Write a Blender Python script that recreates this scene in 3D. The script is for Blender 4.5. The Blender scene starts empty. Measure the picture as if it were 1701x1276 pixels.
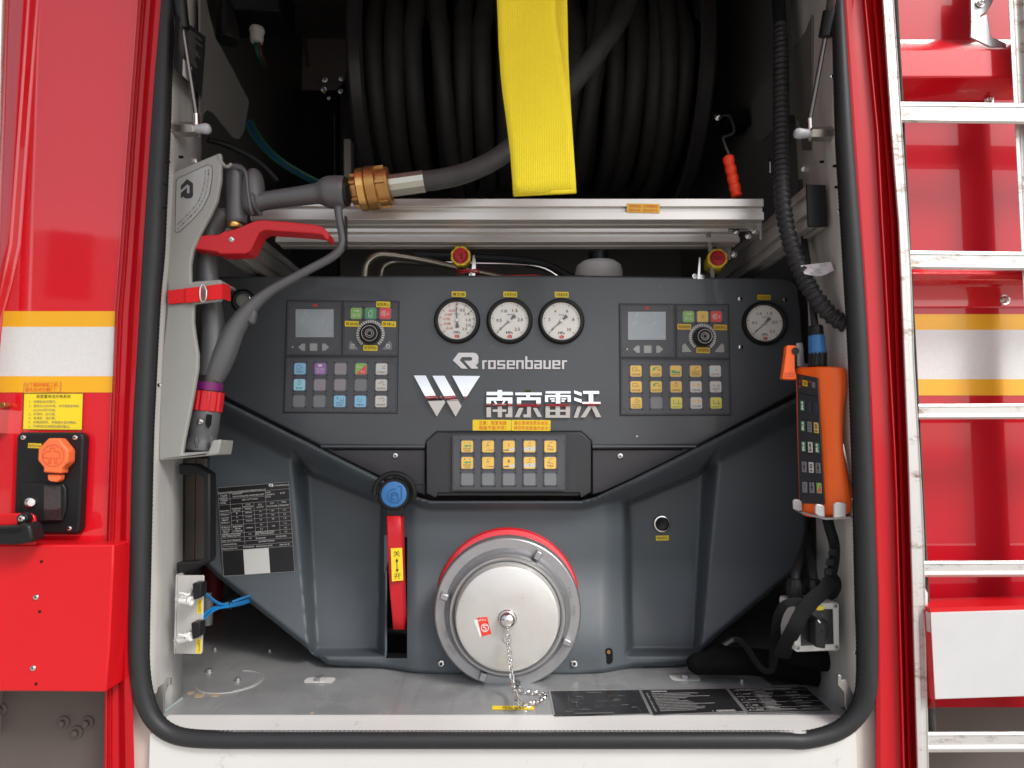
import bpy, bmesh, math, random
from mathutils import Vector, Matrix, noise
R = math.radians
S = bpy.context.scene
COL = S.collection
random.seed(7)

# ------------------------------------------------------------------ camera
FPX = 1150.0                      # focal length in photograph pixels (1701 wide)
PITCH = R(5.1)
EYE = Vector((0.0, -1.15, 1.50))
cam = bpy.data.cameras.new("camera")
cam.lens = FPX / 1701.0 * 36.0
cam.sensor_width = 36.0
cam.clip_start = 0.02
cam.clip_end = 500
cam.dof.use_dof = True
cam.dof.focus_distance = 1.16
cam.dof.aperture_fstop = 6.3
camo = bpy.data.objects.new("camera", cam)
COL.objects.link(camo)
camo.location = EYE
camo.rotation_euler = (R(90) + PITCH, 0, 0)
S.camera = camo

# ------------------------------------------------------------------ world, sun, exposure
SUN_EL, SUN_AZ = 44.0, 138.0      # azimuth: measured from +Y clockwise, light comes from the right and from behind the camera
w = bpy.data.worlds.new("World")
S.world = w
w.use_nodes = True
nt = w.node_tree
bgn = nt.nodes["Background"]
sky = nt.nodes.new("ShaderNodeTexSky")
sky.sky_type = 'NISHITA'
sky.sun_disc = False
sky.sun_elevation = R(SUN_EL)
sky.sun_rotation = R(SUN_AZ)
sky.air_density = 1.0
sky.dust_density = 2.0
sky.ozone_density = 1.0
hsv = nt.nodes.new("ShaderNodeHueSaturation")      # a thin white overcast: the same sky with most of its blue gone
hsv.inputs["Saturation"].default_value = 0.30
nt.links.new(sky.outputs[0], hsv.inputs["Color"])
nt.links.new(hsv.outputs[0], bgn.inputs[0])
bgn.inputs[1].default_value = 0.14
sl = bpy.data.lights.new("sun", 'SUN')
sl.energy = 1.5
sl.angle = R(16)
sl.color = (1.0, 0.965, 0.92)
so = bpy.data.objects.new("sun", sl)
COL.objects.link(so)
sd = Vector((math.sin(R(SUN_AZ)) * math.cos(R(SUN_EL)), math.cos(R(SUN_AZ)) * math.cos(R(SUN_EL)), math.sin(R(SUN_EL))))
so.rotation_euler = sd.to_track_quat('Z', 'Y').to_euler()
S.view_settings.view_transform = 'Standard'
S.view_settings.look = 'None'
S.view_settings.exposure = 0.62
S.view_settings.gamma = 1
S.cycles.max_bounces = 8
S.cycles.glossy_bounces = 4
S.cycles.diffuse_bounces = 4

# ------------------------------------------------------------------ measuring: where a sight line meets a plane of the place
FW = Vector((0, math.cos(PITCH), math.sin(PITCH)))
UP = Vector((0, -math.sin(PITCH), math.cos(PITCH)))
def ray(px, py):
    return FW + Vector((1, 0, 0)) * ((px - 850.5) / FPX) + UP * ((638.0 - py) / FPX)
def P(px, py, Y=0.0):
    d = ray(px, py)
    return EYE + d * ((Y - EYE.y) / d.y)
def PZ(px, py, z):
    d = ray(px, py)
    return EYE + d * ((z - EYE.z) / d.z)
def PX(px, py, x):
    d = ray(px, py)
    return EYE + d * ((x - EYE.x) / d.x)
def mm(Y):
    return (Y + 1.15) / FPX
def front(Y):
    return lambda px, py, off=0.0: P(px, py, Y - off)
def quad(tl, tr, br, bl):
    def f(u, v):
        a = (tl[0] + (tr[0] - tl[0]) * u, tl[1] + (tr[1] - tl[1]) * u)
        b = (bl[0] + (br[0] - bl[0]) * u, bl[1] + (br[1] - bl[1]) * u)
        return (a[0] + (b[0] - a[0]) * v, a[1] + (b[1] - a[1]) * v)
    return f
def lerp_curve(pts, y):
    """x of a polyline given as (y, x) pairs"""
    if y <= pts[0][0]:
        (y0, x0), (y1, x1) = pts[0], pts[1]
    elif y >= pts[-1][0]:
        (y0, x0), (y1, x1) = pts[-2], pts[-1]
    else:
        for (y0, x0), (y1, x1) in zip(pts, pts[1:]):
            if y0 <= y <= y1:
                break
    return x0 + (x1 - x0) * (y - y0) / (y1 - y0)
def spline(pts, n=8):
    """Catmull-Rom through tuples of any length"""
    out = []
    p = [pts[0]] + list(pts) + [pts[-1]]
    for i in range(1, len(p) - 2):
        a, b, c, d = p[i - 1], p[i], p[i + 1], p[i + 2]
        for k in range(n):
            t = k / n
            out.append(tuple(0.5 * ((2 * b[j]) + (-a[j] + c[j]) * t + (2 * a[j] - 5 * b[j] + 4 * c[j] - d[j]) * t * t
                                    + (-a[j] + 3 * b[j] - 3 * c[j] + d[j]) * t ** 3) for j in range(len(b))))
    out.append(tuple(pts[-1]))
    return out
def smooth(t):
    t = max(0.0, min(1.0, t))
    return t * t * (3 - 2 * t)

# ------------------------------------------------------------------ materials
MATS = {}
def mat(name, col, rough=0.5, metal=0.0, coat=0.0, var=0.08, scale=20.0, bump=0.0, bscale=300.0, rvar=0.06,
        stretch=None, spec=0.5, emit=None, kind=None):
    if name in MATS:
        return MATS[name]
    m = bpy.data.materials.new(name)
    m.use_nodes = True
    t = m.node_tree
    b = t.nodes["Principled BSDF"]
    b.inputs["Metallic"].default_value = metal
    b.inputs["Coat Weight"].default_value = coat
    b.inputs["Coat Roughness"].default_value = 0.04
    b.inputs["Specular IOR Level"].default_value = spec
    tc = t.nodes.new("ShaderNodeTexCoord")
    vec = tc.outputs["Object"]
    if stretch:
        mp = t.nodes.new("ShaderNodeMapping")
        mp.inputs["Scale"].default_value = stretch
        t.links.new(vec, mp.inputs[0])
        vec = mp.outputs[0]
    n = t.nodes.new("ShaderNodeTexNoise")
    n.inputs["Scale"].default_value = scale
    n.inputs["Detail"].default_value = 6
    n.inputs["Roughness"].default_value = 0.6
    t.links.new(vec, n.inputs["Vector"])
    cr = t.nodes.new("ShaderNodeMix")
    cr.data_type = 'RGBA'
    lo = tuple(max(0, c * (1 - var)) for c in col) + (1,)
    hi = tuple(min(1, c * (1 + var)) for c in col) + (1,)
    cr.inputs[6].default_value = lo
    cr.inputs[7].default_value = hi
    t.links.new(n.outputs["Fac"], cr.inputs[0])
    t.links.new(cr.outputs[2], b.inputs["Base Color"])
    mr = t.nodes.new("ShaderNodeMapRange")
    mr.inputs[3].default_value = max(0.02, rough - rvar)
    mr.inputs[4].default_value = min(1, rough + rvar)
    t.links.new(n.outputs["Fac"], mr.inputs[0])
    t.links.new(mr.outputs[0], b.inputs["Roughness"])
    if bump:
        if kind == 'rib':
            src = None
            for ax_, sc_ in (('Z', bscale), ('X', bscale * .5)):
                wv = t.nodes.new("ShaderNodeTexWave")
                wv.bands_direction = ax_
                wv.inputs["Scale"].default_value = sc_
                wv.inputs["Distortion"].default_value = 0.6
                wv.inputs["Detail Scale"].default_value = 3
                t.links.new(tc.outputs["Object"], wv.inputs["Vector"])
                if src is None:
                    src = wv.outputs["Fac"]
                else:
                    ad = t.nodes.new("ShaderNodeMath")
                    t.links.new(src, ad.inputs[0]); t.links.new(wv.outputs["Fac"], ad.inputs[1])
                    src = ad.outputs[0]
        elif kind == 'weave':
            wv = t.nodes.new("ShaderNodeTexWave")
            wv.inputs["Scale"].default_value = bscale
            wv.inputs["Distortion"].default_value = 0.4
            mp2 = t.nodes.new("ShaderNodeMapping")
            mp2.inputs["Rotation"].default_value = (0, R(35), 0)
            t.links.new(tc.outputs["Object"], mp2.inputs[0])
            t.links.new(mp2.outputs[0], wv.inputs["Vector"])
            src = wv.outputs["Fac"]
        else:
            n2 = t.nodes.new("ShaderNodeTexNoise")
            n2.inputs["Scale"].default_value = bscale
            n2.inputs["Detail"].default_value = 3
            t.links.new(vec, n2.inputs["Vector"])
            src = n2.outputs["Fac"]
        bp = t.nodes.new("ShaderNodeBump")
        bp.inputs["Strength"].default_value = bump
        bp.inputs["Distance"].default_value = 0.001
        t.links.new(src, bp.inputs["Height"])
        t.links.new(bp.outputs[0], b.inputs["Normal"])
    MATS[name] = m
    return m

def paint_with_dirt(name, col, rough, coat, metal=0.0, dirt=(0.25, 0.2, 0.16), amount=0.62, dscale=18, stretch=(1, 1, 1), bump=0.0):
    """a finish with real marks and grime that stay put"""
    m = mat(name, col, rough, metal, coat, var=0.07, scale=8, bump=bump, bscale=500, rvar=0.12)
    t = m.node_tree
    b = t.nodes["Principled BSDF"]
    src = b.inputs["Base Color"].links[0].from_socket
    tc = t.nodes.new("ShaderNodeTexCoord")
    mp = t.nodes.new("ShaderNodeMapping")
    mp.inputs["Scale"].default_value = stretch
    t.links.new(tc.outputs["Object"], mp.inputs[0])
    n = t.nodes.new("ShaderNodeTexNoise")
    n.inputs["Scale"].default_value = dscale
    n.inputs["Detail"].default_value = 10
    n.inputs["Roughness"].default_value = 0.75
    t.links.new(mp.outputs[0], n.inputs["Vector"])
    mr = t.nodes.new("ShaderNodeMapRange")
    mr.inputs[1].default_value = amount
    mr.inputs[2].default_value = amount + 0.12
    t.links.new(n.outputs["Fac"], mr.inputs[0])
    mx = t.nodes.new("ShaderNodeMix")
    mx.data_type = 'RGBA'
    mx.inputs[7].default_value = dirt + (1,)
    t.links.new(mr.outputs[0], mx.inputs[0])
    t.links.new(src, mx.inputs[6])
    t.links.new(mx.outputs[2], b.inputs["Base Color"])
    return m

RED = mat("red_gloss_paint", (0.68, 0.004, 0.014), 0.28, 0, 1.0, spec=0.25, var=0.05, scale=3, rvar=0.05, bump=0.05, bscale=90)
RED.node_tree.nodes["Principled BSDF"].inputs["Coat IOR"].default_value = 1.65
RED_SATIN = mat("red_satin_paint", (0.60, 0.007, 0.012), 0.4, 0, 0.4, spec=0.2, var=0.04, scale=6)
TRIMRED = mat("red_trim_paint", (0.44, 0.004, 0.010), 0.34, 0, 0.35, var=0.05, scale=8, spec=0.2, bump=0.05, bscale=90)
REDP = mat("red_plastic", (0.55, 0.008, 0.015), 0.4, var=0.06, scale=40, bump=0.15, bscale=900)
REDWEB = mat("red_webbing", (0.72, 0.008, 0.012), 0.8, var=0.1, scale=120, bump=0.5, bscale=1200)
ORANGE = mat("orange_rubber", (0.95, 0.135, 0.008), 0.42, var=0.05, bump=0.1, bscale=900)
ORANGE2 = mat("faded_orange_plastic", (0.85, 0.16, 0.045), 0.5, var=0.06, bump=0.1, bscale=700)
FASCIA = paint_with_dirt("charcoal_powder_coat", (0.074, 0.083, 0.092), 0.33, 0.15, dirt=(0.15, 0.155, 0.155), amount=0.63, dscale=70, bump=0.22)
COVER = mat("slate_moulded_plastic", (0.076, 0.091, 0.103), 0.42, 0.0, 0.0, var=0.09, scale=9, bump=0.2, bscale=230, kind='weave', rvar=0.1)
DRAWER = mat("dark_satin_plate", (0.045, 0.043, 0.050), 0.36, 0.0, 0.1, var=0.05, bump=0.15, bscale=800)
HOUSING = mat("dark_module_housing", (0.034, 0.036, 0.040), 0.42, bump=0.1, bscale=800)
MODULE = mat("module_overlay_grey", (0.082, 0.087, 0.099), 0.5, var=0.03)
MODULE_EDGE = mat("module_edge_line", (0.03, 0.03, 0.034), 0.5)
SCREEN = mat("unlit_display", (0.33, 0.37, 0.40), 0.25, coat=0.3, var=0.12, scale=45, rvar=0.15)
BLACK = mat("black_plastic", (0.010, 0.010, 0.011), 0.4, bump=0.12, bscale=700, spec=0.3)
BLACKM = mat("black_matt", (0.008, 0.008, 0.009), 0.8, bump=0.2, bscale=600, spec=0.2)
RUBBER = mat("black_rubber", (0.022, 0.023, 0.025), 0.5, var=0.15, scale=30, bump=0.2, bscale=400, spec=0.35)
HOSE = mat("hose_rubber", (0.046, 0.045, 0.044), 0.6, var=0.45, scale=40, bump=0.4, bscale=260)
DARKWALL = mat("shade_dark_interior", (0.20, 0.196, 0.19), 0.6, var=0.2, scale=5)  # darker than the bare metal, so the depth behind the reel stays in shade
ALU = mat("brushed_aluminium_sheet", (0.56, 0.55, 0.525), 0.42, 0.3, var=0.22, scale=75, stretch=(1, 1, 0.10), bump=0.15, bscale=260, rvar=0.08)
ALUP = mat("anodised_profile", (0.66, 0.64, 0.61), 0.38, 0.55, var=0.04, scale=14)
ALUD = mat("profile_slot_dark", (0.20, 0.19, 0.18), 0.5, 0.5)
LADDER = paint_with_dirt("ladder_aluminium", (0.62, 0.61, 0.59), 0.36, 0.0, metal=0.4, dirt=(0.22, 0.15, 0.09), amount=0.545, dscale=34, stretch=(0.5, 1, 1.6))
STEEL = mat("polished_steel", (0.72, 0.71, 0.69), 0.2, 1.0, var=0.04, scale=60)
CASTALU = mat("cast_aluminium", (0.42, 0.42, 0.43), 0.40, 0.8, var=0.1, scale=50, bump=0.25, bscale=420)
TURNED = mat("turned_aluminium", (0.66, 0.65, 0.625), 0.32, 0.6, var=0.08, scale=40, rvar=0.14, bump=0.12, bscale=500)
CHROME = mat("chrome", (0.86, 0.86, 0.87), 0.04, 1.0, var=0.01, rvar=0.01)
SILVER = mat("silver_lettering", (0.66, 0.64, 0.64), 0.30, 0.6, var=0.02)
BRASS = mat("weathered_brass", (0.46, 0.25, 0.085), 0.38, 0.85, var=0.25, scale=60, bump=0.25, bscale=300, rvar=0.1)
BRASS2 = mat("bright_brass", (0.72, 0.42, 0.14), 0.28, 0.9, var=0.12, scale=50, rvar=0.08)
ZINC = mat("zinc_ferrule", (0.50, 0.50, 0.42), 0.30, 0.85, var=0.12, scale=60, stretch=(0.2, 1, 1))
NOZZLE = mat("grey_nozzle_casting", (0.105, 0.108, 0.112), 0.38, 0.1, var=0.08, bump=0.2, bscale=700)
BRACKET = mat("pale_grey_bracket", (0.30, 0.305, 0.285), 0.5, 0.0, var=0.06, scale=14, bump=0.2, bscale=800)
WHITEP = mat("white_plastic", (0.74, 0.74, 0.72), 0.4, var=0.04)
BOXGREY = mat("light_grey_box", (0.62, 0.62, 0.59), 0.45, var=0.03)
YELLOW = mat("yellow_sticker", (0.88, 0.66, 0.02), 0.4, var=0.04)
YELLOWK = mat("yellow_sticker_ochre", (0.74, 0.47, 0.02), 0.4, var=0.04)
AMBER = mat("amber_reflective_tape", (0.86, 0.43, 0.012), 0.35, var=0.05, coat=0.2)
SILVERTAPE = mat("silver_reflective_tape", (0.70, 0.70, 0.69), 0.38, 0.0, var=0.09, scale=150, bump=0.3, bscale=400)
YWEB = mat("yellow_webbing", (0.95, 0.76, 0.02), 0.75, var=0.07, scale=90, bump=0.55, bscale=300, kind='rib')
YPLAST = mat("yellow_plastic", (0.70, 0.55, 0.03), 0.4)
INK = mat("black_ink", (0.02, 0.02, 0.02), 0.6, var=0)
REDINK = mat("red_ink", (0.72, 0.04, 0.02), 0.6, var=0)
WHITEINK = mat("white_ink", (0.72, 0.72, 0.70), 0.6, var=0)
GREYINK = mat("grey_ink", (0.16, 0.16, 0.16), 0.6, var=0)
BLUEINK = mat("blue_ink", (0.30, 0.40, 0.60), 0.6, var=0)
DIAL = mat("dial_cream", (0.80, 0.79, 0.74), 0.5, var=0.02, coat=0.2)
PLATE = mat("black_label_plate", (0.020, 0.020, 0.022), 0.32, var=0.1, scale=40, coat=0.1)
BLUE = mat("blue_plastic", (0.035, 0.17, 0.42), 0.4)
BLUET = mat("blue_air_tube", (0.01, 0.22, 0.55), 0.3)
GREENT = mat("green_wire", (0.006, 0.09, 0.055), 0.5)
PURPLE = mat("purple_ring", (0.15, 0.008, 0.12), 0.4)
K = {'y': mat("key_amber", (0.86, 0.56, 0.12), 0.4, var=0.01), 'l': mat("key_lemon", (0.80, 0.72, 0.13), 0.4, var=0.01),
     'b': mat("key_sky_blue", (0.28, 0.60, 0.86), 0.4, var=0.01), 'c': mat("key_cyan", (0.38, 0.76, 0.88), 0.4, var=0.01),
     'p': mat("key_violet", (0.36, 0.16, 0.48), 0.4, var=0.01), 'w': mat("key_white", (0.66, 0.64, 0.60), 0.4, var=0.01),
     'g': mat("key_green", (0.26, 0.52, 0.12), 0.4, var=0.01), 'd': mat("key_deep_green", (0.10, 0.38, 0.16), 0.4, var=0.01),
     'r': mat("key_red", (0.82, 0.09, 0.09), 0.4, var=0.01), 'n': mat("key_blank_grey", (0.20, 0.215, 0.22), 0.35, var=0.02),
     'm': mat("key_blank_mauve", (0.30, 0.275, 0.29), 0.4, var=0.02), 'k': mat("key_pale_grey", (0.36, 0.37, 0.36), 0.4, var=0.02)}
KEYRIM = mat("key_rim_clear", (0.11, 0.12, 0.16), 0.3, coat=0.3)
CREAM = mat("cream_lower_panel", (0.62, 0.58, 0.52), 0.5, var=0.03)
SKIRT = mat("grey_brown_underbody", (0.10, 0.082, 0.070), 0.6, var=0.15, scale=30, bump=0.15, bscale=200)
BACKGREY = mat("interior_back_sheet", (0.50, 0.48, 0.45), 0.6, 0.0, var=0.15)

def floor_material():
    m = mat("worn_aluminium_floor", (0.40, 0.41, 0.415), 0.32, 0.45, var=0.45, scale=7, bump=0.12, bscale=60, rvar=0.12)
    t = m.node_tree
    b = t.nodes["Principled BSDF"]
    src = b.inputs["Base Color"].links[0].from_socket
    tc = t.nodes.new("ShaderNodeTexCoord")
    # dried water marks: thin pale outlines of noise blobs
    n = t.nodes.new("ShaderNodeTexNoise")
    n.inputs["Scale"].default_value = 22
    n.inputs["Detail"].default_value = 3
    n.inputs["Distortion"].default_value = 1.2
    t.links.new(tc.outputs["Object"], n.inputs["Vector"])
    r = t.nodes.new("ShaderNodeValToRGB")
    e = r.color_ramp.elements
    e[0].position, e[0].color = 0.575, (0, 0, 0, 1)
    e[1].position, e[1].color = 0.62, (0.25, 0.25, 0.25, 1)
    x = e.new(0.59); x.color = (1, 1, 1, 1)
    x = e.new(0.60); x.color = (0.35, 0.35, 0.35, 1)
    t.links.new(n.outputs["Fac"], r.inputs[0])
    ml = t.nodes.new("ShaderNodeMath"); ml.operation = 'MULTIPLY'; ml.inputs[1].default_value = 0.6
    t.links.new(r.outputs[0], ml.inputs[0])
    mx = t.nodes.new("ShaderNodeMix"); mx.data_type = 'RGBA'
    mx.inputs[7].default_value = (0.55, 0.53, 0.49, 1)
    t.links.new(ml.outputs[0], mx.inputs[0]); t.links.new(src, mx.inputs[6])
    # scratches
    mp = t.nodes.new("ShaderNodeMapping"); mp.inputs["Rotation"].default_value = (0, 0, 0.5); mp.inputs["Scale"].default_value = (26, 2, 1)
    t.links.new(tc.outputs["Object"], mp.inputs[0])
    n2 = t.nodes.new("ShaderNodeTexNoise"); n2.inputs["Scale"].default_value = 3; n2.inputs["Detail"].default_value = 8
    t.links.new(mp.outputs[0], n2.inputs["Vector"])
    mr = t.nodes.new("ShaderNodeMapRange"); mr.inputs[1].default_value = 0.56; mr.inputs[2].default_value = 0.68; mr.inputs[4].default_value = 0.16
    t.links.new(n2.outputs["Fac"], mr.inputs[0])
    mx2 = t.nodes.new("ShaderNodeMix"); mx2.data_type = 'RGBA'; mx2.inputs[7].default_value = (0.12, 0.12, 0.12, 1)
    t.links.new(mr.outputs[0], mx2.inputs[0]); t.links.new(mx.outputs[2], mx2.inputs[6])
    t.links.new(mx2.outputs[2], b.inputs["Base Color"])
    return m
FLOOR = floor_material()
LIP = paint_with_dirt("floor_edge_aluminium", (0.68, 0.68, 0.66), 0.45, 0.0, metal=0.15, dirt=(0.35, 0.33, 0.30), amount=0.62, dscale=30)

# ------------------------------------------------------------------ text
_TX = {}
def glyphs(s):
    if s in _TX:
        return _TX[s]
    c = bpy.data.curves.new('lettering', 'FONT')
    c.body = s
    c.resolution_u = 2
    o = bpy.data.objects.new('lettering', c)
    COL.objects.link(o)
    dg = bpy.context.evaluated_depsgraph_get()
    m = bpy.data.meshes.new_from_object(o.evaluated_get(dg))
    vs = [(v.co.x, v.co.y) for v in m.vertices]
    fs = [tuple(p.vertices) for p in m.polygons]
    bpy.data.meshes.remove(m)
    bpy.data.objects.remove(o)
    bpy.data.curves.remove(c)
    xs = [v[0] for v in vs] or [0]
    ys = [v[1] for v in vs] or [0]
    _TX[s] = (vs, fs, min(xs), max(xs), min(ys), max(ys))
    return _TX[s]

# ------------------------------------------------------------------ mesh builder
class M:
    def __init__(self):
        self.bm = bmesh.new()
    def face(self, vs, mi=0):
        try:
            f = self.bm.faces.new([self.bm.verts.new(v) for v in vs])
            f.material_index = mi
            return f
        except ValueError:
            return None
    def prism3(self, pts, d, mi=0, mside=None):
        """solid between the outline pts and the outline moved by d"""
        n = len(pts)
        a = [self.bm.verts.new(p) for p in pts]
        b = [self.bm.verts.new(p + d) for p in pts]
        f = self.bm.faces.new(a); f.material_index = mi
        g = self.bm.faces.new(b[::-1]); g.material_index = mi
        for i in range(n):
            h = self.bm.faces.new((a[i], b[i], b[(i + 1) % n], a[(i + 1) % n]))
            h.material_index = mi if mside is None else mside
        return self
    def prism(self, pts, Y, t, mi=0):
        return self.prism3([P(x, y, Y) for x, y in pts], Vector((0, t, 0)), mi)
    def rect(self, x0, y0, x1, y1, Y, t, mi=0):
        return self.prism([(x0, y0), (x1, y0), (x1, y1), (x0, y1)], Y, t, mi)
    def rrect(self, x0, y0, x1, y1, r, Y, t, mi=0, seg=4):
        return self.prism(rr(x0, y0, x1, y1, r, seg), Y, t, mi)
    def cyl(self, px, py, Y, r, t, seg=24, mi=0):
        c = P(px, py, Y); q = r * mm(Y)
        return self.prism3([c + Vector((q * math.cos(2 * math.pi * k / seg), 0, q * math.sin(2 * math.pi * k / seg))) for k in range(seg)], Vector((0, t, 0)), mi)
    def lathe(self, o, ax, prof, seg=32, mi=0, caps=True, mis=None):
        ax = ax.normalized()
        e1 = ax.orthogonal().normalized(); e2 = ax.cross(e1)
        rings = []
        for h, r in prof:
            if r < 1e-6:
                rings.append([self.bm.verts.new(o + ax * h)])
            else:
                rings.append([self.bm.verts.new(o + ax * h + e1 * (r * math.cos(2 * math.pi * k / seg)) + e2 * (r * math.sin(2 * math.pi * k / seg))) for k in range(seg)])
        for j, (a, b) in enumerate(zip(rings, rings[1:])):
            q = mis[j] if mis else mi
            for k in range(seg):
                k2 = (k + 1) % seg
                if len(a) == 1 and len(b) == 1:
                    continue
                if len(a) == 1:
                    f = self.bm.faces.new((a[0], b[k], b[k2]))
                elif len(b) == 1:
                    f = self.bm.faces.new((a[k], b[0], a[k2]))
                else:
                    f = self.bm.faces.new((a[k], b[k], b[k2], a[k2]))
                f.material_index = q
        if caps:
            for r_, q in ((rings[0], 0), (rings[-1], -1)):
                if len(r_) > 2:
                    f = self.bm.faces.new(r_); f.material_index = mis[q] if mis else mi
        return self
    def tube(self, pts, r, seg=12, mi=0, flat=1.0, closed=False):
        n = len(pts)
        rs = r if isinstance(r, (list, tuple)) else [r] * n
        prev = None
        rings = []
        for i, p in enumerate(pts):
            if closed:
                t = (pts[(i + 1) % n] - pts[i - 1]).normalized()
            else:
                t = (pts[min(i + 1, n - 1)] - pts[max(i - 1, 0)]).normalized()
            if prev is None:
                e = t.orthogonal().normalized()
                if flat != 1.0:
                    e = (Vector((0, 1, 0)) - t * t.y).normalized()
            else:
                e = (prev - t * prev.dot(t)).normalized()
            prev = e
            g = t.cross(e)
            rings.append([self.bm.verts.new(p + e * (rs[i] * flat * math.cos(2 * math.pi * k / seg)) + g * (rs[i] * math.sin(2 * math.pi * k / seg))) for k in range(seg)])
        m = n if closed else n - 1
        for i in range(m):
            a, b = rings[i], rings[(i + 1) % n]
            for k in range(seg):
                f = self.bm.faces.new((a[k], b[k], b[(k + 1) % seg], a[(k + 1) % seg])); f.material_index = mi
        if not closed:
            for q in (rings[0], rings[-1]):
                f = self.bm.faces.new(q); f.material_index = mi
        return self
    def pxtube(self, pts, n=8, seg=12, mi=0, flat=1.0):
        """pts: (px, py, Y, radius in pixels)"""
        s = spline(pts, n) if n > 1 else pts
        return self.tube([P(a, b, c) for a, b, c, d in s], [d * mm(c) for a, b, c, d in s], seg, mi, flat)
    def box(self, c, s, rot=None, mi=0):
        rot = rot or Matrix.Identity(3)
        v = [self.bm.verts.new(c + rot @ Vector((x * s[0] / 2, y * s[1] / 2, z * s[2] / 2))) for x in (-1, 1) for y in (-1, 1) for z in (-1, 1)]
        for q in ((0, 1, 3, 2), (4, 6, 7, 5), (0, 4, 5, 1), (2, 3, 7, 6), (0, 2, 6, 4), (1, 5, 7, 3)):
            f = self.bm.faces.new([v[k] for k in q]); f.material_index = mi
        return self
    def grid(self, rows, mi=0):
        vs = [[self.bm.verts.new(p) for p in r] for r in rows]
        for a, b in zip(vs, vs[1:]):
            for k in range(len(a) - 1):
                f = self.bm.faces.new((a[k], a[k + 1], b[k + 1], b[k])); f.material_index = mi
        return self
    def text(self, s, cx, cy, h, f, wd=None, mi=0, ang=0.0, off=0.0004, anchor='c'):
        """flat print; f maps (px, py, off) to the surface; h is the em height in the units of f"""
        vs, fs, x0, x1, y0, y1 = glyphs(s)
        sx = h if wd is None else wd / max(1e-6, (x1 - x0))
        mxx = (x0 + x1) / 2 if anchor == 'c' else x0
        my = (y0 + y1) / 2
        ca, sa = math.cos(ang), math.sin(ang)
        bv = []
        for x, y in vs:
            a, b = (x - mxx) * sx, -(y - my) * h
            bv.append(self.bm.verts.new(f(cx + a * ca - b * sa, cy + a * sa + b * ca, off)))
        for q in fs:
            try:
                g = self.bm.faces.new([bv[k] for k in q]); g.material_index = mi
            except ValueError:
                pass
        return self
    def line(self, pts, wd, f, mi=0, off=0.0004, closed=False):
        """printed line: thin quads on the surface"""
        m = len(pts) if closed else len(pts) - 1
        for i in range(m):
            (x0, y0), (x1, y1) = pts[i], pts[(i + 1) % len(pts)]
            L = math.hypot(x1 - x0, y1 - y0) or 1
            nx, ny = -(y1 - y0) / L * wd / 2, (x1 - x0) / L * wd / 2
            ex, ey = (x1 - x0) / L * wd * 0.3, (y1 - y0) / L * wd * 0.3
            o2 = off + 0.00003 * (i % 3)
            self.face([f(x0 - ex + nx, y0 - ey + ny, o2), f(x1 + ex + nx, y1 + ey + ny, o2), f(x1 + ex - nx, y1 + ey - ny, o2), f(x0 - ex - nx, y0 - ey - ny, o2)], mi)
        return self
    def fill(self, pts, f, mi=0, off=0.0003):
        self.face([f(x, y, off) for x, y in pts], mi)
        return self
    def out(self, name, mats, parent=None, bevel=0.0, seg=2, ang=35, smoothing=True, base=None):
        bmesh.ops.recalc_face_normals(self.bm, faces=self.bm.faces[:])
        me = bpy.data.meshes.new(name)
        self.bm.to_mesh(me)
        self.bm.free()
        for m in (mats if isinstance(mats, (list, tuple)) else [mats]):
            me.materials.append(m)
        if smoothing and len(me.polygons):
            me.polygons.foreach_set("use_smooth", [True] * len(me.polygons))
            me.set_sharp_from_angle(angle=R(ang))
        o = bpy.data.objects.new(name, me)
        COL.objects.link(o)
        # put the origin at the base of the mesh
        if len(me.vertices) and base is None:
            xs = [v.co for v in me.vertices]
            lo = Vector((min(v.x for v in xs), min(v.y for v in xs), min(v.z for v in xs)))
            hi = Vector((max(v.x for v in xs), max(v.y for v in xs), max(v.z for v in xs)))
            base = Vector(((lo.x + hi.x) / 2, (lo.y + hi.y) / 2, lo.z))
        if base is not None:
            me.transform(Matrix.Translation(-base))
            o.location = base
        if parent:
            o.parent = parent
            o.matrix_parent_inverse = Matrix.Translation(-world_loc(parent))
            WL[o.name] = base
        WL[o.name] = base if base is not None else Vector((0, 0, 0))
        if bevel:
            b = o.modifiers.new("bevel", 'BEVEL')
            b.width = bevel
            b.segments = seg
            b.limit_method = 'ANGLE'
            b.angle_limit = R(40)
            b.harden_normals = False
        return o
WL = {}
def world_loc(o):
    return WL[o.name]
def rr(x0, y0, x1, y1, r, seg=4):
    pts = []
    for cx, cy, a in ((x1 - r, y0 + r, -90), (x1 - r, y1 - r, 0), (x0 + r, y1 - r, 90), (x0 + r, y0 + r, 180)):
        for k in range(seg + 1):
            t = R(a + 90 * k / seg)
            pts.append((cx + r * math.cos(t), cy + r * math.sin(t)))
    return pts
def thing(name, label, cat, loc, group=None):
    o = bpy.data.objects.new(name, None)
    o.empty_display_size = 0.02
    o.location = loc
    COL.objects.link(o)
    WL[o.name] = Vector(loc)
    o["label"] = label; o["category"] = cat
    if group:
        o["group"] = group
    return o
def tag(o, label, cat, group=None):
    o["label"] = label; o["category"] = cat
    if group:
        o["group"] = group
    return o
def clone(src, parent, loc, mesh_of=None):
    o = src.copy()
    COL.objects.link(o)
    o.parent = parent
    o.matrix_parent_inverse = Matrix.Translation(-world_loc(parent))
    o.location = loc
    WL[o.name] = Vector(loc)
    return o

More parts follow.
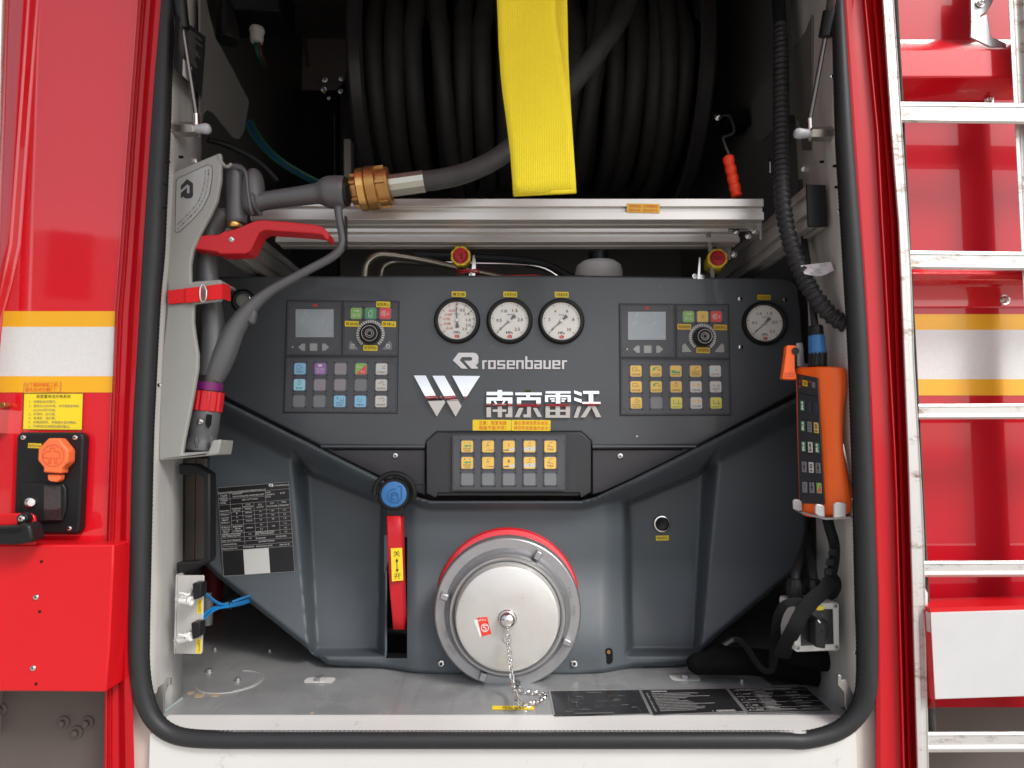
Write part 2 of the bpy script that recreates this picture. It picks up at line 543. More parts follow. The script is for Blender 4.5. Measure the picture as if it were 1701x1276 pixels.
_screw = {}
def screw(px, py, Y, r, parent, kind='cross', m=STEEL, name='screw'):
    """domed screw head lying on the plane Y; the mesh is shared between alike screws"""
    key = (kind, m.name)
    if key not in _screw:
        b = M()
        b.lathe(Vector((0, 0, 0)), Vector((0, -1, 0)), [(0, 1.0), (0.2, 1.0), (0.45, 0.8), (0.55, 0.45), (0.55, 0)] if kind != 'hex' else [(0, 1.35), (0.12, 1.35), (0.13, 0.95), (0.75, 0.95), (0.85, 0.8), (0.85, 0)], 6 if kind == 'hex6' else 16)
        if kind == 'cross':
            b.box(Vector((0, -0.56, 0)), (0.9, 0.05, 0.2), mi=1).box(Vector((0, -0.565, 0)), (0.2, 0.05, 0.9), mi=1)
        elif kind == 'slot':
            b.box(Vector((0, -0.56, 0)), (1.5, 0.06, 0.22), Matrix.Rotation(R(40), 3, 'Y'), mi=1)
        elif kind == 'socket':
            b.lathe(Vector((0, -0.54, 0)), Vector((0, -1, 0)), [(0, 0.4), (0.03, 0.4)], 6, mi=1)
        elif kind == 'hex':
            b.lathe(Vector((0, -0.86, 0)), Vector((0, -1, 0)), [(0, 0.5), (0.5, 0.5), (0.6, 0.35)], 12, mi=0)
        o = b.out(name, [m, BLACKM], base=Vector((0, 0, 0)))
        _screw[key] = o.data
        bpy.data.objects.remove(o)
    o = bpy.data.objects.new(name, _screw[key])
    COL.objects.link(o)
    p = P(px, py, Y)
    o.location = p
    o.rotation_euler = (0, random.uniform(-0.8, 0.8), 0)
    s = r * mm(Y)
    o.scale = (s, s, s)
    WL[o.name] = p
    if parent:
        o.parent = parent
        o.matrix_parent_inverse = Matrix.Translation(-world_loc(parent))
    return o

def sticker(label, q, f, m, lines, name='sticker', cat='sticker', t=0.0006, group=None, border=None, parent=None, rnd=0.0):
    """q: four photo corners tl,tr,br,bl; lines: (text, u, v, height in v, width in u or None, material, anchor)"""
    Q = quad(*q)
    b = M()
    if rnd:
        asp = abs(q[1][0] - q[0][0]) / max(1, abs(q[3][1] - q[0][1]))
        pts = [(x / asp if asp > 0 else x, y) for x, y in rr(0, 0, asp, 1, rnd, 3)]
    else:
        pts = [(0, 0), (1, 0), (1, 1), (0, 1)]
    a = [f(*Q(u, v), 0.0001) for u, v in pts]
    c = [f(*Q(u, v), t) for u, v in pts]
    n = len(a)
    va = [b.bm.verts.new(x) for x in a]; vc = [b.bm.verts.new(x) for x in c]
    b.bm.faces.new(vc); b.bm.faces.new(va[::-1])
    for i in range(n):
        b.bm.faces.new((va[i], va[(i + 1) % n], vc[(i + 1) % n], vc[i]))
    o = b.out(name, m, parent, smoothing=False)
    if not parent:
        tag(o, label, cat, group)
    g = lambda u, v, off: f(*Q(u, v), off)
    if lines:
        mats = []
        tb = M()
        for ln in lines:
            txt, u, v, h, wd, mt = ln[:6]
            anc = ln[6] if len(ln) > 6 else 'c'
            if mt not in mats:
                mats.append(mt)
            if wd is None:
                L = math.dist(Q(0, 0), Q(1, 0)); H = math.dist(Q(0, 0), Q(0, 1))
                vs = glyphs(txt)
                wd = h * (vs[3] - vs[2]) * H / L * (0.95)
            tb.text(txt, u, v, h, g, wd, mats.index(mt), off=t + 0.0003, anchor=anc)
        if border:
            if border not in mats:
                mats.append(border)
            tb.line([(0.006, 0.01), (0.994, 0.01), (0.994, 0.99), (0.006, 0.99)], 0.012, g, mats.index(border), off=t + 0.0003, closed=True)
        tb.out('lettering', mats, o, smoothing=False)
    return o

RLOGO = [(398, 625), (445, 563), (570, 563), (590, 570), (602, 585), (606, 600), (606, 640), (600, 655), (585, 662), (606, 693), (548, 693), (490, 628), (540, 628), (550, 624), (555, 616), (553, 606), (545, 600), (473, 600), (455, 625), (520, 693), (470, 693)]
def rlogo(b, cx, cy, wd, f, mi=0, off=0.0004, flip=False):
    s = wd / 208.0
    pts = [((x - 502) * s * (-1 if flip else 1) + cx, (y - 628) * s + cy) for x, y in RLOGO]
    b.fill(pts, f, mi, off)
def scribble(b, u0, v0, u1, v1, n, f, mi, off, h=0.5, seed=0):
    """print too fine to read: rows of small dashes"""
    rnd = random.Random(seed)
    for i in range(n):
        v = v0 + (v1 - v0) * (i + 0.5) / n
        hh = (v1 - v0) / n * h / 2
        u = u0
        end = u0 + (u1 - u0) * rnd.uniform(0.6, 1.0)
        while u < end:
            L = (u1 - u0) * rnd.uniform(0.008, 0.022)
            b.fill([(u, v - hh), (u + L, v - hh), (u + L, v + hh), (u, v + hh)], f, mi, off)
            u += L * rnd.uniform(1.25, 1.6)
# ------------------------------------------------------------------ the ground and what stands opposite
FZ = EYE.z - 0.35                 # compartment floor height
b = M(); b.grid([[Vector((x, y, 0)) for x in (-300, 300)] for y in (-300, 300)])
o = b.out("ground", mat("pale_concrete_paving", (0.44, 0.405, 0.36), 0.85, var=0.12, scale=2), base=Vector((0, 0, 0)))
o["kind"] = "structure"
bl = thing("office_building", "pale office building with rows of dark windows across the yard, behind the viewer", "building", (-28, -22, 0))
b = M(); b.box(Vector((-28, -25, 5.0)), (32, 6, 10)); b.out("wall", mat("pale_render", (0.62, 0.60, 0.56), 0.8), bl)
b = M()
b.box(Vector((0, 0, 0)), (1.5, 0.12, 2.7))
wn = b.out("window", mat("dark_window_glass", (0.05, 0.06, 0.07), 0.1), None, base=Vector((0, 0, 0)))
wn.parent = bl; wn.matrix_parent_inverse = Matrix.Translation(-world_loc(bl)); first = True
for r_ in range(3):
    for c_ in range(11):
        loc = Vector((-41.5 + c_ * 2.75, -21.97, 2.3 + r_ * 3.2))
        if first:
            wn.location = loc; WL[wn.name] = loc; first = False
        else:
            clone(wn, bl, loc)

pt = thing("parked_truck", "long red truck with black wheels parked across the yard behind the viewer", "truck", (1, -19, 0))
b = M(); b.box(Vector((0, -19, 1.75)), (6.2, 2.3, 2.0)); b.out("body", RED, pt, bevel=.08)
b = M(); b.box(Vector((4.1, -19, 1.6)), (1.8, 2.3, 1.9)); b.out("cab", RED, pt, bevel=.15)
b = M(); b.box(Vector((4.2, -17.83, 2.0)), (1.1, .04, .7)); b.out("window", mat("dark_window_glass", (0, 0, 0)), pt)
b = M(); b.box(Vector((.8, -19, .62)), (8.2, 1.6, .3)); b.out("chassis", BLACKM, pt)
b = M(); b.box(Vector((0, -17.84, 1.9)), (6.0, .03, .25)); b.out("stripe", SILVERTAPE, pt)
for x in (-2.2, -.9, 3.9):
    b = M(); b.lathe(Vector((x, -17.85, .52)), Vector((0, -1, 0)), [(0, .5), (.05, .5), (.06, .28), (.06, 0)], 24); b.out("wheel", RUBBER, pt)

bl.rotation_euler = (0, 0, R(-24))

# ------------------------------------------------------------------ the truck body round the open compartment
YB = -0.25
truck = thing("fire_truck", "red fire truck body around its open pump compartment, with amber and silver reflective bands", "fire truck", (0, YB, 0))
LA = [(0, 231), (215, 215), (430, 200), (520, 192), (660, 187), (830, 181), (960, 176), (1218, 173)]
LO = [(0, 268), (150, 256), (430, 238), (500, 234), (720, 222), (960, 217), (1050, 215), (1218, 219)]
LI = [(0, 286), (215, 280), (430, 270), (500, 263), (720, 252), (960, 247), (1100, 244)]
LR = [(0, 62), (430, 30), (515, 4), (1218, -60)]
RI = [(0, 1384), (230, 1390), (460, 1404), (580, 1411), (780, 1418), (1000, 1423), (1150, 1428)]
RO = [(0, 1402), (230, 1417), (460, 1434), (580, 1441), (780, 1449), (1000, 1457), (1218, 1458)]
RT = [(0, 1438), (230, 1460), (380, 1467), (460, 1472), (580, 1478), (780, 1489), (1218, 1501)]
LL = [(0, 1465), (230, 1480), (380, 1492), (780, 1508), (1218, 1521)]
LRR = [(0, 1485), (180, 1497), (460, 1515), (600, 1519), (780, 1530), (880, 1535), (1218, 1542)]
PB = [(0, 1453), (380, 1484), (780, 1497), (1218, 1510)]
def vloft(b, secs, y0, y1, n=26, mi=0):
    """secs: (curve or number, dx, Y): upright strips of body metal, seen edge on in plan"""
    rows = []
    for k in range(n + 1):
        y = y0 + (y1 - y0) * k / n
        row = []
        for c, dx, Y in secs:
            x = c if not isinstance(c, list) else lerp_curve(c, y)
            row.append(P(x + dx, y, Y))
        rows.append(row)
    b.grid(rows, mi)
    return b
YT, YL = -460, 1500
b = M()
vloft(b, [(-1500, 0, YB + .03), (-1500, 0, YB), (LR, -38, YB), (LR, -26, YB - .010), (LR, -14, YB - .010), (LR, 0, YB), (LA, 0, YB), (LA, 0, YB + .02)], YT, 1148)
b.out("side_panel", RED, truck, bevel=0.002)
b = M()
def mixc(a, c, t):
    ys = sorted(set([p[0] for p in a] + [p[0] for p in c]))
    return [(y, lerp_curve(a, y) * (1 - t) + lerp_curve(c, y) * t) for y in ys]
vloft(b, [(LA, -1, YB + .02), (LA, 0, YB - .014), (mixc(LA, LO, .10), 0, YB - .016), (mixc(LA, LO, .16), 0, YB - .008), (mixc(LA, LO, .22), 0, YB - .010),
          (mixc(LA, LO, .3), 0, YB - .004), (mixc(LA, LO, .55), 0, YB - .002), (mixc(LA, LO, .68), 0, YB - .008), (mixc(LA, LO, .76), 0, YB - .013), (LO, 3, YB - .012), (LO, 3, YB + .02)], YT, YL)
b.out("corner_trim", TRIMRED, truck, bevel=0.0012, ang=50)
b = M()
vloft(b, [(RO, -4, YB + .02), (RO, -3, YB - .010), (mixc(RO, RT, .12), 0, YB - .012), (mixc(RO, RT, .5), 0, YB - .004), (mixc(RO, RT, .85), 0, YB - .006), (mixc(RO, RT, .95), 0, YB - .012), (RT, 0, YB - .012), (RT, 2, YB + .05), (RT, 6, YB + .07)], YT, YL)
b.out("corner_trim", TRIMRED, truck, bevel=0.0012, ang=50)
b = M()
vloft(b, [(PB, -4, YB + .06), (PB, -3, YB + .015), (PB, 3, YB + .015), (PB, 4, YB + .06)], YT, YL)
b.out("guide_bar", RED_SATIN, truck, bevel=0.001)
b = M()
vloft(b, [(RT, 1, YB + .024), (LL, 4, YB + .024), (LL, 4, YB + .07)], YT, YL)
b.out("gap_strip", RED_SATIN, truck)
# recess behind the ladder
b = M()
vloft(b, [(RT, 0, YB + .075), (3000, 0, YB + .075)], YT, 1175, 8)
b.out("ladder_bay_panel", mat("red_bay_paint", (0.50, 0.003, 0.014), 0.3, 0, 0.8, spec=.2, var=.04, scale=4), truck)
b = M()
vloft(b, [(RT, 0, YB + .13), (3000, 0, YB + .13)], 1168, YL, 4)
b.out("underbody_panel", SKIRT, truck)
b = M()
b.grid([[P(x, y, Y) for x in (1480, 1676, 1684)] for y, Y in ((66, -.176), (76, -.205), (84, -.215), (128, -.215), (150, -.19), (167, -.176))])
b.out("cross_beam", RED, truck, bevel=0.002)
b = M()
b.grid([[P(x, y, Y) for x in (1480, 1700, 1900)] for y, Y in ((438, -.176), (446, -.205), (455, -.212), (466, -.205), (474, -.18), (478, -.178), (511, -.178), (512, -.175))])
b.out("cross_beam", RED, truck, bevel=0.002)
for x, y in ((1642, 167), (1669, 498)):
    screw(x, y, -.178, 6.5, truck, 'hex', name='bolt')
for x0, c1, Y in ((LR, LA, YB - .0006), (RT, 1900, YB + .0744)):
    for y0, y1, m in ((517, 543, AMBER), (543, 625, SILVERTAPE), (625, 652, AMBER)):
        dy = 5 if Y > YB else 0
        b = M()
        rows = []
        for k in range(7):
            y = (y0 + dy * (1 if y0 > 600 or y0 < 520 else 1)) + (y1 - y0) * k / 6
            xa = lerp_curve(x0, y) + (2 if Y < YB + .01 else 3)
            xb = (lerp_curve(c1, y) - 1.0) if isinstance(c1, list) else c1
            rows.append([P(xa, y, Y), P(xb, y, Y)])
        b.grid(rows)
        b.out("reflective_stripe", m, truck, smoothing=False)
# lower left flap with its lip
b = M()
b.prism([(-400, 906), (189, 905), (187, 960), (181, 1080), (175, 1150), (-400, 1144)], YB - .045, .045)
b.out("lower_flap", RED_SATIN, truck, bevel=0.002)
b = M()
b.prism([(-60, 853), (50, 853), (56, 857), (58, 863), (58, 905), (-60, 905)], YB - .047, .004)
b.out("flap_tab", RED_SATIN, truck, bevel=0.001)
for x, y, r_ in ((60, 992, 4.5), (55, 1110, 4.5)):
    screw(x, y, YB - .0455, r_, truck)
for x, y in ((69, 933), (66, 1016), (60, 1136)):
    screw(x, y, YB - .0452, 2.4, truck, 'socket', BLACKM, name='rivet_hole')
# underbody behind the lower flap
b = M()
b.prism([(-400, 1130), (178, 1130), (176, YL), (-400, YL)], YB + .03, .03)
b.out("underbody_panel", SKIRT, truck)
for x, y in ((3, 1178), (106, 1200), (146, 1200), (128, 1216)):
    c = P(x, y, YB + .03)
    b = M(); b.lathe(c, Vector((0, -1, 0)), [(0, .0085), (.002, .008), (.003, .0045), (.007, .004), (.008, .002), (.008, 0)], 16)
    b.out("bolt", SKIRT, truck)
# cream panel under the opening
b = M()
b.prism([(216, 1140), (228, 1140), (236, 1172), (252, 1200), (284, 1226), (340, 1236), (1340, 1236), (1392, 1224), (1424, 1198), (1441, 1150), (1461, 1140), (1470, YL), (216, YL)], YB + .004, .01)
b.out("lower_panel", CREAM, truck)
# header above the opening, and the box of the compartment
b = M()
zt = EYE.z + 1.3
b.grid([[Vector((x, YB + .004, z)) for x in (-.60, .60)] for z in (EYE.z + .72, zt)])
b.out("header_panel", RED, truck)
b = M()
x0, x1, y0, y1, z0, z1 = -.66, .535, YB + .008, 1.0, FZ - .02, EYE.z + 1.28
b.grid([[Vector((x0, y, z)) for y in (y0, y1)] for z in (z0, z1)])
b.grid([[Vector((x1, y, z)) for y in (y0, y1)] for z in (z0, z1)])
b.grid([[Vector((x, y, z1)) for y in (y0, y1)] for x in (x0, x1)])
b.grid([[Vector((x, y1, z)) for x in (x0, x1)] for z in (z0, z1)])
o = b.out("compartment_lining", DARKWALL, truck)
# inner sheet-metal jambs
def jamb(near, dx, far, y0, y1, n=30):
    b = M(); rows = []
    for k in range(n + 1):
        y = y0 + (y1 - y0) * k / n
        a = P(lerp_curve(near, y) + dx, y, YB + .004)
        c = PX(lerp_curve(far, y), y, a.x)
        rows.append([a, a.lerp(c, .33), a.lerp(c, .66), c])
    b.grid(rows)
    o = b.out("door_jamb", ALU, truck)
    s = o.modifiers.new("thickness", 'SOLIDIFY'); s.thickness = .0025; s.offset = 0
    return o
JL = [(0, 337), (240, 334), (330, 330), (500, 305), (765, 302), (1100, 302), (1200, 302)]
JR = [(0, 1313), (290, 1327), (400, 1339), (850, 1357), (1150, 1361)]
jamb(LI, -5, JL, -300, 1190)
jamb(RI, 5, JR, -300, 1175)
for pts, x in (([(333, -60), (345, 12), (358, 62), (388, 118), (414, 168), (406, 218), (397, 231), (387, 229), (354, 188), (345, 183), (338, 190), (333, 230)], -.4545),
               ([(1348, 25), (1338, 52), (1296, 108), (1262, 145), (1247, 172), (1253, 230), (1263, 236), (1274, 226), (1306, 192), (1318, 190), (1328, 205), (1332, 250), (1348, 250)], .441)):
    b = M(); b.prism3([PX(a, c, x) for a, c in pts], Vector((.003 if x > 0 else -.003, 0, 0)))
    b.out("side_plate", mat("shaded_side_plate", (0.15, 0.145, 0.135), 0.5, 0.3, var=0.1), truck)  # dim deeper wall: the raised door's shade is put into this grey
# back sheet, left part, seen in the dark behind the reel
b = M(); b.prism([(330, -200), (575, -200), (575, 130), (470, 250), (330, 240)], .93, .004); b.out("back_sheet", BACKGREY, truck)
# floor
b = M()
rows = []
for k in range(25):
    y = PZ(850, 1190, FZ).y + (1.0 - YB) * (k / 24) ** 1.5
    rows.append([Vector((x0 + (x1 - x0) * j / 12, y, FZ)) for j in range(13)])
b.grid(rows); b.out("floor_plate", FLOOR, truck)
b = M()
rows = []
ye = PZ(850, 1190, FZ).y
for yy, zz_ in [(ye + .003, FZ + .0008), (ye - .001, FZ + .0008)] + [(ye - .001 + (YB - .009 - ye) * t_, P(850, 1190 + 28 * t_, ye - .001 + (YB - .009 - ye) * t_).z) for t_ in (.12, .3, .55, .8, 1)] + [(YB - .008, FZ - .06)]:
    rows.append([Vector((-.447 + .872 * j / 20, yy, zz_)) for j in range(21)])
b.grid(rows); b.out("floor_edge", LIP, truck)
# pale sealant lines where floor meets the jambs
for a, c, r_ in (((268, 1186), (303, 1160), .0010), ((1404, 1160), (1372, 1139), .0012)):
    b = M(); b.tube([PZ(*a, FZ + .001), PZ(*c, FZ + .001)], r_, 6); b.out("sealant_bead", mat("pale_sealant", (0.35, 0.46, 0.45), 0.4), truck)
# slots and bolts in the floor
def floorring(px, py, rx, ry, parent):
    c = PZ(px, py, FZ + .0005)
    b = M(); b.lathe(c, Vector((0, 0, 1)), [(0, rx), (.0008, rx)], 28, mi=0); return b
for px, py, L in ((531, 1131, 24), (1138, 1127, 24)):
    c = PZ(px, py, FZ)
    s = (c.y + 1.15) / FPX
    b = M()
    b.prism3([c + Vector((x * s, -yy * s * 2.6, .0006)) for x, yy in rr(-L, -5, L, 5, 4.9, 6)], Vector((0, 0, .0004)), 0)
    b.lathe(c + Vector((0, 0, .001)), Vector((0, 0, 1)), [(0, .0075), (.005, .0075), (.006, .006), (.006, 0)], 6, 1)
    b.out("drain_slot", [LIP, CASTALU], truck)
for px, py, r_ in ((395, 1131, .0038), (347, 1116, .005), (357, 1080, .004), (448, 1083, .003), (1232, 1133, .003)):
    c = PZ(px, py, FZ)
    b = M(); b.lathe(c, Vector((0, 0, 1)), [(0, r_ * 1.4), (.001, r_ * 1.4), (.0011, r_), (.004, r_), (.005, r_ * .7), (.005, 0)], 14); b.out("bolt", CASTALU, truck)
c = PZ(382, 1132, FZ + .0006)
b = M(); b.tube([c + Vector((.046 * math.cos(R(a)), .050 * math.sin(R(a)), 0)) for a in range(-150, 95, 8)], .0007, 4); b.tube([c + Vector((.041 * math.cos(R(a)), .046 * math.sin(R(a)), 0)) for a in range(-60, 60, 8)], .0004, 4); o = b.out("scuff_ring", mat("pale_scuff", (.42, .41, .39), .6), truck); o["kind"] = "stuff"
for x, y, r_ in ((316, 1151, .006), (331, 1156, .0075), (357, 1155, .006), (518, 1184, .003)):
    c = PZ(x, y, FZ)
    b = M(); b.lathe(c, Vector((0, 0, 1)), [(0, r_), (.0004, r_)], 14); b.out("rust_spot", mat("tan_stain", (.38, .29, .18), .7, var=.3, scale=200), truck)

# rubber seal all round the opening
pts = []
for y in range(-420, 1051, 70):
    xo, xi = lerp_curve(LO, y), lerp_curve(LI, y)
    pts.append(((xo + xi) / 2, y, YB - .008, (xi - xo) / 2))
pts += [(231, 1110, YB - .008, 14.5), (239, 1160, YB - .008, 14), (256, 1197, YB - .008, 13), (288, 1221, YB - .008, 12.5), (340, 1229, YB - .010, 12.5)]
pts += [(x, 1230, YB - .010, 12.5) for x in range(450, 1300, 140)]
pts += [(1340, 1230, YB - .008, 12.5), (1392, 1215, YB - .008, 13), (1424, 1187, YB - .008, 14), (1439, 1150, YB - .008, 15)]
for y in range(1080, -421, -70):
    xo, xi = lerp_curve(RO, y), lerp_curve(RI, y)
    pts.append(((xo + xi) / 2, y, YB - .008, (xo - xi) / 2 - .5))
b = M(); b.pxtube(pts, 4, 16); seal = b.out("door_seal", RUBBER, truck)
# gripping edge of the seal: a ribbed strip inside it
b = M()
s_ = spline([(p[0] + (13 if i < 24 else 0) * 0, p[1], p[2], p[3]) for i, p in enumerate(pts)], 4)
inner = []
for i, p in enumerate(s_):
    q = s_[min(i + 1, len(s_) - 1)]; r_ = s_[max(i - 1, 0)]
    dx, dy = q[0] - r_[0], q[1] - r_[1]; L = math.hypot(dx, dy)
    inner.append(P(p[0] + dy / L * (p[3] + .6), p[1] - dx / L * (p[3] + .6), YB - .004))
fine = []
for a, c in zip(inner, inner[1:]):
    n = max(1, int((c - a).length / .0025))
    fine += [a.lerp(c, k / n) for k in range(n)]
b.tube(fine, [(.0030 if (i % 2) else .0025) for i in range(len(fine))], 6)
b.out("seal_edge", BLACKM, truck)
# jamb screws and rivets
for x, y in ((264, 640), (251, 835), (246, 1093), (247, 1138)):
    screw(x + 1, y, YB + .001, 3.6, truck)
for x, y in ((1384, 127), (1396, 350), (1413, 588), (1420, 830), (1424, 1084)):
    screw(x - 2, y, YB + .001, 3.6, truck)
for x, y in ((300, 261), (278, 269), (275, 306), (273, 345), (1366, 269), (1388, 276), (1391, 311)):
    a = PX(x, y, -.4525 if x < 800 else .4365)
    b = M(); b.lathe(a, Vector((1 if x < 800 else -1, 0, 0)), [(-.002, .0019), (.0032, .0019)], 12); b.out("rivet_hole", BLACKM, truck)
for x, y in ((322, 268), (1343, 274), (1336, 281)):
    screw(x, y, -.16 if x < 800 else -.13, 4.5, truck, 'hex', name='bolt')

# raised door above the opening (out of the picture, carries the strap and the struts)
b = M()
b.prism3([Vector((-.60, YB - .01, EYE.z + .74)), Vector((.60, YB - .01, EYE.z + .74)), Vector((.60, -.95, EYE.z + 1.02)), Vector((-.60, -.95, EYE.z + 1.02))], Vector((0, .01, .035)))
b.out("raised_door", RED, truck, bevel=.004)

# ------------------------------------------------------------------ far left: silver pipe; latch
pp = thing("grab_rail", "silver vertical grab rail at the upper left edge of the body", "grab rail", P(2, 200, YB - .03))
b = M(); b.pxtube([(18, -300, YB - .03, 12), (2, 0, YB - .03, 12), (-5, 220, YB - .03, 11), (-16, 520, YB - .03, 11), (-30, 900, YB - .03, 11)], 5, 14); b.out("tube", STEEL, pp)
b = M(); b.box(P(-20, -250, YB - .015), (.03, .035, .03)); b.out("mount", STEEL, pp)
b = M(); b.box(P(-20, 700, YB - .015), (.03, .035, .03)); b.out("mount", STEEL, pp)

lt = thing("flap_latch", "black latch handle fixed with a cross screw on the red tab at lower left", "latch", P(20, 900, YB - .05))
b = M()
b.prism([(-80, 878), (28, 873), (40, 868), (50, 874), (54, 898), (46, 902), (24, 906), (-80, 902)], YB - .072, .024)
b.out("handle", BLACK, lt, bevel=.003)
b = M(); b.cyl(36, 862, YB - .058, 9, .011, 20); b.rect(28, 862, 44, 878, YB - .056, .009); b.out("mounting_ear", BLACK, lt, bevel=.001)
b = M(); b.rect(-60, 879, 31, 884, YB - .074, .004); b.out("grip_slot", BLACKM, lt)
screw(36, 862, YB - .0585, 5.5, lt)
b = M(); b.cyl(3, 673, YB - .012, 5, .012, 14); b.rect(-20, 684, 3, 703, YB - .006, .006)
tag(b.out("door_hinge_pin", BRASS, None, bevel=.0008), "small brass hinge pin at the left edge beside the yellow notice", "hinge")

# charging inlet
ci = thing("charging_inlet", "black charging inlet box with an orange plug cover on the red panel", "charging inlet", P(80, 888, YB))
b = M(); b.prism([(32, 718), (132, 718), (138, 724), (139, 732), (132, 878), (127, 888), (30, 886), (22, 880), (22, 866), (27, 726)], YB - .014, .014); b.out("housing", BLACK, ci, bevel=.003, seg=3)
for x, y, k_ in ((39, 727, 'socket'), (125, 727, 'socket'), (115, 878, 'cross')):
    screw(x, y, YB - .0145, 4.2, ci, k_)
b = M(); b.prism([(75, 733), (80, 728), (97, 728), (101, 733), (113, 748), (112, 768), (101, 779), (101, 787), (71, 785), (72, 777), (62, 765), (63, 746)], YB - .030, .016)
cv = b.out("plug_cover", ORANGE2, ci, bevel=.002)
b = M(); b.prism([(79, 788), (100, 789), (99, 797), (94, 801), (84, 800), (79, 797)], YB - .026, .010); b.out("tab", ORANGE2, cv, bevel=.001)
b = M()
f_ = front(YB - .030)
c_ = [(88 + 18 * math.cos(R(a)), 757 + 18 * math.sin(R(a))) for a in range(0, 360, 15)]
b.line(c_, 1.2, f_, closed=True)
b.line([(84, 750), (84, 744), (90, 744), (90, 750), (97, 750), (100, 756), (100, 761), (94, 761), (94, 770), (91, 770), (91, 761), (84, 761), (84, 770), (81, 770), (81, 761), (72, 761), (72, 756), (77, 750)], 1.2, f_, closed=True)
b.out("plug_emblem", mat("moulded_orange_line", (0.62, 0.10, 0.03), 0.5), cv)
b = M(); b.prism([(36, 803), (104, 803), (109, 812), (109, 845), (103, 866), (60, 868), (34, 864)], YB - .018, .004); b.out("lower_cover", BLACK, ci, bevel=.0015)
b = M(); b.rect(73, 807, 101, 864, YB - .0190, .0012); b.out("display_window", mat("wet_dark_display", (0.035, 0.024, 0.026), 0.12, var=0.8, scale=160, coat=0.8), ci)
b = M(); b.lathe(P(52, 835, YB - .018), Vector((0, -1, 0)), [(0, .0062), (.0035, .0062), (.004, .0052)], 20); lt_ = b.out("indicator", STEEL, ci)
b = M(); b.lathe(P(52, 835, YB - .0221), Vector((0, -1, 0)), [(0, .0048), (.0008, .0044), (.001, 0)], 20); b.out("lens", WHITEP, lt_)
sticker(None, ((47, 736), (69, 737), (69, 745), (46, 744)), front(YB - .014), YELLOWK, [("底盘充电口AC220V", .5, .5, .62, .92, INK)], parent=ci)
sticker("small amber warning with red characters about closing the rear door, on the lower amber band", ((40, 635), (101, 634), (100, 652), (39, 653)), front(YB - .0008), AMBER,
        [("拉下翻转梯架之前，", .5, .28, .42, .93, REDINK), ("请先关闭后翻门！", .46, .72, .42, .86, REDINK)], border=GREYINK)
sticker("yellow charging notice with seven lines of black text above the charging inlet", ((39, 653), (139, 653), (137, 715), (37, 714)), front(YB), YELLOW,
        [("底盘蓄电池充电系统", .5, .09, .105, .57, INK), ("1、车辆驻车时进行。", .10, .235, .085, .45, GREYINK, 'l'), ("2、使用AC220V市电，也可使用发电机", .10, .35, .085, .83, GREYINK, 'l'),
         ("AC230V进行充电。", .17, .46, .085, .38, GREYINK, 'l'), ("3、充电时，红灯亮。", .10, .57, .085, .45, GREYINK, 'l'), ("4、充满后，绿灯亮。", .10, .68, .085, .45, GREYINK, 'l'),
         ("5、车辆启动时，充电插头自动弹出。", .10, .79, .085, .80, GREYINK, 'l'), ("6、不用时防水挡板应盖住插口。", .10, .90, .085, .69, GREYINK, 'l')], border=INK)

# ------------------------------------------------------------------ ladder on the right
ld = thing("ladder", "aluminium ladder with worn rungs stowed upright on the right of the truck", "ladder", P(1540, 1500, YB - .01))
b = M(); vloft(b, [(LL, 0, YB + .03), (LL, 0, YB - .005), (LL, 2, YB - .008), (mixc(LL, LRR, .5), 0, YB - .008), (mixc(LL, LRR, .55), 0, YB - .0065), (mixc(LL, LRR, .9), 0, YB - .0065), (LRR, -1, YB - .008), (LRR, 0, YB - .006), (LRR, 0, YB + .03)], YT, YL, 26)
b.out("rail", LADDER, ld, bevel=.0008, ang=25)
def rung(y0, y1, xl, Y=YB - .002):
    b = M()
    h = y1 - y0
    prof = [(0, .010), (0.0, 0), (.18, -.002), (.2, -.0005), (.68, -.0005), (.70, -.002), (.86, -.003), (1.0, 0), (1.0, .010)]
    rows = []
    for t, d in prof:
        rows.append([P(x, y0 + h * t + (x - 1500) * (.012 if y0 < 600 else -.004), Y + d) for x in (xl, 1620, 1760, 1900)])
    b.grid(rows)
    return b.out("rung", LADDER, ld, bevel=.0006, ang=25)
rung(169, 204, 1495); rung(416, 447, 1512); rung(671, 697, 1526); rung(932, 959, 1536); rung(1216, 1250, 1542)
b = M(); vloft(b, [([(0, 1675), (430, 1697)], 0, YB + .05), ([(0, 1675), (430, 1697)], 0, YB + .015), ([(0, 1683), (430, 1703)], 0, YB + .015), ([(0, 1684), (430, 1704)], 0, YB + .022), ([(0, 1697), (430, 1716)], 0, YB + .022), ([(0, 1700), (430, 1719)], 0, YB + .015), ([(0, 1708), (430, 1727)], 0, YB + .015)], -300, 1210, 12)
b.out("rail", LADDER, ld, bevel=.0008, ang=25)
b = M()
b.prism([(1612, -40), (1650, -40), (1650, 2), (1640, 20), (1630, 26), (1625, 36), (1613, 38)], YB + .040, .004)
b.prism([(1613, 36), (1640, 22), (1646, 60), (1672, 72), (1672, 78), (1645, 78), (1612, 62)], YB + .036, .003)
o = tag(b.out("ladder_bracket", CASTALU, None, bevel=.001), "folded aluminium bracket above the red beam at the top right", "bracket")
screw(1628, 5, YB + .039, 6, o, 'hex', name='bolt')
b = M()
b.prism([(1545, 1018), (1900, 1008), (1900, 1150), (1553, 1162)], YB - .02, .01)
bx = b.out("locker_front", mat("pale_grey_locker", (0.56, 0.565, 0.57), 0.4, var=0.08), None, bevel=.0008)
tag(bx, "pale grey locker front with red side edge behind the ladder foot", "locker")
b = M(); b.prism3([P(1540, 1017, YB - .004), P(1546, 1017, YB - .021), P(1553, 1163, YB - .021), P(1551, 1178, YB - .004), P(1544, 1176, YB - .004)], Vector((0, .05, 0))); b.out("side_edge", RED_SATIN, bx)
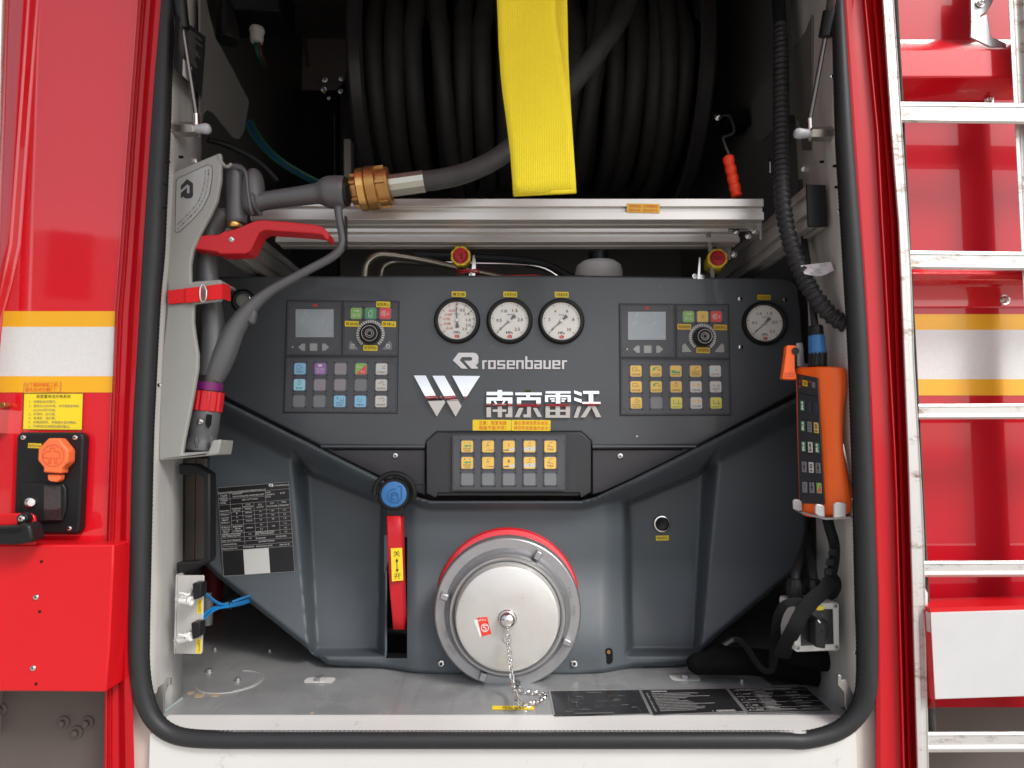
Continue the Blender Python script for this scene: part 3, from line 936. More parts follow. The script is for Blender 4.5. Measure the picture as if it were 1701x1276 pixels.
b = M(); b.prism([(1545, 1010), (1900, 1000), (1900, 1010), (1545, 1018)], YB - .018, .05); b.out("top_edge", RED_SATIN, bx)
b = M(); b.prism([(1536, 976), (1541, 985), (1541, 1014), (1536, 1014)], YB + .0, .01); b.out("rail_clip", WHITEP, ld)
screw(1500, 991, YB + .06, 6, truck, 'socket', RED, name='bolt')
# ------------------------------------------------------------------ pump control panel: fascia, drawer plates, moulded cover
pump = thing("pump_panel", "charcoal pump control panel with moulded slate lower cover filling the compartment", "control panel", (P(842, 1120, 0).x, 0, FZ))
b = M()
top = [(345, 476), (352, 463), (362, 459), (800, 457), (975, 457), (1300, 462), (1316, 465), (1326, 476), (1331, 520), (1338, 645)]
bot = [(1160, 741), (982, 741), (982, 733), (965, 718), (725, 718), (708, 733), (708, 741), (532, 741), (345, 646)]
b.prism(top + bot, 0.0, .022)
b.out("fascia", FASCIA, pump, bevel=.005, seg=4)
# folded-back top of the fascia
b = M(); b.prism3([P(356, 462, .004), P(800, 460, .004), P(1310, 465, .004), P(1310, 469, .02), P(356, 466, .02)][:3] + [P(1310, 470, .06), P(356, 468, .06)], Vector((0, 0, -.002))); b.out("top_fold", FASCIA, pump)
# folds above the drawer plates, plates
for pts in ([(534, 743.5), (706, 743.5), (706, 806), (690, 806), (640, 796)], [(984, 743.5), (1154, 743.5), (1046, 797), (1000, 818), (984, 822)]):
    b = M(); b.prism(pts, .006, .01); b.out("drawer_plate", DRAWER, pump, bevel=.0015)
b = M(); b.prism([(640, 795.5), (706, 795.5), (706, 822)], .0065, .004)
b.out("drawer_plate", DRAWER, pump)
for pts in (((534, 742, .003, 3.2), (706, 742, .003, 3.2)), ((984, 742, .003, 3.2), (1156, 742, .003, 3.2))):
    b = M(); b.pxtube(pts, 1, 10); b.out("folded_edge", FASCIA, pump)
for x0_, x1_ in ((552, 706), (984, 1133)):
    b = M(); b.rect(x0_, 745.5, x1_, 748, .0045, .003); b.out("seam", BLACKM, pump)
screw(657, 757, .006, 5.2, pump); screw(1030, 757.5, .006, 5.2, pump)
for x, y in ((1229, 497), (1305, 498), (1230, 577)):
    screw(x, y, 0, 4.4, pump, 'cross')
screw(1058, 725, 0, 1.6, pump, 'plain', STEEL, name='rivet')
# recessed frame of the middle module
b = M()
b.prism([(708, 733), (725, 718), (965, 718), (982, 733), (982, 818), (965, 828), (962, 819), (728, 819), (724, 828), (708, 820)], -.004, .02)
b.out("module_frame", HOUSING, pump, bevel=.0015)
b = M(); b.rect(724, 816, 964, 824, .0, .012); b.out("hinge_bar", HOUSING, pump, bevel=.001)

# the moulded lower cover: one sheet with embossed fields
AX = [(341, 646), (362, 660), (532, 745), (640, 799), (694, 826), (716, 832), (964, 832), (988, 826), (1046, 799), (1156, 744), (1330, 657), (1342, 650)]
BX = [(340, 1112), (0, 0)]
CX_ = 842
def cA(x):
    return lerp_curve(AX, x)
def cBot(x):
    pts = [(341, 940), (362, 960), (545, 1105), (625, 1110), (690, 1122), (730, 1126), (955, 1126), (1000, 1121), (1052, 1110), (1139, 1105), (1195, 1055), (1310, 960), (1342, 935)]
    return lerp_curve(pts, x)
def inside_sd(poly, x, y):
    """signed distance, positive inside"""
    n = len(poly); ins = False; best = 1e9
    for i in range(n):
        x0, y0 = poly[i]; x1, y1 = poly[(i + 1) % n]
        if (y0 > y) != (y1 > y) and x < (x1 - x0) * (y - y0) / (y1 - y0) + x0:
            ins = not ins
        dx, dy = x1 - x0, y1 - y0
        t = max(0, min(1, ((x - x0) * dx + (y - y0) * dy) / (dx * dx + dy * dy)))
        best = min(best, math.hypot(x - x0 - t * dx, y - y0 - t * dy))
    return best if ins else -best
REC_L = [(480, 740), (524, 775), (632, 830), (648, 850), (640, 1082), (616, 1090), (528, 1090), (514, 1076)]
REC_R = [(1199, 745), (1170, 770), (1060, 822), (1049, 850), (1057, 1076), (1068, 1086), (1150, 1086), (1161, 1074)]
def coverY(x, y):
    yy = .012
    # central field stands proud, shoulders step back
    dc = smooth((x - 634) / 60.0) * smooth((1056 - x) / 60.0)
    yy -= .020 * dc
    yy -= .045 * smooth((y - 925) / 170.0)      # the foot of the cover swells forward over the floor
    for m_ in (0, 1):
        x_ = x if not m_ else 1678 - x          # the right field mirrors the left one
        xo = lerp_curve([(745, 479), (1090, 513)], y)
        xi = lerp_curve([(790, 515), (1078, 527)], y)
        t1 = (x_ - xo) / (xi - xo)
        t2 = (lerp_curve([(830, 645), (1085, 640)], y) - x_) / 13.0
        t3 = (1092 - y) / 15.0
        t4 = (y - (790 + (x_ - 515) * .40)) / 10.0 + .9 if x_ > 515 else (y - (745 + (x_ - 479) * 1.2)) / 10.0 + .9
        t_ = min(t1, t2, t3, t4)
        if t_ > 0:
            t_ = min(1, t_)
            yy += .058 * smooth(t_)
    # lip along the upper contour, falling away underneath
    a = cA(x)
    wd = 44 if (x < 640 or x > 1046) else 13
    wd = 44 + (15 - 44) * (smooth((x - 610) / 90.0) * smooth((1076 - x) / 90.0))
    d = (y - a)
    yy -= (.068 - .034 * dc) * (1 - smooth((d - 2) / wd))
    # the rolled top of the lip turns back
    if d < 4:
        yy += .014 * (1 - d / 4.0) ** 2
    # bottom edge rolls back
    db = cBot(x) - y
    yy += .014 * (1 - smooth(db / 9.0))
    e = min(x - 341, 1342 - x)
    yy += .012 * (1 - smooth(e / 6.0))
    return yy
xs = sorted(set(list(range(341, 1343, 3)) + [640, 676, 532, 545, 694, 716, 964, 988, 1139, 1342, 1310]))
ys = sorted(set(list(range(644, 1130, 3)) + [893, 1094]))
b = M()
vv = {}
def gv(i, j):
    x = xs[i]; y = max(cA(x), min(cBot(x), ys[j]))
    key = (i, round(y, 2))
    if key not in vv:
        vv[key] = b.bm.verts.new(P(x, y, coverY(x, y)))
    return vv[key]
for i in range(len(xs) - 1):
    for j in range(len(ys) - 1):
        if 640 <= xs[i] < 676 and 893 <= ys[j] < 1094:
            continue
        q = []
        for v in (gv(i, j), gv(i + 1, j), gv(i + 1, j + 1), gv(i, j + 1)):
            if v not in q:
                q.append(v)
        if len(q) >= 3:
            try:
                b.bm.faces.new(q)
            except ValueError:
                pass
cover = b.out("lower_cover", COVER, pump, ang=60)
s = cover.modifiers.new("thickness", 'SOLIDIFY'); s.thickness = .003; s.offset = -1
b = M()
b.prism([(641, 892), (675, 892), (675, 1095), (641, 1094)], .06, .003)
b.out("slot_back", BLACKM, pump)
b = M(); b.prism([(638, 889), (648, 889), (646, 926), (640, 950), (638, 951)], .004, .010); b.out("slot_corner", COVER, pump)
b = M(); b.tube([P(630, 1048, .045), P(690, 1050, .045)], .008, 12); b.out("linkage_rod", BLACK, pump)
for x, y in ((733, 1102), (954, 1102)):
    screw(x, y, coverY(x, y) - .001, 6, pump, 'socket')
b = M(); b.prism(rr(1005, 1077, 1018, 1103, 6, 5), coverY(1010, 1088) - .0012, .0012); b.out("oval_slot", BLACKM, pump)
b = M(); b.lathe(P(1011, 1083, coverY(1010, 1088) - .0013), Vector((0, -1, 0)), [(0, .003), (.001, .003)], 10); b.out("slot_glint", BRASS, pump)

# ------------------------------------------------------------------ the rating plate
NP = ((361, 810), (480, 800), (490, 950), (371, 958))
f0 = front(.0085)
lines = [("本泵由卢森堡亚国际股份公司制造", .04, .022, .026, .40, GREYINK, 'l')]
npo = sticker("black rating plate with white table print and a blank white square", NP, f0, PLATE, [
    ("MANUFACTURED BY ROSENBAUER INTERNATIONAL AG", .34, .065, .026, .66, WHITEINK),
    ("产品名称", .08, .10, .022, .10, WHITEINK), ("PRODUCT", .08, .125, .024, .12, WHITEINK),
    ("车载消防泵", .27, .085, .022, .14, WHITEINK), ("TRUCK MOUNTED NP/HP FIRE PUMP", .42, .118, .024, .44, WHITEINK),
    ("产品型号", .08, .152, .022, .10, WHITEINK), ("MODEL", .065, .178, .024, .09, WHITEINK), ("CB42·10/7·75-NH45", .44, .16, .024, .22, WHITEINK),
    ("PUMP", .70, .10, .022, .07, WHITEINK), ("GEARBOX", .73, .125, .022, .12, WHITEINK), ("RATIO", .70, .15, .022, .07, WHITEINK), ("53:47", .90, .12, .024, .07, WHITEINK),
    ("MAIN DATA", .08, .268, .024, .13, WHITEINK),
    ("WORKING", .245, .252, .024, .13, WHITEINK), ("STATUS", .245, .275, .024, .10, WHITEINK),
    ("[r/min]", .41, .215, .022, .06, WHITEINK), ("ROTATION", .41, .24, .024, .13, WHITEINK), ("SPEED", .41, .264, .024, .09, WHITEINK),
    ("[l/s]", .575, .228, .022, .05, WHITEINK), ("OUTPUT", .575, .256, .024, .10, WHITEINK),
    ("[kW]", .745, .225, .022, .05, WHITEINK), ("PTO POWER", .745, .256, .024, .145, WHITEINK),
    ("[MPa]", .91, .222, .022, .06, WHITEINK), ("PRESSURE", .91, .256, .024, .13, WHITEINK),
    ("吸深[m] 3", .08, .31, .022, .12, WHITEINK), ("SUCTION", .08, .345, .024, .11, WHITEINK), ("HEIGHT", .08, .37, .024, .09, WHITEINK), ("吸深[m] 7", .08, .40, .022, .12, WHITEINK),
    ("1", .245, .305, .024, .012, WHITEINK), ("2", .245, .35, .024, .016, WHITEINK), ("3", .245, .395, .024, .016, WHITEINK),
    ("2850±50", .41, .305, .022, .09, WHITEINK), ("3110±50", .41, .352, .022, .09, WHITEINK), ("2760±50", .41, .398, .022, .09, WHITEINK),
    ("75", .575, .305, .022, .03, WHITEINK), ("7.5", .575, .352, .022, .035, WHITEINK), ("37", .575, .398, .022, .03, WHITEINK),
    ("120", .745, .305, .022, .04, WHITEINK), ("125", .745, .352, .022, .04, WHITEINK), ("93", .745, .398, .022, .03, WHITEINK),
    ("1.0", .91, .308, .022, .035, WHITEINK), ("4.0", .91, .355, .022, .035, WHITEINK), ("1.0", .91, .40, .022, .035, WHITEINK),
    ("吸深[m] 3", .08, .452, .022, .12, WHITEINK), ("SUCTION", .08, .478, .024, .11, WHITEINK), ("HEIGHT", .08, .503, .024, .09, WHITEINK),
    ("低高压联用", .245, .452, .022, .13, WHITEINK), ("NP+HP", .245, .478, .024, .08, WHITEINK), ("COMBINED", .245, .503, .024, .13, WHITEINK),
    ("3140±50", .41, .475, .022, .09, WHITEINK), ("60", .575, .45, .022, .03, WHITEINK), ("7.5", .575, .50, .022, .035, WHITEINK), ("165", .745, .475, .022, .04, WHITEINK),
    ("1.0", .91, .455, .022, .035, WHITEINK), ("4.0", .91, .505, .022, .035, WHITEINK),
    ("低压最大工作压力[MPa]", .15, .533, .022, .26, WHITEINK), ("MAX. PRESSURE [NP]", .145, .555, .022, .25, WHITEINK), ("1.6", .41, .545, .022, .035, WHITEINK),
    ("高压最大工作压力[MPa]", .62, .533, .022, .26, WHITEINK), ("MAX. PRESSURE [HP]", .61, .555, .022, .25, WHITEINK), ("4.2", .91, .548, .022, .035, WHITEINK),
    ("MAX. INLET PRESSURE", .145, .602, .022, .26, WHITEINK), ("0.4", .41, .592, .022, .035, WHITEINK), ("STANDARD", .56, .60, .022, .13, WHITEINK), ("GB 6245-2006", .84, .596, .022, .15, WHITEINK),
    ("CERTIFICATE NO.", .12, .645, .022, .20, WHITEINK), ("ZJ01508181100342N", .63, .64, .022, .22, WHITEINK),
    ("PRODUCTION NO.", .12, .692, .022, .21, WHITEINK), ("PC287UJ0124", .38, .69, .022, .15, WHITEINK), ("PRODUCTION DATE:", .60, .69, .022, .23, WHITEINK), ("2020. 05. 25", .88, .69, .022, .14, WHITEINK)],
    name="rating_plate", cat="rating plate")
b = M()
Q = quad(*NP); g = lambda u, v, off: f0(*Q(u, v), off)
def hl(v, u0=0.0, u1=1.0): b.line([(u0, v), (u1, v)], .003, g, 0, off=.0011)
def vl(u, v0, v1): b.line([(u, v0), (u, v1)], .004, g, 0, off=.0013)
for v in (.078, .20, .29, .43, .525, .572, .62, .668, .712): hl(v)
hl(.138, 0, .66); hl(.335, .165, 1); hl(.38, .165, 1); hl(.478, .49, .66); hl(.478, .83, 1)
vl(.165, .078, .525); vl(.33, .20, .525); vl(.49, .20, .525); vl(.66, .078, .525); vl(.83, .20, .572); vl(.33, .525, .668); vl(.49, .525, .62)
b.line([(0.004, 0.004), (.996, .004), (.996, .996), (.004, .996)], .004, g, 0, off=.0015, closed=True)
b.out("table_lines", mat("grey_print", (.38, .38, .37), .6, var=0), npo, smoothing=False)
b = M(); b.fill([(.30, .715), (.655, .715), (.655, .992), (.30, .992)], g, 0, .0012); b.out("blank_square", mat("blank_white_print", (.62, .62, .6), .5, var=.02), npo, smoothing=False)
b = M(); P_np = lambda px, py, off: f0(px, py, off)
rlogo(b, 450, 806.4, 8, P_np, 0, .0012); b.text("rosenbauer", 468, 805.5, 4.6, P_np, 25, 0, ang=-.07, off=.0012); b.out("maker_mark", WHITEINK, npo, smoothing=False)

# ------------------------------------------------------------------ pressure gauges
def tickring(b, c, r0, r1, a0, a1, n, w_, mi=0, off=.0010):
    for k in range(n + 1):
        a = R(a0 + (a1 - a0) * k / n)
        ca, sa = math.cos(a), math.sin(a)
        ex, ey = -sa * w_ / 2, ca * w_ / 2
        b.face([c + Vector((r * ca + s_ * ex, -off, r * sa + s_ * ey)) for r, s_ in ((r0, 1), (r1, 1), (r1, -1), (r0, -1))], mi)
def gauge(px, py, rpx, label, nums, needle, ticks, unit="MPa", grp="pressure gauges in the charcoal panel", rednums=None):
    c = P(px, py, 0); q = mm(0); r = rpx * q
    t = thing("pressure_gauge", label, "gauge", c, grp)
    b = M(); b.lathe(c, Vector((0, -1, 0)), [(0, r * 1.0), (.003, r * 1.0), (.0085, r * .97), (.010, r * .92), (.0095, r * .86), (.004, r * .815), (.002, r * .80)], 56, caps=False)
    b.out("bezel", BLACK, t, ang=50)
    b = M(); b.lathe(c + Vector((0, -.0032, 0)), Vector((0, -1, 0)), [(0, r * .81), (.0002, r * .81)], 48); di = b.out("dial", DIAL, t)
    cc = c + Vector((0, -.0034, 0))
    b = M()
    for (r0, r1, a0, a1, n, w_, mi) in ticks:
        tickring(b, cc, r0 * r, r1 * r, a0, a1, n, w_, mi)
    fd = lambda x, y, off: cc + Vector((x * r, -off - .0006, -y * r))
    for s_, a, rr_, h in nums:
        a = R(a); b.text(s_, math.cos(a) * rr_, -math.sin(a) * rr_, h, fd, mi=0, wd=h * .42 * len(s_))
    for s_, a, rr_, h in (rednums or []):
        a = R(a); b.text(s_, math.cos(a) * rr_, -math.sin(a) * rr_, h, fd, mi=1, wd=h * .40 * len(s_))
    b.text(unit, 0, .52, .17, fd, mi=0)
    b.text("▬▬", 0, -.27, .12, fd, .22, mi=2)
    rlogo(b, 0, .69, .2, fd, 1)
    b.out("scale_print", [INK, REDINK, BLUEINK], di, smoothing=False)
    b = M(); a = R(needle)
    u_ = Vector((math.cos(a), 0, math.sin(a))); v_ = Vector((-math.sin(a), 0, math.cos(a)))
    nc = cc + Vector((0, -.0022, 0))
    b.prism3([nc + u_ * r * .70 + v_ * r * .008, nc + u_ * r * .70 - v_ * r * .008, nc - v_ * r * .025, nc - u_ * r * .12 - v_ * r * .03, nc - u_ * r * .30 - v_ * r * .09, nc - u_ * r * .33, nc - u_ * r * .30 + v_ * r * .09, nc - u_ * r * .12 + v_ * r * .03, nc + v_ * r * .025], Vector((0, .0004, 0)))
    nd = b.out("needle", GREYINK, t, smoothing=False)
    b = M(); b.lathe(nc + Vector((0, -.0002, 0)), Vector((0, -1, 0)), [(0, r * .075), (.0012, r * .07), (.0016, 0)], 16); b.out("hub", SILVER, nd)
    return t
std = [(.70, .77, 225, -45, 5, .0009, 0), (.73, .77, 225, -45, 25, .0004, 0)]
gauge(759.5, 533, 39, "white gauge with a half red scale and its needle upright, below the leftmost yellow tag",
      [("0", 92, .50, .16), ("0.5", 63, .50, .17), ("1.0", 33, .52, .16), ("1.5", 2, .50, .16), ("2.0", -23, .52, .16), ("2.5", -48, .50, .16)], 94,
      [(.66, .77, 88, -50, 5, .0009, 0), (.72, .77, 88, -50, 25, .0004, 0), (.66, .77, 92, 222, 5, .0009, 1), (.72, .77, 92, 222, 20, .0004, 1)],
      rednums=[("-0.02", 118, .48, .16), ("-0.04", 146, .46, .16), ("-0.06", 172, .46, .16), ("-0.08", 198, .46, .16), ("-0.10", 225, .48, .16)])
gauge(846.5, 533.5, 39, "white gauge reading up to 2.5 between the two other gauges of the middle row",
      [("0", 222, .52, .17), ("0.5", 178, .45, .18), ("1.0", 118, .48, .18), ("1.5", 62, .50, .18), ("2.0", 5, .46, .18), ("2.5", -48, .50, .18)], 224, std)
gauge(932.3, 534, 39, "white gauge reading up to 10, rightmost of the middle row of three",
      [("0", 222, .52, .17), ("2", 172, .52, .18), ("4", 122, .50, .18), ("6", 60, .50, .18), ("8", 7, .52, .18), ("10", -48, .50, .18)], 224, std)
gauge(1268.5, 537.5, 37.5, "white gauge with black bezel alone among three screws at the far right of the fascia",
      [("0", 222, .52, .17), ("0.5", 178, .45, .18), ("1.0", 118, .48, .18), ("1.5", 62, .50, .18), ("2.0", 5, .46, .18), ("2.5", -48, .50, .18)], 224, std)
# small sunk gauge half behind the nozzle
c = P(404, 500, 0)
t = thing("pressure_gauge", "small sunken gauge half hidden behind the grey nozzle at the fascia's left end", "gauge", c, "pressure gauges in the charcoal panel")
b = M(); b.lathe(c, Vector((0, -1, 0)), [(0, .020), (.002, .020), (.003, .0185), (-.001 + .003, .017), (.0005, .0165)], 32, caps=False); b.out("bezel", BLACKM, t)
b = M(); b.lathe(c + Vector((.001, -.001, 0)), Vector((0, -1, 0)), [(0, .0125), (.0015, .0125), (.002, .0115), (.001, .011)], 28, caps=False); b.out("rim", STEEL, t)
b = M(); b.lathe(c + Vector((.001, -.0008, 0)), Vector((0, -1, 0)), [(0, .0112), (.0004, .0112)], 28); di = b.out("dial", mat("dim_dial", (.30, .30, .29), .4), t)
b = M(); tickring(b, c + Vector((.001, -.0012, 0)), .008, .0105, 220, -40, 12, .0006); b.out("scale_print", INK, di, smoothing=False)

FP = front(0.0)
def tagst(txt, x0, y0, x1, y1, what, m=YELLOW, ink=INK, h=.62, wd=.86, Y=0.0, dy=0.6):
    sticker(what, ((x0, y0), (x1, y0 + dy), (x1, y1 + dy), (x0, y1)), front(Y), m, [(txt, .5, .5, h, wd, ink)], rnd=.1)
tagst("真空表", 750.3, 484, 773.8, 493.2, "yellow tag reading 真空表 above the half red gauge")
tagst("水泵常压表", 836, 484.3, 859, 493.5, "yellow tag reading 水泵常压表 above the middle gauge")
tagst("水泵高压表", 921.5, 484.5, 944.7, 494, "yellow tag reading 水泵高压表 above the gauge that reads up to 10")
tagst("空压机压力表", 1258, 489.5, 1280, 498, "ochre tag above the lone gauge at the right end of the fascia", YELLOWK)
sticker("yellow warning sticker with two lines of red characters about electrics, left one of the pair", ((785.2, 697.3), (849.5, 697.6), (849.2, 715.6), (785, 715.3)), FP, YELLOW,
        [("注意：泵室电器", .52, .29, .40, .72, REDINK), ("电路不能冲洗！", .52, .74, .40, .70, REDINK)], rnd=.06)
sticker("yellow warning sticker with two lines of red characters about draining, right one of the pair", ((850, 697.6), (914.5, 698), (914.3, 716), (849.8, 715.6)), FP, YELLOW,
        [("请在使用完泵系统后，", .52, .29, .40, .92, REDINK), ("排空所有管道内余水！", .52, .74, .40, .92, REDINK)], rnd=.06)

# ------------------------------------------------------------------ emblem, lettering
def c2(pts):
    return [(x / 4.86 + 670, y / 4.86 + 470) for x, y in pts]
def pillow(b, ytop, ybot, bulge):
    """slice the pieces across and bow their faces outwards, as the pressed chrome is"""
    zt_, zb_ = P(800, ytop, 0).z, P(800, ybot, 0).z
    for k in range(1, 16):
        z = zb_ + (zt_ - zb_) * k / 16
        bmesh.ops.bisect_plane(b.bm, geom=b.bm.verts[:] + b.bm.edges[:] + b.bm.faces[:], plane_co=(0, 0, z), plane_no=(0, 0, 1))
    for v in b.bm.verts:
        if v.co.y < -.001:
            t_ = (v.co.z - (zt_ + zb_) / 2) / ((zt_ - zb_) / 2)
            v.co.y -= bulge * (1 - t_ * t_)
em = thing("winged_emblem", "large chrome W shaped emblem left of the four chrome characters", "emblem", P(742, 692, 0))
for pts in ([(85, 748), (181, 748), (284, 948), (306, 908), (342, 965), (270, 1080)], [(235, 750), (332, 750), (472, 997), (422, 1080)], [(395, 750), (620, 752), (500, 943)]):
    b = M(); b.prism(c2(pts), -.003, .003); pillow(b, 623, 693, .0060); b.out("blade", CHROME, em, ang=50)
lg = thing("maker_badge", "silver arrow shaped R logo with the word rosenbauer beside it", "badge", P(845, 613, 0))
b = M(); b.prism(c2(RLOGO), -.002, .002); b.out("logo", SILVER, lg, bevel=.0003)
def letters():
    t, u = 17, 13           # upright and bar thickness
    X0, X1 = 625, 695
    yield 'r', [(637, X0, 637 + t, X1), (637 + t, X0, 676, X0 + u)]
    yield 'o', [(685, X0, 685 + t, X1), (729, X0, 746, X1), (685 + t, X0, 729, X0 + u), (685 + t, X1 - u, 729, X1)]
    yield 's', [(758, X0, 822, X0 + u), (758, X0 + u, 758 + t, X0 + 29), (758, X0 + 29, 822, X0 + 42), (822 - t, X0 + 42, 822, X1 - u), (758, X1 - u, 822, X1)]
    yield 'e', [(835, X0, 835 + t, X1), (835 + t, X0, 901, X0 + u), (901 - t, X0 + u, 901, X0 + 29), (835 + t, X0 + 29, 901, X0 + 41), (835 + t, X1 - u, 901, X1)]
    yield 'n', [(911, X0, 911 + t, X1), (911 + t, X0, 972 - t, X0 + u), (972 - t, X0, 972, X1)]
    yield 'b', [(984, 593, 984 + t, X1), (984 + t, X0, 1046 - t, X0 + u), (984 + t, X1 - u, 1046 - t, X1), (1046 - t, X0, 1046, X1)]
    yield 'a', [(1057, X0, 1119 - t, X0 + u), (1119 - t, X0, 1119, X1), (1057, X0 + 29, 1119 - t, X0 + 41), (1057, X0 + 41, 1057 + t, X1 - u), (1057, X1 - u, 1119 - t, X1)]
    yield 'u', [(1131, X0, 1131 + t, X1), (1131 + t, X1 - u, 1191 - t, X1), (1191 - t, X0, 1191, X1)]
    yield 'e', [(1203, X0, 1203 + t, X1), (1203 + t, X0, 1267, X0 + u), (1267 - t, X0 + u, 1267, X0 + 29), (1203 + t, X0 + 29, 1267, X0 + 41), (1203 + t, X1 - u, 1267, X1)]
    yield 'r', [(1281, X0, 1281 + t, X1), (1281 + t, X0, 1322, X0 + u)]
for ch, rs in letters():
    b = M()
    for i, (a, c_, d, e) in enumerate(rs):
        b.prism(c2([(a, c_), (d, c_), (d, e), (a, e)]), -.0017 - .00004 * i, .0017)
    b.out("letter", SILVER, lg, smoothing=False)
hz = thing("chrome_characters", "four raised chrome Chinese characters under the silver rosenbauer badge", "lettering", P(903, 693, 0))
def Rr(a, c_, d, e):
    return [(a, c_), (d, c_), (d, e), (a, e)]
HZ = [
    [Rr(760, 865, 798, 930), Rr(672, 880, 885, 908), Rr(672, 925, 880, 952), Rr(672, 925, 708, 1085), Rr(845, 925, 880, 1085), Rr(825, 1058, 860, 1085), Rr(722, 975, 832, 992), Rr(722, 1022, 832, 1042), Rr(762, 975, 797, 1085), [(728, 955), (745, 955), (762, 980), (745, 980)], [(808, 955), (825, 955), (808, 980), (792, 980)]],
    [Rr(985, 868, 1030, 895), Rr(903, 885, 1117, 908), Rr(992, 905, 1022, 928), Rr(917, 925, 1108, 948), Rr(917, 980, 1108, 1003), Rr(917, 925, 950, 1003), Rr(1073, 925, 1108, 1003), Rr(998, 1000, 1030, 1086), Rr(970, 1062, 1010, 1086), [(935, 1010), (970, 1010), (937, 1085), (898, 1085)], [(1045, 1010), (1078, 1010), (1120, 1083), (1084, 1083)]],
    [Rr(1147, 875, 1350, 894), Rr(1143, 906, 1350, 924), Rr(1143, 906, 1168, 962), Rr(1325, 906, 1350, 962), Rr(1230, 890, 1266, 975), Rr(1182, 932, 1222, 943), Rr(1194, 950, 1222, 961), Rr(1275, 932, 1314, 943), Rr(1275, 950, 1302, 961), Rr(1147, 980, 1345, 1000), Rr(1147, 1025, 1345, 1042), Rr(1147, 1068, 1345, 1089), Rr(1147, 980, 1182, 1089), Rr(1310, 980, 1345, 1089), Rr(1228, 980, 1264, 1089)],
    [[(1378, 868), (1440, 888), (1438, 915), (1378, 893)], [(1378, 925), (1437, 943), (1437, 970), (1378, 950)], [(1405, 1000), (1440, 988), (1407, 1089), (1374, 1089)], Rr(1450, 873, 1580, 897), Rr(1443, 962, 1590, 984), Rr(1495, 890, 1531, 990), [(1498, 984), (1532, 984), (1470, 1086), (1430, 1086)], [(1508, 984), (1543, 984), (1597, 1085), (1556, 1085)]]]
for strokes in HZ:
    b = M()
    for i, pts in enumerate(strokes):
        b.prism(c2(pts), -.0030 - .00006 * i, .003 + .00006 * i)
    pillow(b, 647, 695, .0036)
    b.out("character", CHROME, hz, ang=50)

# ------------------------------------------------------------------ key modules
_key = {}
def keycap(kind, px, py, Y, sz, par, legend=None):
    s = sz * mm(Y) / 2
    kk = (kind, round(sz, 1))
    c = P(px, py, Y)
    if kk not in _key:
        b = M(); z = Vector((0, 0, 0))
        def rrv(h, r_, y): return [Vector((x, y, -v)) for x, v in rr(-h, -h, h, h, r_, 4)]
        b.prism3(rrv(s, s * .28, -.0022), Vector((0, .0022, 0)), 0)
        for sx in (-1, 1):
            for sy in (-1, 1):
                b.prism3([Vector((sx * s * 1.28, -.0006, sy * s * 1.28)), Vector((sx * s * .80, -.0006, sy * s * 1.28)), Vector((sx * s * 1.28, -.0006, sy * s * .80))], Vector((0, .0006, 0)), 2)
        b.prism3(rrv(s * 1.16, s * .34, -.0009), Vector((0, .0009, 0)), 1)
        o = b.out("key", [K[kind], KEYRIM, MODULE_EDGE], base=z, ang=40)
        _key[kk] = o.data; bpy.data.objects.remove(o)
    o = bpy.data.objects.new("key", _key[kk]); COL.objects.link(o)
    o.location = c; WL[o.name] = c
    o.parent = par; o.matrix_parent_inverse = Matrix.Translation(-world_loc(par))
    if legend:
        b = M(); mats = [GREYINK, WHITEINK, K['d'], K['r'], K['c'], K['w'], K['y'], K['g']]
        f = lambda x, y, off: c + Vector((x * s, -.0022 - off, -y * s))
        for it in legend:
            if it[0] == 't':
                _, txt, x, y, h, wd, mi = it
                b.text(txt, x, y, h, f, wd, mi, off=.0004)
            elif it[0] == 'l':
                b.line(it[1], it[2], f, it[3], off=.0003)
            elif it[0] == 'f':
                b.fill(it[1], f, it[2], .00025)
        b.out("legend", mats, o, smoothing=False)
    return o
def T(txt, y=.55, h=.42, mi=0, wd=1.5, x=0): return ('t', txt, x, y, h, wd, mi)
TANK = ('l', [(-.55, -.55), (-.55, .1), (.1, .1), (.1, -.55), (-.55, -.55)], .07, 0)
ARR = ('l', [(.3, -.15), (.55, -.15)], .12, 0)
FLAME = ('l', [(0, -.8), (.25, -.5), (.25, -.15), (0, 0), (-.25, -.15), (-.2, -.5), (0, -.8)], .07, 0)
DOTS = ('f', [(-.5, -.35), (-.25, -.35), (-.25, -.15), (-.5, -.15)], 0)
def module(label, outer, splits, name='control_module', Y=-.0032):
    t = thing(name, label, "control module", P((outer[3][0] + outer[2][0]) / 2, outer[2][1], 0))
    b = M(); b.prism(outer, -.0018, .0018); b.out("back_plate", MODULE_EDGE, t, bevel=.0004)
    for q in splits:
        b = M(); ins = 1.3
        cx = sum(p[0] for p in q) / 4; cy = sum(p[1] for p in q) / 4
        b.prism([(x + (ins if x < cx else -ins), y + (ins if y < cy else -ins)) for x, y in q], Y, .0016)
        o = b.out("overlay", MODULE, t, bevel=.0003)
        b = M(); f = front(Y)
        i2 = 3.0
        qq = [(x + (i2 if x < cx else -i2), y + (i2 if y < cy else -i2)) for x, y in q]
        b.line(qq, .6, f, 0, .0002, closed=True)
        cut = 11
        for (x, y) in qq:
            sx = 1 if x < cx else -1; sy = 1 if y < cy else -1
            b.line([(x + sx * cut, y), (x, y + sy * cut)], .6, f, 0, .00035)
        b.out("edge_line", MODULE_EDGE, o, smoothing=False)
    return t
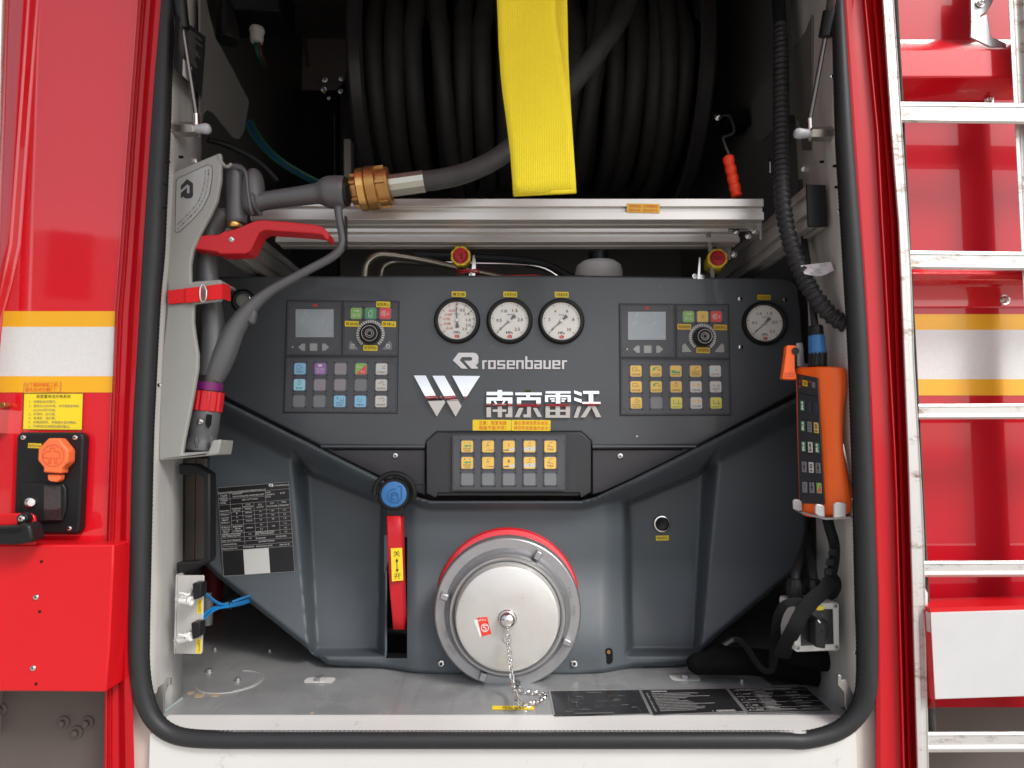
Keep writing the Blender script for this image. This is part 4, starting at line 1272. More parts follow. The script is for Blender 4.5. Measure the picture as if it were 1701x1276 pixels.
def display(t, sx0, sy0, sx1, sy1, arrows, ay, logo, led, Y=-.0032):
    b = M(); b.rect(sx0, sy0, sx1, sy1, Y - .0006, .0008); b.out("screen", SCREEN, t, smoothing=False)
    f = front(Y)
    b = M(); rlogo(b, logo[0], logo[1], 7.5, f, 0, .0004); b.out("maker_mark", REDINK, t, smoothing=False)
    h = 5.6
    for x, kind in zip(arrows, 'lcr'):
        pts = {'l': [(x - 6.5, ay), (x - .5, ay - h), (x + 4.5, ay - h), (x + 4.5, ay + h), (x - .5, ay + h)], 'r': [(x + 6.5, ay), (x + .5, ay - h), (x - 4.5, ay - h), (x - 4.5, ay + h), (x + .5, ay + h)], 'c': rr(x - 6, ay - 6, x + 6, ay + 6, 1, 2)}[kind]
        big = [(x + (px - x) * 1.25, ay + (py - ay) * 1.25) for px, py in pts]
        b = M(); b.prism(big, Y - .0006, .0007, 1); b.prism(pts, Y - .0016, .001, 0); b.out("arrow_key" if kind != 'c' else "select_key", [K['k'], KEYRIM], t)
    b = M(); b.cyl(led[0], led[1], Y - .0006, 1.1, .0008, 8); b.out("indicator", WHITEP, t)
def knob(t, cx, cy, rk, rring, kx, ky, Y=-.0032):
    b = M(); c = P(cx, cy, Y)
    q = mm(Y)
    n = 27
    for k in range(n):
        a = R(228 - 276 * k / (n - 1)); d = R(3.6)
        pts = [c + Vector((r * q * math.cos(a + e), -.0006, r * q * math.sin(a + e))) for r, e in ((rring - 2.3, -d), (rring + 2.3, -d), (rring + 2.3, d), (rring - 2.3, d))]
        b.prism3(pts, Vector((0, .0005, 0)))
    b.out("scale_ring", K['w'], t, smoothing=False)
    b = M(); o = P(cx, cy, Y); ax = (P(kx, ky, Y - .018) - o)
    L = ax.length; r = rk * q
    b.lathe(o, ax, [(0, r * 1.06), (L * .1, r * 1.06), (L * .12, r), (L * .93, r * .98), (L, r * .90), (L + .0001, r * .72), (L + .0002, 0)], 40)
    kb = b.out("knob", BLACK, t)
    b = M()
    e = o + ax + ax.normalized() * .0004
    for rad in (.78, .42, .25):
        an = ax.normalized(); k1 = an.orthogonal().normalized(); k2 = an.cross(k1)
        ring = [e + (k1 * math.cos(2 * math.pi * k / 30) + k2 * math.sin(2 * math.pi * k / 30)) * (r * rad) for k in range(30)]
        b.tube(ring, .00035, 4, closed=True)
    b.out("knob_ring", SILVER, kb)
def trikeys(t, lx, rx, y, Y=-.0032, mtl='n', icons=True):
    for x, s_ in ((lx, 1), (rx, -1)):
        pts = [(x - 7.5 * s_, y - 6), (x - 3.5 * s_, y - 10), (x + 7.5 * s_, y + 3.5), (x + 7.5 * s_, y + 5), (x - 7.5 * s_, y + 5)]
        b = M(); b.prism(pts, Y - .0012, .0014); o = b.out("corner_key", K[mtl], t, bevel=.0002)
        if icons:
            b = M(); f = front(Y - .0012)
            ring = [(x - 1.5 * s_ + 3 * math.cos(R(a)), y - 1 + 3 * math.sin(R(a))) for a in range(0, 360, 30)]
            b.line(ring, .8, f, 0, .0003, closed=True); b.line([(x - 1.5 * s_, y - 1), (x + 1.5 * s_, y - 4.5)], .8, f, 0, .00045)
            b.out("icon", WHITEINK, o, smoothing=False)
START = [T("启动", .35, .70, 1, 1.35), ('l', [(-.35, -.45), (.35, -.45)], .12, 1), ('f', [(.25, -.65), (.6, -.45), (.25, -.25)], 1)]
STOP = [T("停", 0, .62, 1, .58, -.22), T("止", 0, .62, 1, .55, .48), ('l', [(-.22 + .46 * math.cos(R(a)), .46 * math.sin(R(a))) for a in range(40, 321, 20)], .09, 1)]

m1 = module("left control module with a grey display, round knob and keys coloured blue, violet and green", ((476, 498.8), (663.4, 500.2), (660.3, 687.4), (470.2, 686)),
            [((476.4, 499.3), (568.6, 499.9), (567.6, 591.4), (474, 591)), ((569.6, 499.9), (663, 500.7), (661.6, 592), (568.4, 591.5)), ((474, 592.6), (661.5, 593.6), (660, 687), (470.7, 685.6))])
display(m1, 491, 513.8, 554.2, 560.3, (502, 520.7, 539.6), 576.7, (523, 507.6), (486, 576.5))
for x, k_, lg_ in ((592.2, 'g', START), (616, 'd', [('l', [(-.3, .5), (-.35, -.1), (0, -.6), (.3, -.5), (.3, .3), (-.3, .5)], .1, 1), ('l', [(-.4, .7), (.4, .7)], .1, 1)]), (640.2, 'r', STOP)):
    keycap(k_, x, 521, -.0030, 18.4, m1, lg_)
knob(m1, 615.5, 555, 16.3, 21.5, 613.6, 553.6)
trikeys(m1, 587, 643, 576)
KL = [[('b', [TANK, ARR, T("水罐吸水")]), ('p', [T("高压卷盘", .1, .5, 1), T("吹扫", .62, .45, 1, 1.2), ('f', [(-.4, -.85), (.35, -.85), (.35, -.35), (-.4, -.35)], 5)]), ('m', None),
       ('g', [('f', [(.95, -.85), (.95, .95), (-.85, .95)], 3), T("启动", -.35, .45, 1, .8, -.3), T("停止", .5, .45, 1, .8, .35)]), ('w', [('f', [(-.8, -.6), (-.2, .1), (-.8, .1)], 4), ('l', [(.1, -.5), (.3, -.3), (.7, -.6)], .07, 0), ('l', [(.1, -.1), (.7, -.1)], .07, 0), T("冲洗操作", .6)])],
      [('c', [FLAME, T("真空泵", .6, .42, 0, 1.2)]), ('m', None), ('m', None), ('n', None), ('w', [('l', [(-.5, -.3), (-.1, -.3), (-.1, -.6), (.3, -.6), (.3, -.1), (.7, -.1)], .07, 0), T("余水排放", .6)])],
      [('n', None), ('n', None), ('b', [('f', [(-.65, -.7), (-.25, -.7), (-.35, -.25)], 2), ('l', [(.1, -.6), (.1, -.1), (.7, -.1), (.7, -.6)], .07, 0), T("水罐补水和", .25, .36, 0, 1.5), T("泵内循环", .68, .36, 0, 1.3)]), ('b', [('l', [(-.4, -.7), (-.4, 0), (.2, 0), (.2, -.5)], .07, 0), T("水罐排水", .6)]), ('w', [('l', [(-.5, -.5), (.1, -.5), (.3, -.7), (.6, -.4), (.4, 0)], .07, 0), T("真空测试", .6)])]]
for r_, (row, y) in enumerate(zip(KL, (612.8, 639.4, 666.6))):
    for c_, (k_, lg_) in enumerate(row):
        x = (498.8, 532.4, 566, 600, 634.1)[c_] - r_ * (.9 - .12 * c_)
        keycap(k_, x, y + c_ * .12, -.0030, 18.6, m1, lg_)
tagst("紧急停止", 625, 500.6, 648.2, 510.4, "yellow tag reading 紧急停止 over the red stop key of the left module", Y=-.0034)
tagst("泵启动", 572.8, 533, 596, 542.3, "yellow tag reading 泵启动 left of the left module's knob", Y=-.0034)
tagst("泵停止", 634.2, 533.6, 657.8, 543, "yellow tag reading 泵停止 right of the left module's knob", Y=-.0034)
tagst("油门调节旋钮", 603.3, 573.2, 627, 582.4, "yellow tag reading 油门调节旋钮 under the left module's knob", Y=-.0034)

m2 = module("right control module with a grey display, round knob and mostly amber keys", ((1028, 504), (1210.9, 505.6), (1214.8, 690.5), (1030, 690.6)),
            [((1028.4, 504.5), (1120.8, 505.1), (1122.2, 594.9), (1030, 594.7)), ((1122.1, 505.1), (1210.6, 506), (1212.3, 596), (1123.4, 595.4)), ((1030.4, 596.4), (1212.8, 597.6), (1214.3, 690), (1030.4, 690.2))])
display(m2, 1043.2, 518, 1105.9, 564.5, (1058, 1076, 1094.8), 580.3, (1074.6, 512), (1042, 580))
for x, k_, lg_ in ((1143.3, 'g', START), (1166.7, 'y', [('l', [(.25 * math.cos(R(a)), .25 * math.sin(R(a))) for a in range(0, 361, 45)], .07, 0), T("· · ·", -.6, .5, 0, 1.1), T("· · ·", .6, .5, 0, 1.1)]), (1189.5, 'r', STOP)):
    keycap(k_, x, 526.3, -.0030, 18.0, m2, lg_)
knob(m2, 1167, 560.5, 14.8, 20.5, 1171.2, 558.6)
trikeys(m2, 1141, 1195.5, 580, icons=False, mtl='k')
GUN = ('f', [(-.6, -.4), (-.3, -.7), (.5, -.7), (.5, -.6), (-.1, -.5), (-.3, 0), (-.55, -.1)], 2)
FT = ('l', [(-.6, -.6), (-.6, -.05), (.15, -.05), (.15, -.6), (-.6, -.6)], .07, 0)
TL = ('l', [(-.5, -.5), (-.5, .15), (.35, .15), (.35, -.5)], .08, 0)
KR = [[('y', [FT, ARR, T("A类泡沫罐", .62)]), ('y', [GUN, T("3%", -.2, .45, 0, .5, .55), T("泡沫比例", .62)]), ('y', [('f', [(-.8, -.15), (-.1, -.15), (-.1, .05), (.8, .05), (.8, .4), (-.8, .4)], 2), T("泡沫系外吸", .66, .4)]), ('y', [('l', [(.5, -.75), (-.1, -.5), (-.2, -.1)], .07, 0), T("压缩空气", .2, .4), T("泡沫启动", .62, .4)]), ('w', [('f', [(-.8, -.7), (-.2, .1), (-.8, .1)], 4), ('f', [(.1, -.35), (.3, -.35), (.3, -.15), (.1, -.15)], 0), T("泡沫系冲洗", .6, .42)])],
      [('y', [FT, ARR, T("B类泡沫罐", .62)]), ('y', [GUN, T("6%", -.2, .45, 0, .5, .55), T("泡沫比例", .62)]), ('y', [FLAME, T("泡沫泵泡液", .62, .4)]), ('w', [('f', [(-.7, -.4), (-.3, -.6), (-.3, -.1)], 6), ('f', [(.2, -.6), (.75, -.6), (.75, -.05), (.2, -.05)], 6), T("注泡沫罐", .6)]), ('w', [DOTS, ('l', [(0, -.1), (.7, -.1), (.4, -.5)], .07, 0), T("泡沫系统排", .35, .36), T("/排干", .75, .36, 0, .7)])],
      [('y', [FLAME, ('l', [(.4, -.6), (.7, -.3), (.4, -.1)], .07, 0), T("泡沫外吸和", .3, .36), T("泡沫冲洗", .72, .36)]), ('n', None), ('l', [TL, T("A", .1, .6, 2, .35, .6), T("A类液位显示", .68, .36, 2)]), ('w', [('f', [(-.7, -.4), (-.3, -.6), (-.3, -.1)], 6), ('f', [(.2, -.6), (.75, -.6), (.75, -.05), (.2, -.05)], 6), T("注泡沫罐", .6)]), ('l', [TL, T("B", .1, .6, 2, .35, .6), T("B类液位显示", .68, .36, 2)])]]
for r_, (row, y) in enumerate(zip(KR, (616.8, 642.8, 669.6))):
    for c_, (k_, lg_) in enumerate(row):
        x = (1056, 1089.2, 1122.2, 1155, 1187.6)[c_] + r_ * (.3 + .1 * c_)
        keycap(k_, x, y, -.0030, 18.4, m2, lg_)
tagst("泡沫系统启动", 1125.2, 538, 1148, 547.3, "ochre tag left of the right module's knob", YELLOWK, Y=-.0034)
tagst("泡沫系统停止", 1185.5, 539, 1207.7, 548.3, "ochre tag right of the right module's knob", YELLOWK, Y=-.0034)
tagst("泡沫比例调节旋钮", 1156.8, 577, 1179.3, 586.4, "ochre tag directly under the right module's knob", YELLOWK, Y=-.0034)

m3 = module("middle control module with two rows of amber keys above a row of blank grey keys", ((750, 720.8), (941, 721), (940.6, 816.8), (749.8, 816.8)), [((750.2, 721.2), (940.8, 721.4), (940.3, 816.4), (750, 816.4))], Y=-.0105)
FISH = ('f', [(-.6, -.1), (-.2, -.3), (.3, -.2), (.65, -.35), (.65, .1), (.3, -.02), (-.2, .1)], 2)
def KM(n): return [('y', [FISH, T(n, -.65, .4, 0, .15, -.45), ('f', [(.3, -.7), (.6, -.62), (.3, -.54)], 0), T("泡沫出液", .35, .38, 0, 1.4), T("口右侧" if n == "2" else "口左侧", .76, .36, 0, 1.1)]),
                   ('y', [('l', [(.4, -.8), (-.1, -.6), (0, -.2), (.3, -.1)], .06, 0), ('f', [(-.3, -.2), (-.15, -.2), (-.15, -.05), (-.3, -.05)], 0), T("—", .4, .5, 0, .4), ('f', [(-.6, .68), (.95, .52), (.95, .68)], 0)]),
                   ('y', [T(n, -.3, .7, 0, .28), ('f', [(-.95, .6), (0, .45), (0, .72), (-.95, .72)], 0), ('f', [(0, .42), (.95, .2), (.95, .72), (0, .72)], 5)]),
                   ('y', [('l', [(.3, -.8), (-.1, -.6), (.1, -.35)], .06, 0), T("•••", -.1, .5, 0, .7), ('f', [(-.95, .2), (.95, 0), (.95, .72), (-.95, .72)], 5), T("+", .38, .6, 0, .35)]),
                   ('y', [('l', [(.5, -.8), (-.1, -.6), (-.3, -.1), (.5, .1)], .06, 0), ('f', [(-.45, .05), (-.25, .05), (-.35, -.2)], 0), T("干泡沫", .5, .42, 0, 1.1)])]
for r_, (row, y) in enumerate(zip((KM("2"), KM("1"), [('n', None)] * 5), (741.8, 769.0, 796.4))):
    for c_, (k_, lg_) in enumerate(row):
        keycap(k_, (776.2, 810.8, 845.2, 879.6, 913.9)[c_], y, -.0106, 19.2, m3, lg_)

# ------------------------------------------------------------------ push button on the cover
yb = coverY(1099, 870) - .001
pb = thing("push_button", "round black push button in a steel ring on the right part of the cover", "push button", P(1099, 870, yb))
c = P(1099, 870, yb)
b = M(); b.lathe(c, Vector((0, -1, 0)), [(0, .0150), (.003, .0150), (.0045, .0138), (.005, .0118), (.003, .0108), (.001, .0106)], 40, caps=False); b.out("ring", STEEL, pb)
b = M(); b.lathe(c, Vector((0, -1, 0)), [(0, .0104), (.0030, .0102), (.0036, .0092), (.0030, .006), (.0022, .003), (.002, 0)], 32); b.out("cap", BLACK, pb)
tagst("喷淋控制开关", 1089.5, 890, 1111, 898.3, "yellow tag below the round push button on the cover", Y=yb, dy=-.5)

# ------------------------------------------------------------------ valve lever with blue cap
lv = thing("valve_lever", "flat red valve lever with a round blue cap left of the suction inlet", "valve lever", P(655, 1048, -.03))
LYv = -.055
c = P(655, 821, LYv)
b = M(); b.lathe(c + Vector((0, .05, 0)), Vector((0, -1, 0)), [(0, .018), (.03, .018), (.031, .0255), (.050, .0255), (.053, .0235), (.053, .0205)], 40); b.out("pivot", BLACK, lv, ang=40)
b = M(); b.lathe(c + Vector((0, -.0028, 0)), Vector((0, -1, 0)), [(0, .0200), (.0015, .0196), (.002, .0185), (.002, 0)], 36); cap = b.out("blue_cap", BLUE, lv)
b = M(); f = front(LYv - .0050)
b.line([(655 + 11.5 * math.cos(R(a)), 824 + 11.5 * math.sin(R(a))) for a in range(60, 300, 20)], 1.6, f, 0, .0004)
b.line([(655 + 6 * math.cos(R(a)), 824 + 6 * math.sin(R(a))) for a in range(80, 400, 20)], 1.5, f, 0, .0005)
b.line([(661, 808), (667, 808), (667, 828), (661, 833)], 1.5, f, 0, .0006); b.line([(648, 836), (652, 822), (660, 822), (662, 836)], 1.4, f, 0, .00045)
b.out("pump_emblem", mat("moulded_blue_line", (.02, .09, .26), .5), cap, smoothing=False)
arc = [(655 + 33.5 * math.cos(R(a)), 820 - 33.5 * math.sin(R(a)), LYv, 4.3) for a in range(-14, 195, 11)]
b = M(); b.pxtube(arc, 2, 10); b.out("guard_ring", BLACK, lv)
for x0_, x1_ in ((621, 634), (676, 690)):
    b = M(); b.prism([(x0_, 820), (x1_, 818), (x1_, 829), (x0_, 831)], LYv + .001, .006); b.out("guard_arm", BLACK, lv, bevel=.001)
b = M(); b.rect(652.5, 786, 657.5, 797, LYv + .002, .005); b.out("guard_arm", BLACK, lv)
b = M(); b.prism([(641, 836), (670, 836), (671, 857), (642, 857)], LYv - .001, .008); b.out("neck", BLACK, lv, bevel=.001)
b = M()
rows = []
for (xl, xr, y, Y) in ((642.5, 671, 856, LYv), (643, 672, 890, LYv), (645, 673, 940, LYv + .002), (648, 674.5, 990, LYv + .006), (651, 675.5, 1020, LYv + .010), (653, 676, 1046, LYv + .014)):
    rows.append([P(xl, y, Y + .007), P(xl, y, Y + .001), P(xl + 1.5, y, Y), P(xr - 6, y, Y), P(xr - 5, y, Y + .001), P(xr, y, Y + .012)])
b.grid(rows); o = b.out("lever_arm", REDP, lv, ang=30); s = o.modifiers.new("thickness", 'SOLIDIFY'); s.thickness = .002; s.offset = -1
sticker(None, ((649, 911), (668, 910), (670, 964), (651, 966)), front(LYv - .001), YELLOW, [("关", .5, .17, .19, .58, INK), ("开", .5, .86, .19, .58, INK)], parent=lv)
b = M(); b.line([(659.3, 931), (659.7, 947)], 1.0, front(LYv - .0018), 0, .0005)
b.fill([(659.2, 927.5), (661.6, 933), (656.8, 933)], front(LYv - .0018), 0, .0008); b.fill([(659.9, 951), (662.3, 945.5), (657.5, 945.5)], front(LYv - .0018), 0, .0008); b.out("arrow_print", INK, lv, smoothing=False)

# ------------------------------------------------------------------ suction inlet, blank cap and chain
zc = P(843, 1017, -.09).z; xc = P(843, 1017, -.09).x
IC = Vector((xc, 0, zc))
si = thing("suction_inlet", "red suction inlet pipe ring standing out of the lower cover", "pipe inlet", IC)
ax = Vector((0, -1, 0))
b = M(); b.lathe(IC + Vector((0, .03, 0)), ax, [(0, .1155), (.046, .1155), (.050, .113), (.052, .108), (.052, .09)], 72, caps=False); b.out("red_ring", RED, si)
b = M(); b.lathe(IC + Vector((0, .02, 0)), ax, [(.02, .106), (.072, .106), (.075, .104), (.080, .104), (.082, .107)], 72, caps=False); b.out("threaded_collar", STEEL, si)
cp = thing("blank_cap", "round cast aluminium blank cap with lugs and a central knob closing the suction inlet", "pipe cap", Vector((xc, -.065, zc - .11)))
b = M()
b.lathe(IC + Vector((0, -.062, 0)), ax, [(0, .098), (.001, .1085), (.004, .1105), (.024, .1105), (.028, .1085), (.029, .107), (.029, .0945), (.0265, .0905), (.0255, .0885), (.030, .0870), (.050, .0855), (.0525, .084), (.0525, .0815), (.050, .079), (.043, .0778)], 96, caps=False)
b.out("flange", CASTALU, cp, ang=28)
b = M(); b.lathe(IC + Vector((0, -.062, 0)), ax, [(.044, .0785), (.060, .0760), (.0665, .0735), (.0680, .0700), (.0680, 0)], 96, caps=False)
b.out("disc", TURNED, cp, ang=30)
for px, py, a in ((884, 937, 62), (752, 991, 165), (940, 1065, -25), (803, 1121, -112)):
    d = Vector((math.cos(R(a)), 0, math.sin(R(a)))); t_ = Vector((-d.z, 0, d.x))
    rot = Matrix((t_, Vector((0, 1, 0)), d)).transposed()
    b = M(); b.box(IC + Vector((0, -.098, 0)) + d * .0965, (.010, .016, .013), rot); b.out("lug", CASTALU, cp, bevel=.002)
kc = IC + Vector((0, -.130, .0002))
b = M(); b.lathe(kc, ax, [(0, .0135), (.003, .0135), (.004, .0125), (.009, .0125), (.014, .0105), (.017, .006), (.018, 0)], 32); b.out("knob", STEEL, cp)
b = M(); er = IC + Vector((-.001, -.146, -.024)); b.tube([er + Vector((.0052 * math.cos(R(a)), 0, .0058 * math.sin(R(a)))) for a in range(0, 360, 24)], .0014, 8, closed=True); b.out("eyelet", STEEL, cp)
b = M(); b.cyl(845, 1044, -.141, 5.5, .003, 18); b.out("washer", STEEL, cp)
fr = front(-.0920)
b = M(); b.text("150", 947, 985, 9, fr, 17, 0, ang=R(80), off=.0012); b.text("KM", 954, 1014, 9, fr, 15, 0, ang=R(97), off=.0012)
b.text("DN", 741, 1055, 8, fr, 12, 0, ang=R(-112), off=.0012); b.text("PN 16", 750, 1080, 8, fr, 17, 0, ang=R(-128), off=.0012)
b.out("raised_letters", mat("cast_letter_grey", (.33, .33, .335), .45, .7), cp, smoothing=False)
sd_ = front(-.1302)
b = M()
b.fill([(792, 1026.5), (809, 1025), (816, 1053), (799, 1058)], sd_, 0, .0004)
b.fill([(787, 1030), (793, 1029), (800, 1057), (797, 1058.5)], sd_, 1, .00045)
b.line([(805.5 + 6 * math.cos(R(a)), 1043 + 6.5 * math.sin(R(a))) for a in range(0, 360, 20)], 1.2, sd_, 1, .0008, closed=True)
b.line([(808.5, 1039.5), (804, 1039), (803, 1042.5), (807.5, 1043.5), (807, 1047), (802.5, 1047)], 1.3, sd_, 1, .0010)
b.text("消防产品认证", 801, 1030, 4.2, sd_, 13, 1, ang=R(-5), off=.0009)
b.out("certificate_label", [REDINK, WHITEINK], cp, smoothing=False)
# chain: links joined, too small to pick apart
def chain(path, r_, link):
    b = M()
    pts = list(path)
    dense = [Vector(q) for q in spline([tuple(p) for p in pts], 14)]
    L = 0; acc = []; last = dense[0]
    cum = [0]
    for a, c_ in zip(dense, dense[1:]):
        cum.append(cum[-1] + (c_ - a).length)
    n = int(cum[-1] / (link * .62))
    for i in range(n):
        s_ = cum[-1] * (i + .5) / n
        j = max(k for k in range(len(cum)) if cum[k] <= s_)
        j = min(j, len(dense) - 2)
        t_ = (dense[j + 1] - dense[j]).normalized()
        c_ = dense[j].lerp(dense[j + 1], (s_ - cum[j]) / max(1e-9, cum[j + 1] - cum[j]))
        e = t_.cross(Vector((0, 1, .3))).normalized()
        if i % 2:
            e = (e + t_.cross(e) * 1.1).normalized()
        else:
            e = (e - t_.cross(e) * .6).normalized()
        ring = [c_ + t_ * (link * .5 * math.cos(2 * math.pi * k / 10)) + e * (link * .34 * math.sin(2 * math.pi * k / 10)) for k in range(10)]
        b.tube(ring, r_, 5, closed=True)
    return b
fl = lambda x, y, z=.004: PZ(x, y, FZ + z)
cpath = [P(844, 1056, -.150), P(846, 1085, -.150), P(849, 1115, -.150), P(854, 1145, -.165), fl(860, 1164, .02), fl(868, 1172), fl(888, 1168), fl(905, 1157), fl(902, 1152), fl(880, 1150), fl(868, 1149), fl(862, 1139, .01), P(860, 1128, -.06), P(856, 1115, -.04)]
ch = chain(cpath, .0009, .0085).out("chain", STEEL, cp); ch["kind"] = "stuff"

# ------------------------------------------------------------------ stickers on the floor
ff = lambda px, py, off=0.0: PZ(px, py, FZ + off)
sticker("narrow yellow strip reading 外吸水口 on the floor below the suction inlet", ((818, 1172.5), (886, 1172.5), (888, 1179), (817, 1179)), ff, YELLOW, [("外吸水口", .5, .5, .8, .52, INK)])
def plate(label, q, kind, seed):
    t = sticker(label, q, ff, mat("aluminium_label_edge", (.6, .6, .58), .35, .7), [], name='instruction_plate', cat='instruction plate', t=.0008, rnd=.05)
    Q = quad(*q); g = lambda u, v, off: ff(*Q(u, v), off)
    b = M(); b.fill([(.018, .05), (.982, .05), (.982, .95), (.018, .95)], g, 0, .0011); b.out("black_field", PLATE, t, smoothing=False)
    b = M(); rnd = random.Random(seed)
    if kind == 'diagram':
        scribble(b, .40, .09, .62, .15, 1, g, 0, .0014, .7, seed)
        for k in range(26):
            u, v = rnd.uniform(.12, .9), rnd.uniform(.2, .75)
            if k % 2: b.line([(u, v), (u + rnd.uniform(.03, .15), v)], .008, g, 0, .0014)
            else: b.line([(u, v), (u, v + rnd.uniform(.05, .22))], .003, g, 0, .0014)
        for k in range(9):
            u, v = rnd.uniform(.05, .85), rnd.uniform(.2, .8); scribble(b, u, v, u + .1, v + .04, 1, g, 0, .0014, .8, k)
        scribble(b, .22, .86, .8, .93, 1, g, 0, .0014, .7, 3)
        m_ = mat("faded_grey_print", (.16, .16, .155), .6, var=0)
    elif kind == 'text':
        scribble(b, .12, .08, .30, .14, 1, g, 0, .0014, .7, 2)
        for k in range(12):
            v = .17 + k * .058
            scribble(b, .05, v, .075, v + .045, 1, g, 0, .0014, .6, k)
            scribble(b, .11, v, .11 + rnd.uniform(.3, .82), v + .045, 1, g, 0, .0014, .42, 20 + k)
        b.text("！", .66, .92, .1, g, .01, 0, off=.0014); scribble(b, .70, .87, .97, .95, 1, g, 0, .0014, .8, 60)
        m_ = mat("white_print", (.44, .44, .43), .6, var=0)
    else:
        for v in (.14, .36, .58, .78, .90): b.line([(.03, v), (.97, v)], .010, g, 0, .0014)
        for u in (.10, .26, .66): b.line([(u, .08), (u, .90)], .003, g, 0, .0016)
        scribble(b, .1, .06, .9, .12, 1, g, 0, .0014, .6, 5)
        for k in range(14):
            v = .16 + k * .052; scribble(b, .28, v, .28 + rnd.uniform(.15, .36), v + .04, 1, g, 0, .0018, .6, 80 + k); 
            if k % 2: scribble(b, .68, v, .68 + rnd.uniform(.1, .25), v + .04, 1, g, 0, .0018, .6, 90 + k)
        for v in (.24, .46, .67, .83): scribble(b, .13, v, .24, v + .045, 1, g, 0, .0018, .7, int(v * 100)); scribble(b, .05, v, .08, v + .045, 1, g, 0, .0018, .7, 7)
        m_ = mat("white_print", (.44, .44, .43), .6, var=0)
    b.out("print", m_, t, smoothing=False)
plate("worn black plate with a faded pipe diagram on the floor, leftmost of three", ((911, 1146), (1063, 1144), (1083, 1187), (920, 1191)), 'diagram', 11)
plate("black plate densely printed with numbered lines, between the diagram and the table plates", ((1062, 1144), (1206, 1142), (1240, 1183), (1084, 1189)), 'text', 12)
plate("black plate printed with a white table, nearest the right door jamb", ((1207, 1142), (1338, 1139), (1386, 1182), (1243, 1185)), 'table', 13)
b = M(); b.fill([(1262, 1123), (1325, 1120), (1342, 1136), (1282, 1138)], ff, 0, .0006); 
scribble(b, 0, 0, 1, 1, 6, lambda u, v, off: ff(*quad((1264, 1124), (1324, 1121), (1340, 1135), (1283, 1137))(u, v), off), 1, .0009, .4, 4)
tag(b.out("small_plate", [PLATE, GREYINK], None, smoothing=False), "small dark plate on the floor tucked behind the table plate, under the padded belt", "instruction plate")
# ------------------------------------------------------------------ hose reel and hose
RY = .50
rc = P(850, 145, RY); Rr_ = .235
reel = thing("hose_reel", "dark hose reel drum with tall side flanges in the shadow above the rails", "hose reel", Vector((.04, RY, rc.z - .3)))
for X, s_ in ((-.335, 1), (.415, -1)):
    b = M(); b.lathe(Vector((X, RY, rc.z)), Vector((-s_, 0, 0)), [(-.004, .05), (-.004, .280), (-.022, .284), (-.026, .296), (-.020, .303), (.002, .303), (.008, .298), (.006, .290), (.002, .285), (.002, .05)], 72, caps=False)
    b.out("flange", mat("satin_black_metal", (.065, .065, .067), .32, .3), reel)
b = M(); b.lathe(Vector((-.33, RY, rc.z)), Vector((1, 0, 0)), [(0, .15), (.74, .15)], 40); b.out("drum", BLACKM, reel)
b = M(); b.lathe(Vector((-.335, RY, rc.z)), Vector((-1, 0, 0)), [(0, .045), (.03, .045), (.035, .04), (.07, .04)], 24); b.out("hub", BLACK, reel)
for px, py, r_ in ((540, 133, 3.2), (567, 131, 3), (538, 149, 3.4), (566, 152, 3), (546, 163, 2)):
    screw(px, py, .44, r_, reel, 'hex', STEEL, name='bolt')
b = M(); b.lathe(P(539, 154, .44), Vector((0, -1, 0)), [(0, .004), (.006, .004)], 10); b.out("grease_cap", YPLAST, reel)
b = M(); b.prism([(571, 231), (582, 231), (584, 340), (572, 340)], .24, .03); b.out("support_post", ALUD, reel)
b = M(); b.prism([(484, 150), (560, 150), (560, 460), (484, 460)], .52, .03); b.out("support_post", BLACKM, reel)
b = M(); b.tube([P(556, 190, .4), P(557, 330, .4)], .002, 6); b.out("support_rod", STEEL, reel)
b = M(); b.tube([P(505, 60, .8), P(511, 110, .8)], .006, 8); b.out("support_rod", DARKWALL, reel)
b = M(); b.box(P(1218, 205, .34), (.05, .06, .03)); b.out("bearing_block", BLACKM, reel, bevel=.003)
screw(1193, 195, .12, 5, reel, 'hex', STEEL, name='bolt')

hs = thing("hose", "black rubber hose wound on the reel and led to the brass coupling", "hose", P(706, 330, -.1))
pts = []
rnd = random.Random(3)
n = 15
for w_ in range(-1, n):
    Xc = -.300 + w_ * .0475
    for k in range(30):
        a = 2 * math.pi * k / 30
        f = k / 30
        X = Xc + (.0475 * smooth((f - .62) / .3)) + .006 * math.sin(w_ * 2.3 + a) + .004 * math.sin(w_ * 5.1)
        rad = Rr_ + .008 * math.sin(w_ * 1.7) + .004 * math.sin(a * 2 + w_)
        X = max(X, -.309)
        pts.append(Vector((X, RY - rad * math.cos(a), rc.z - rad * math.sin(a))))
b = M(); b.tube(pts, .0222, 12); b.out("coil", HOSE, hs)
# second layer, a few loose turns
for X, dx, r0 in ((-.155, .02, .268), (.19, -.035, .270), (.33, .012, .262)):
    b = M(); b.tube([Vector((X + dx * math.sin(2 * math.pi * k / 40), RY - (r0 + .0) * math.cos(2 * math.pi * k / 40), rc.z - r0 * math.sin(2 * math.pi * k / 40))) for k in range(40)], .0195, 12, closed=True)
    b.out("loose_turn", HOSE, hs)
b = M()
b.pxtube([(698, 302, -.168, 17), (706, 301, -.168, 17.2), (735, 297, -.165, 17.2), (775, 287, -.16, 17.2), (815, 269, -.15, 17.2), (850, 245, -.135, 17.2), (885, 215, -.12, 17.3), (925, 170, -.09, 17.6), (960, 128, -.06, 17.6), (995, 83, -.03, 17.6), (1030, 30, 0, 17.6), (1050, -30, .04, 17.5), (1060, -110, .12, 17), (1060, -200, .24, 16)], 8, 20)
b.out("lead_out", HOSE, hs)
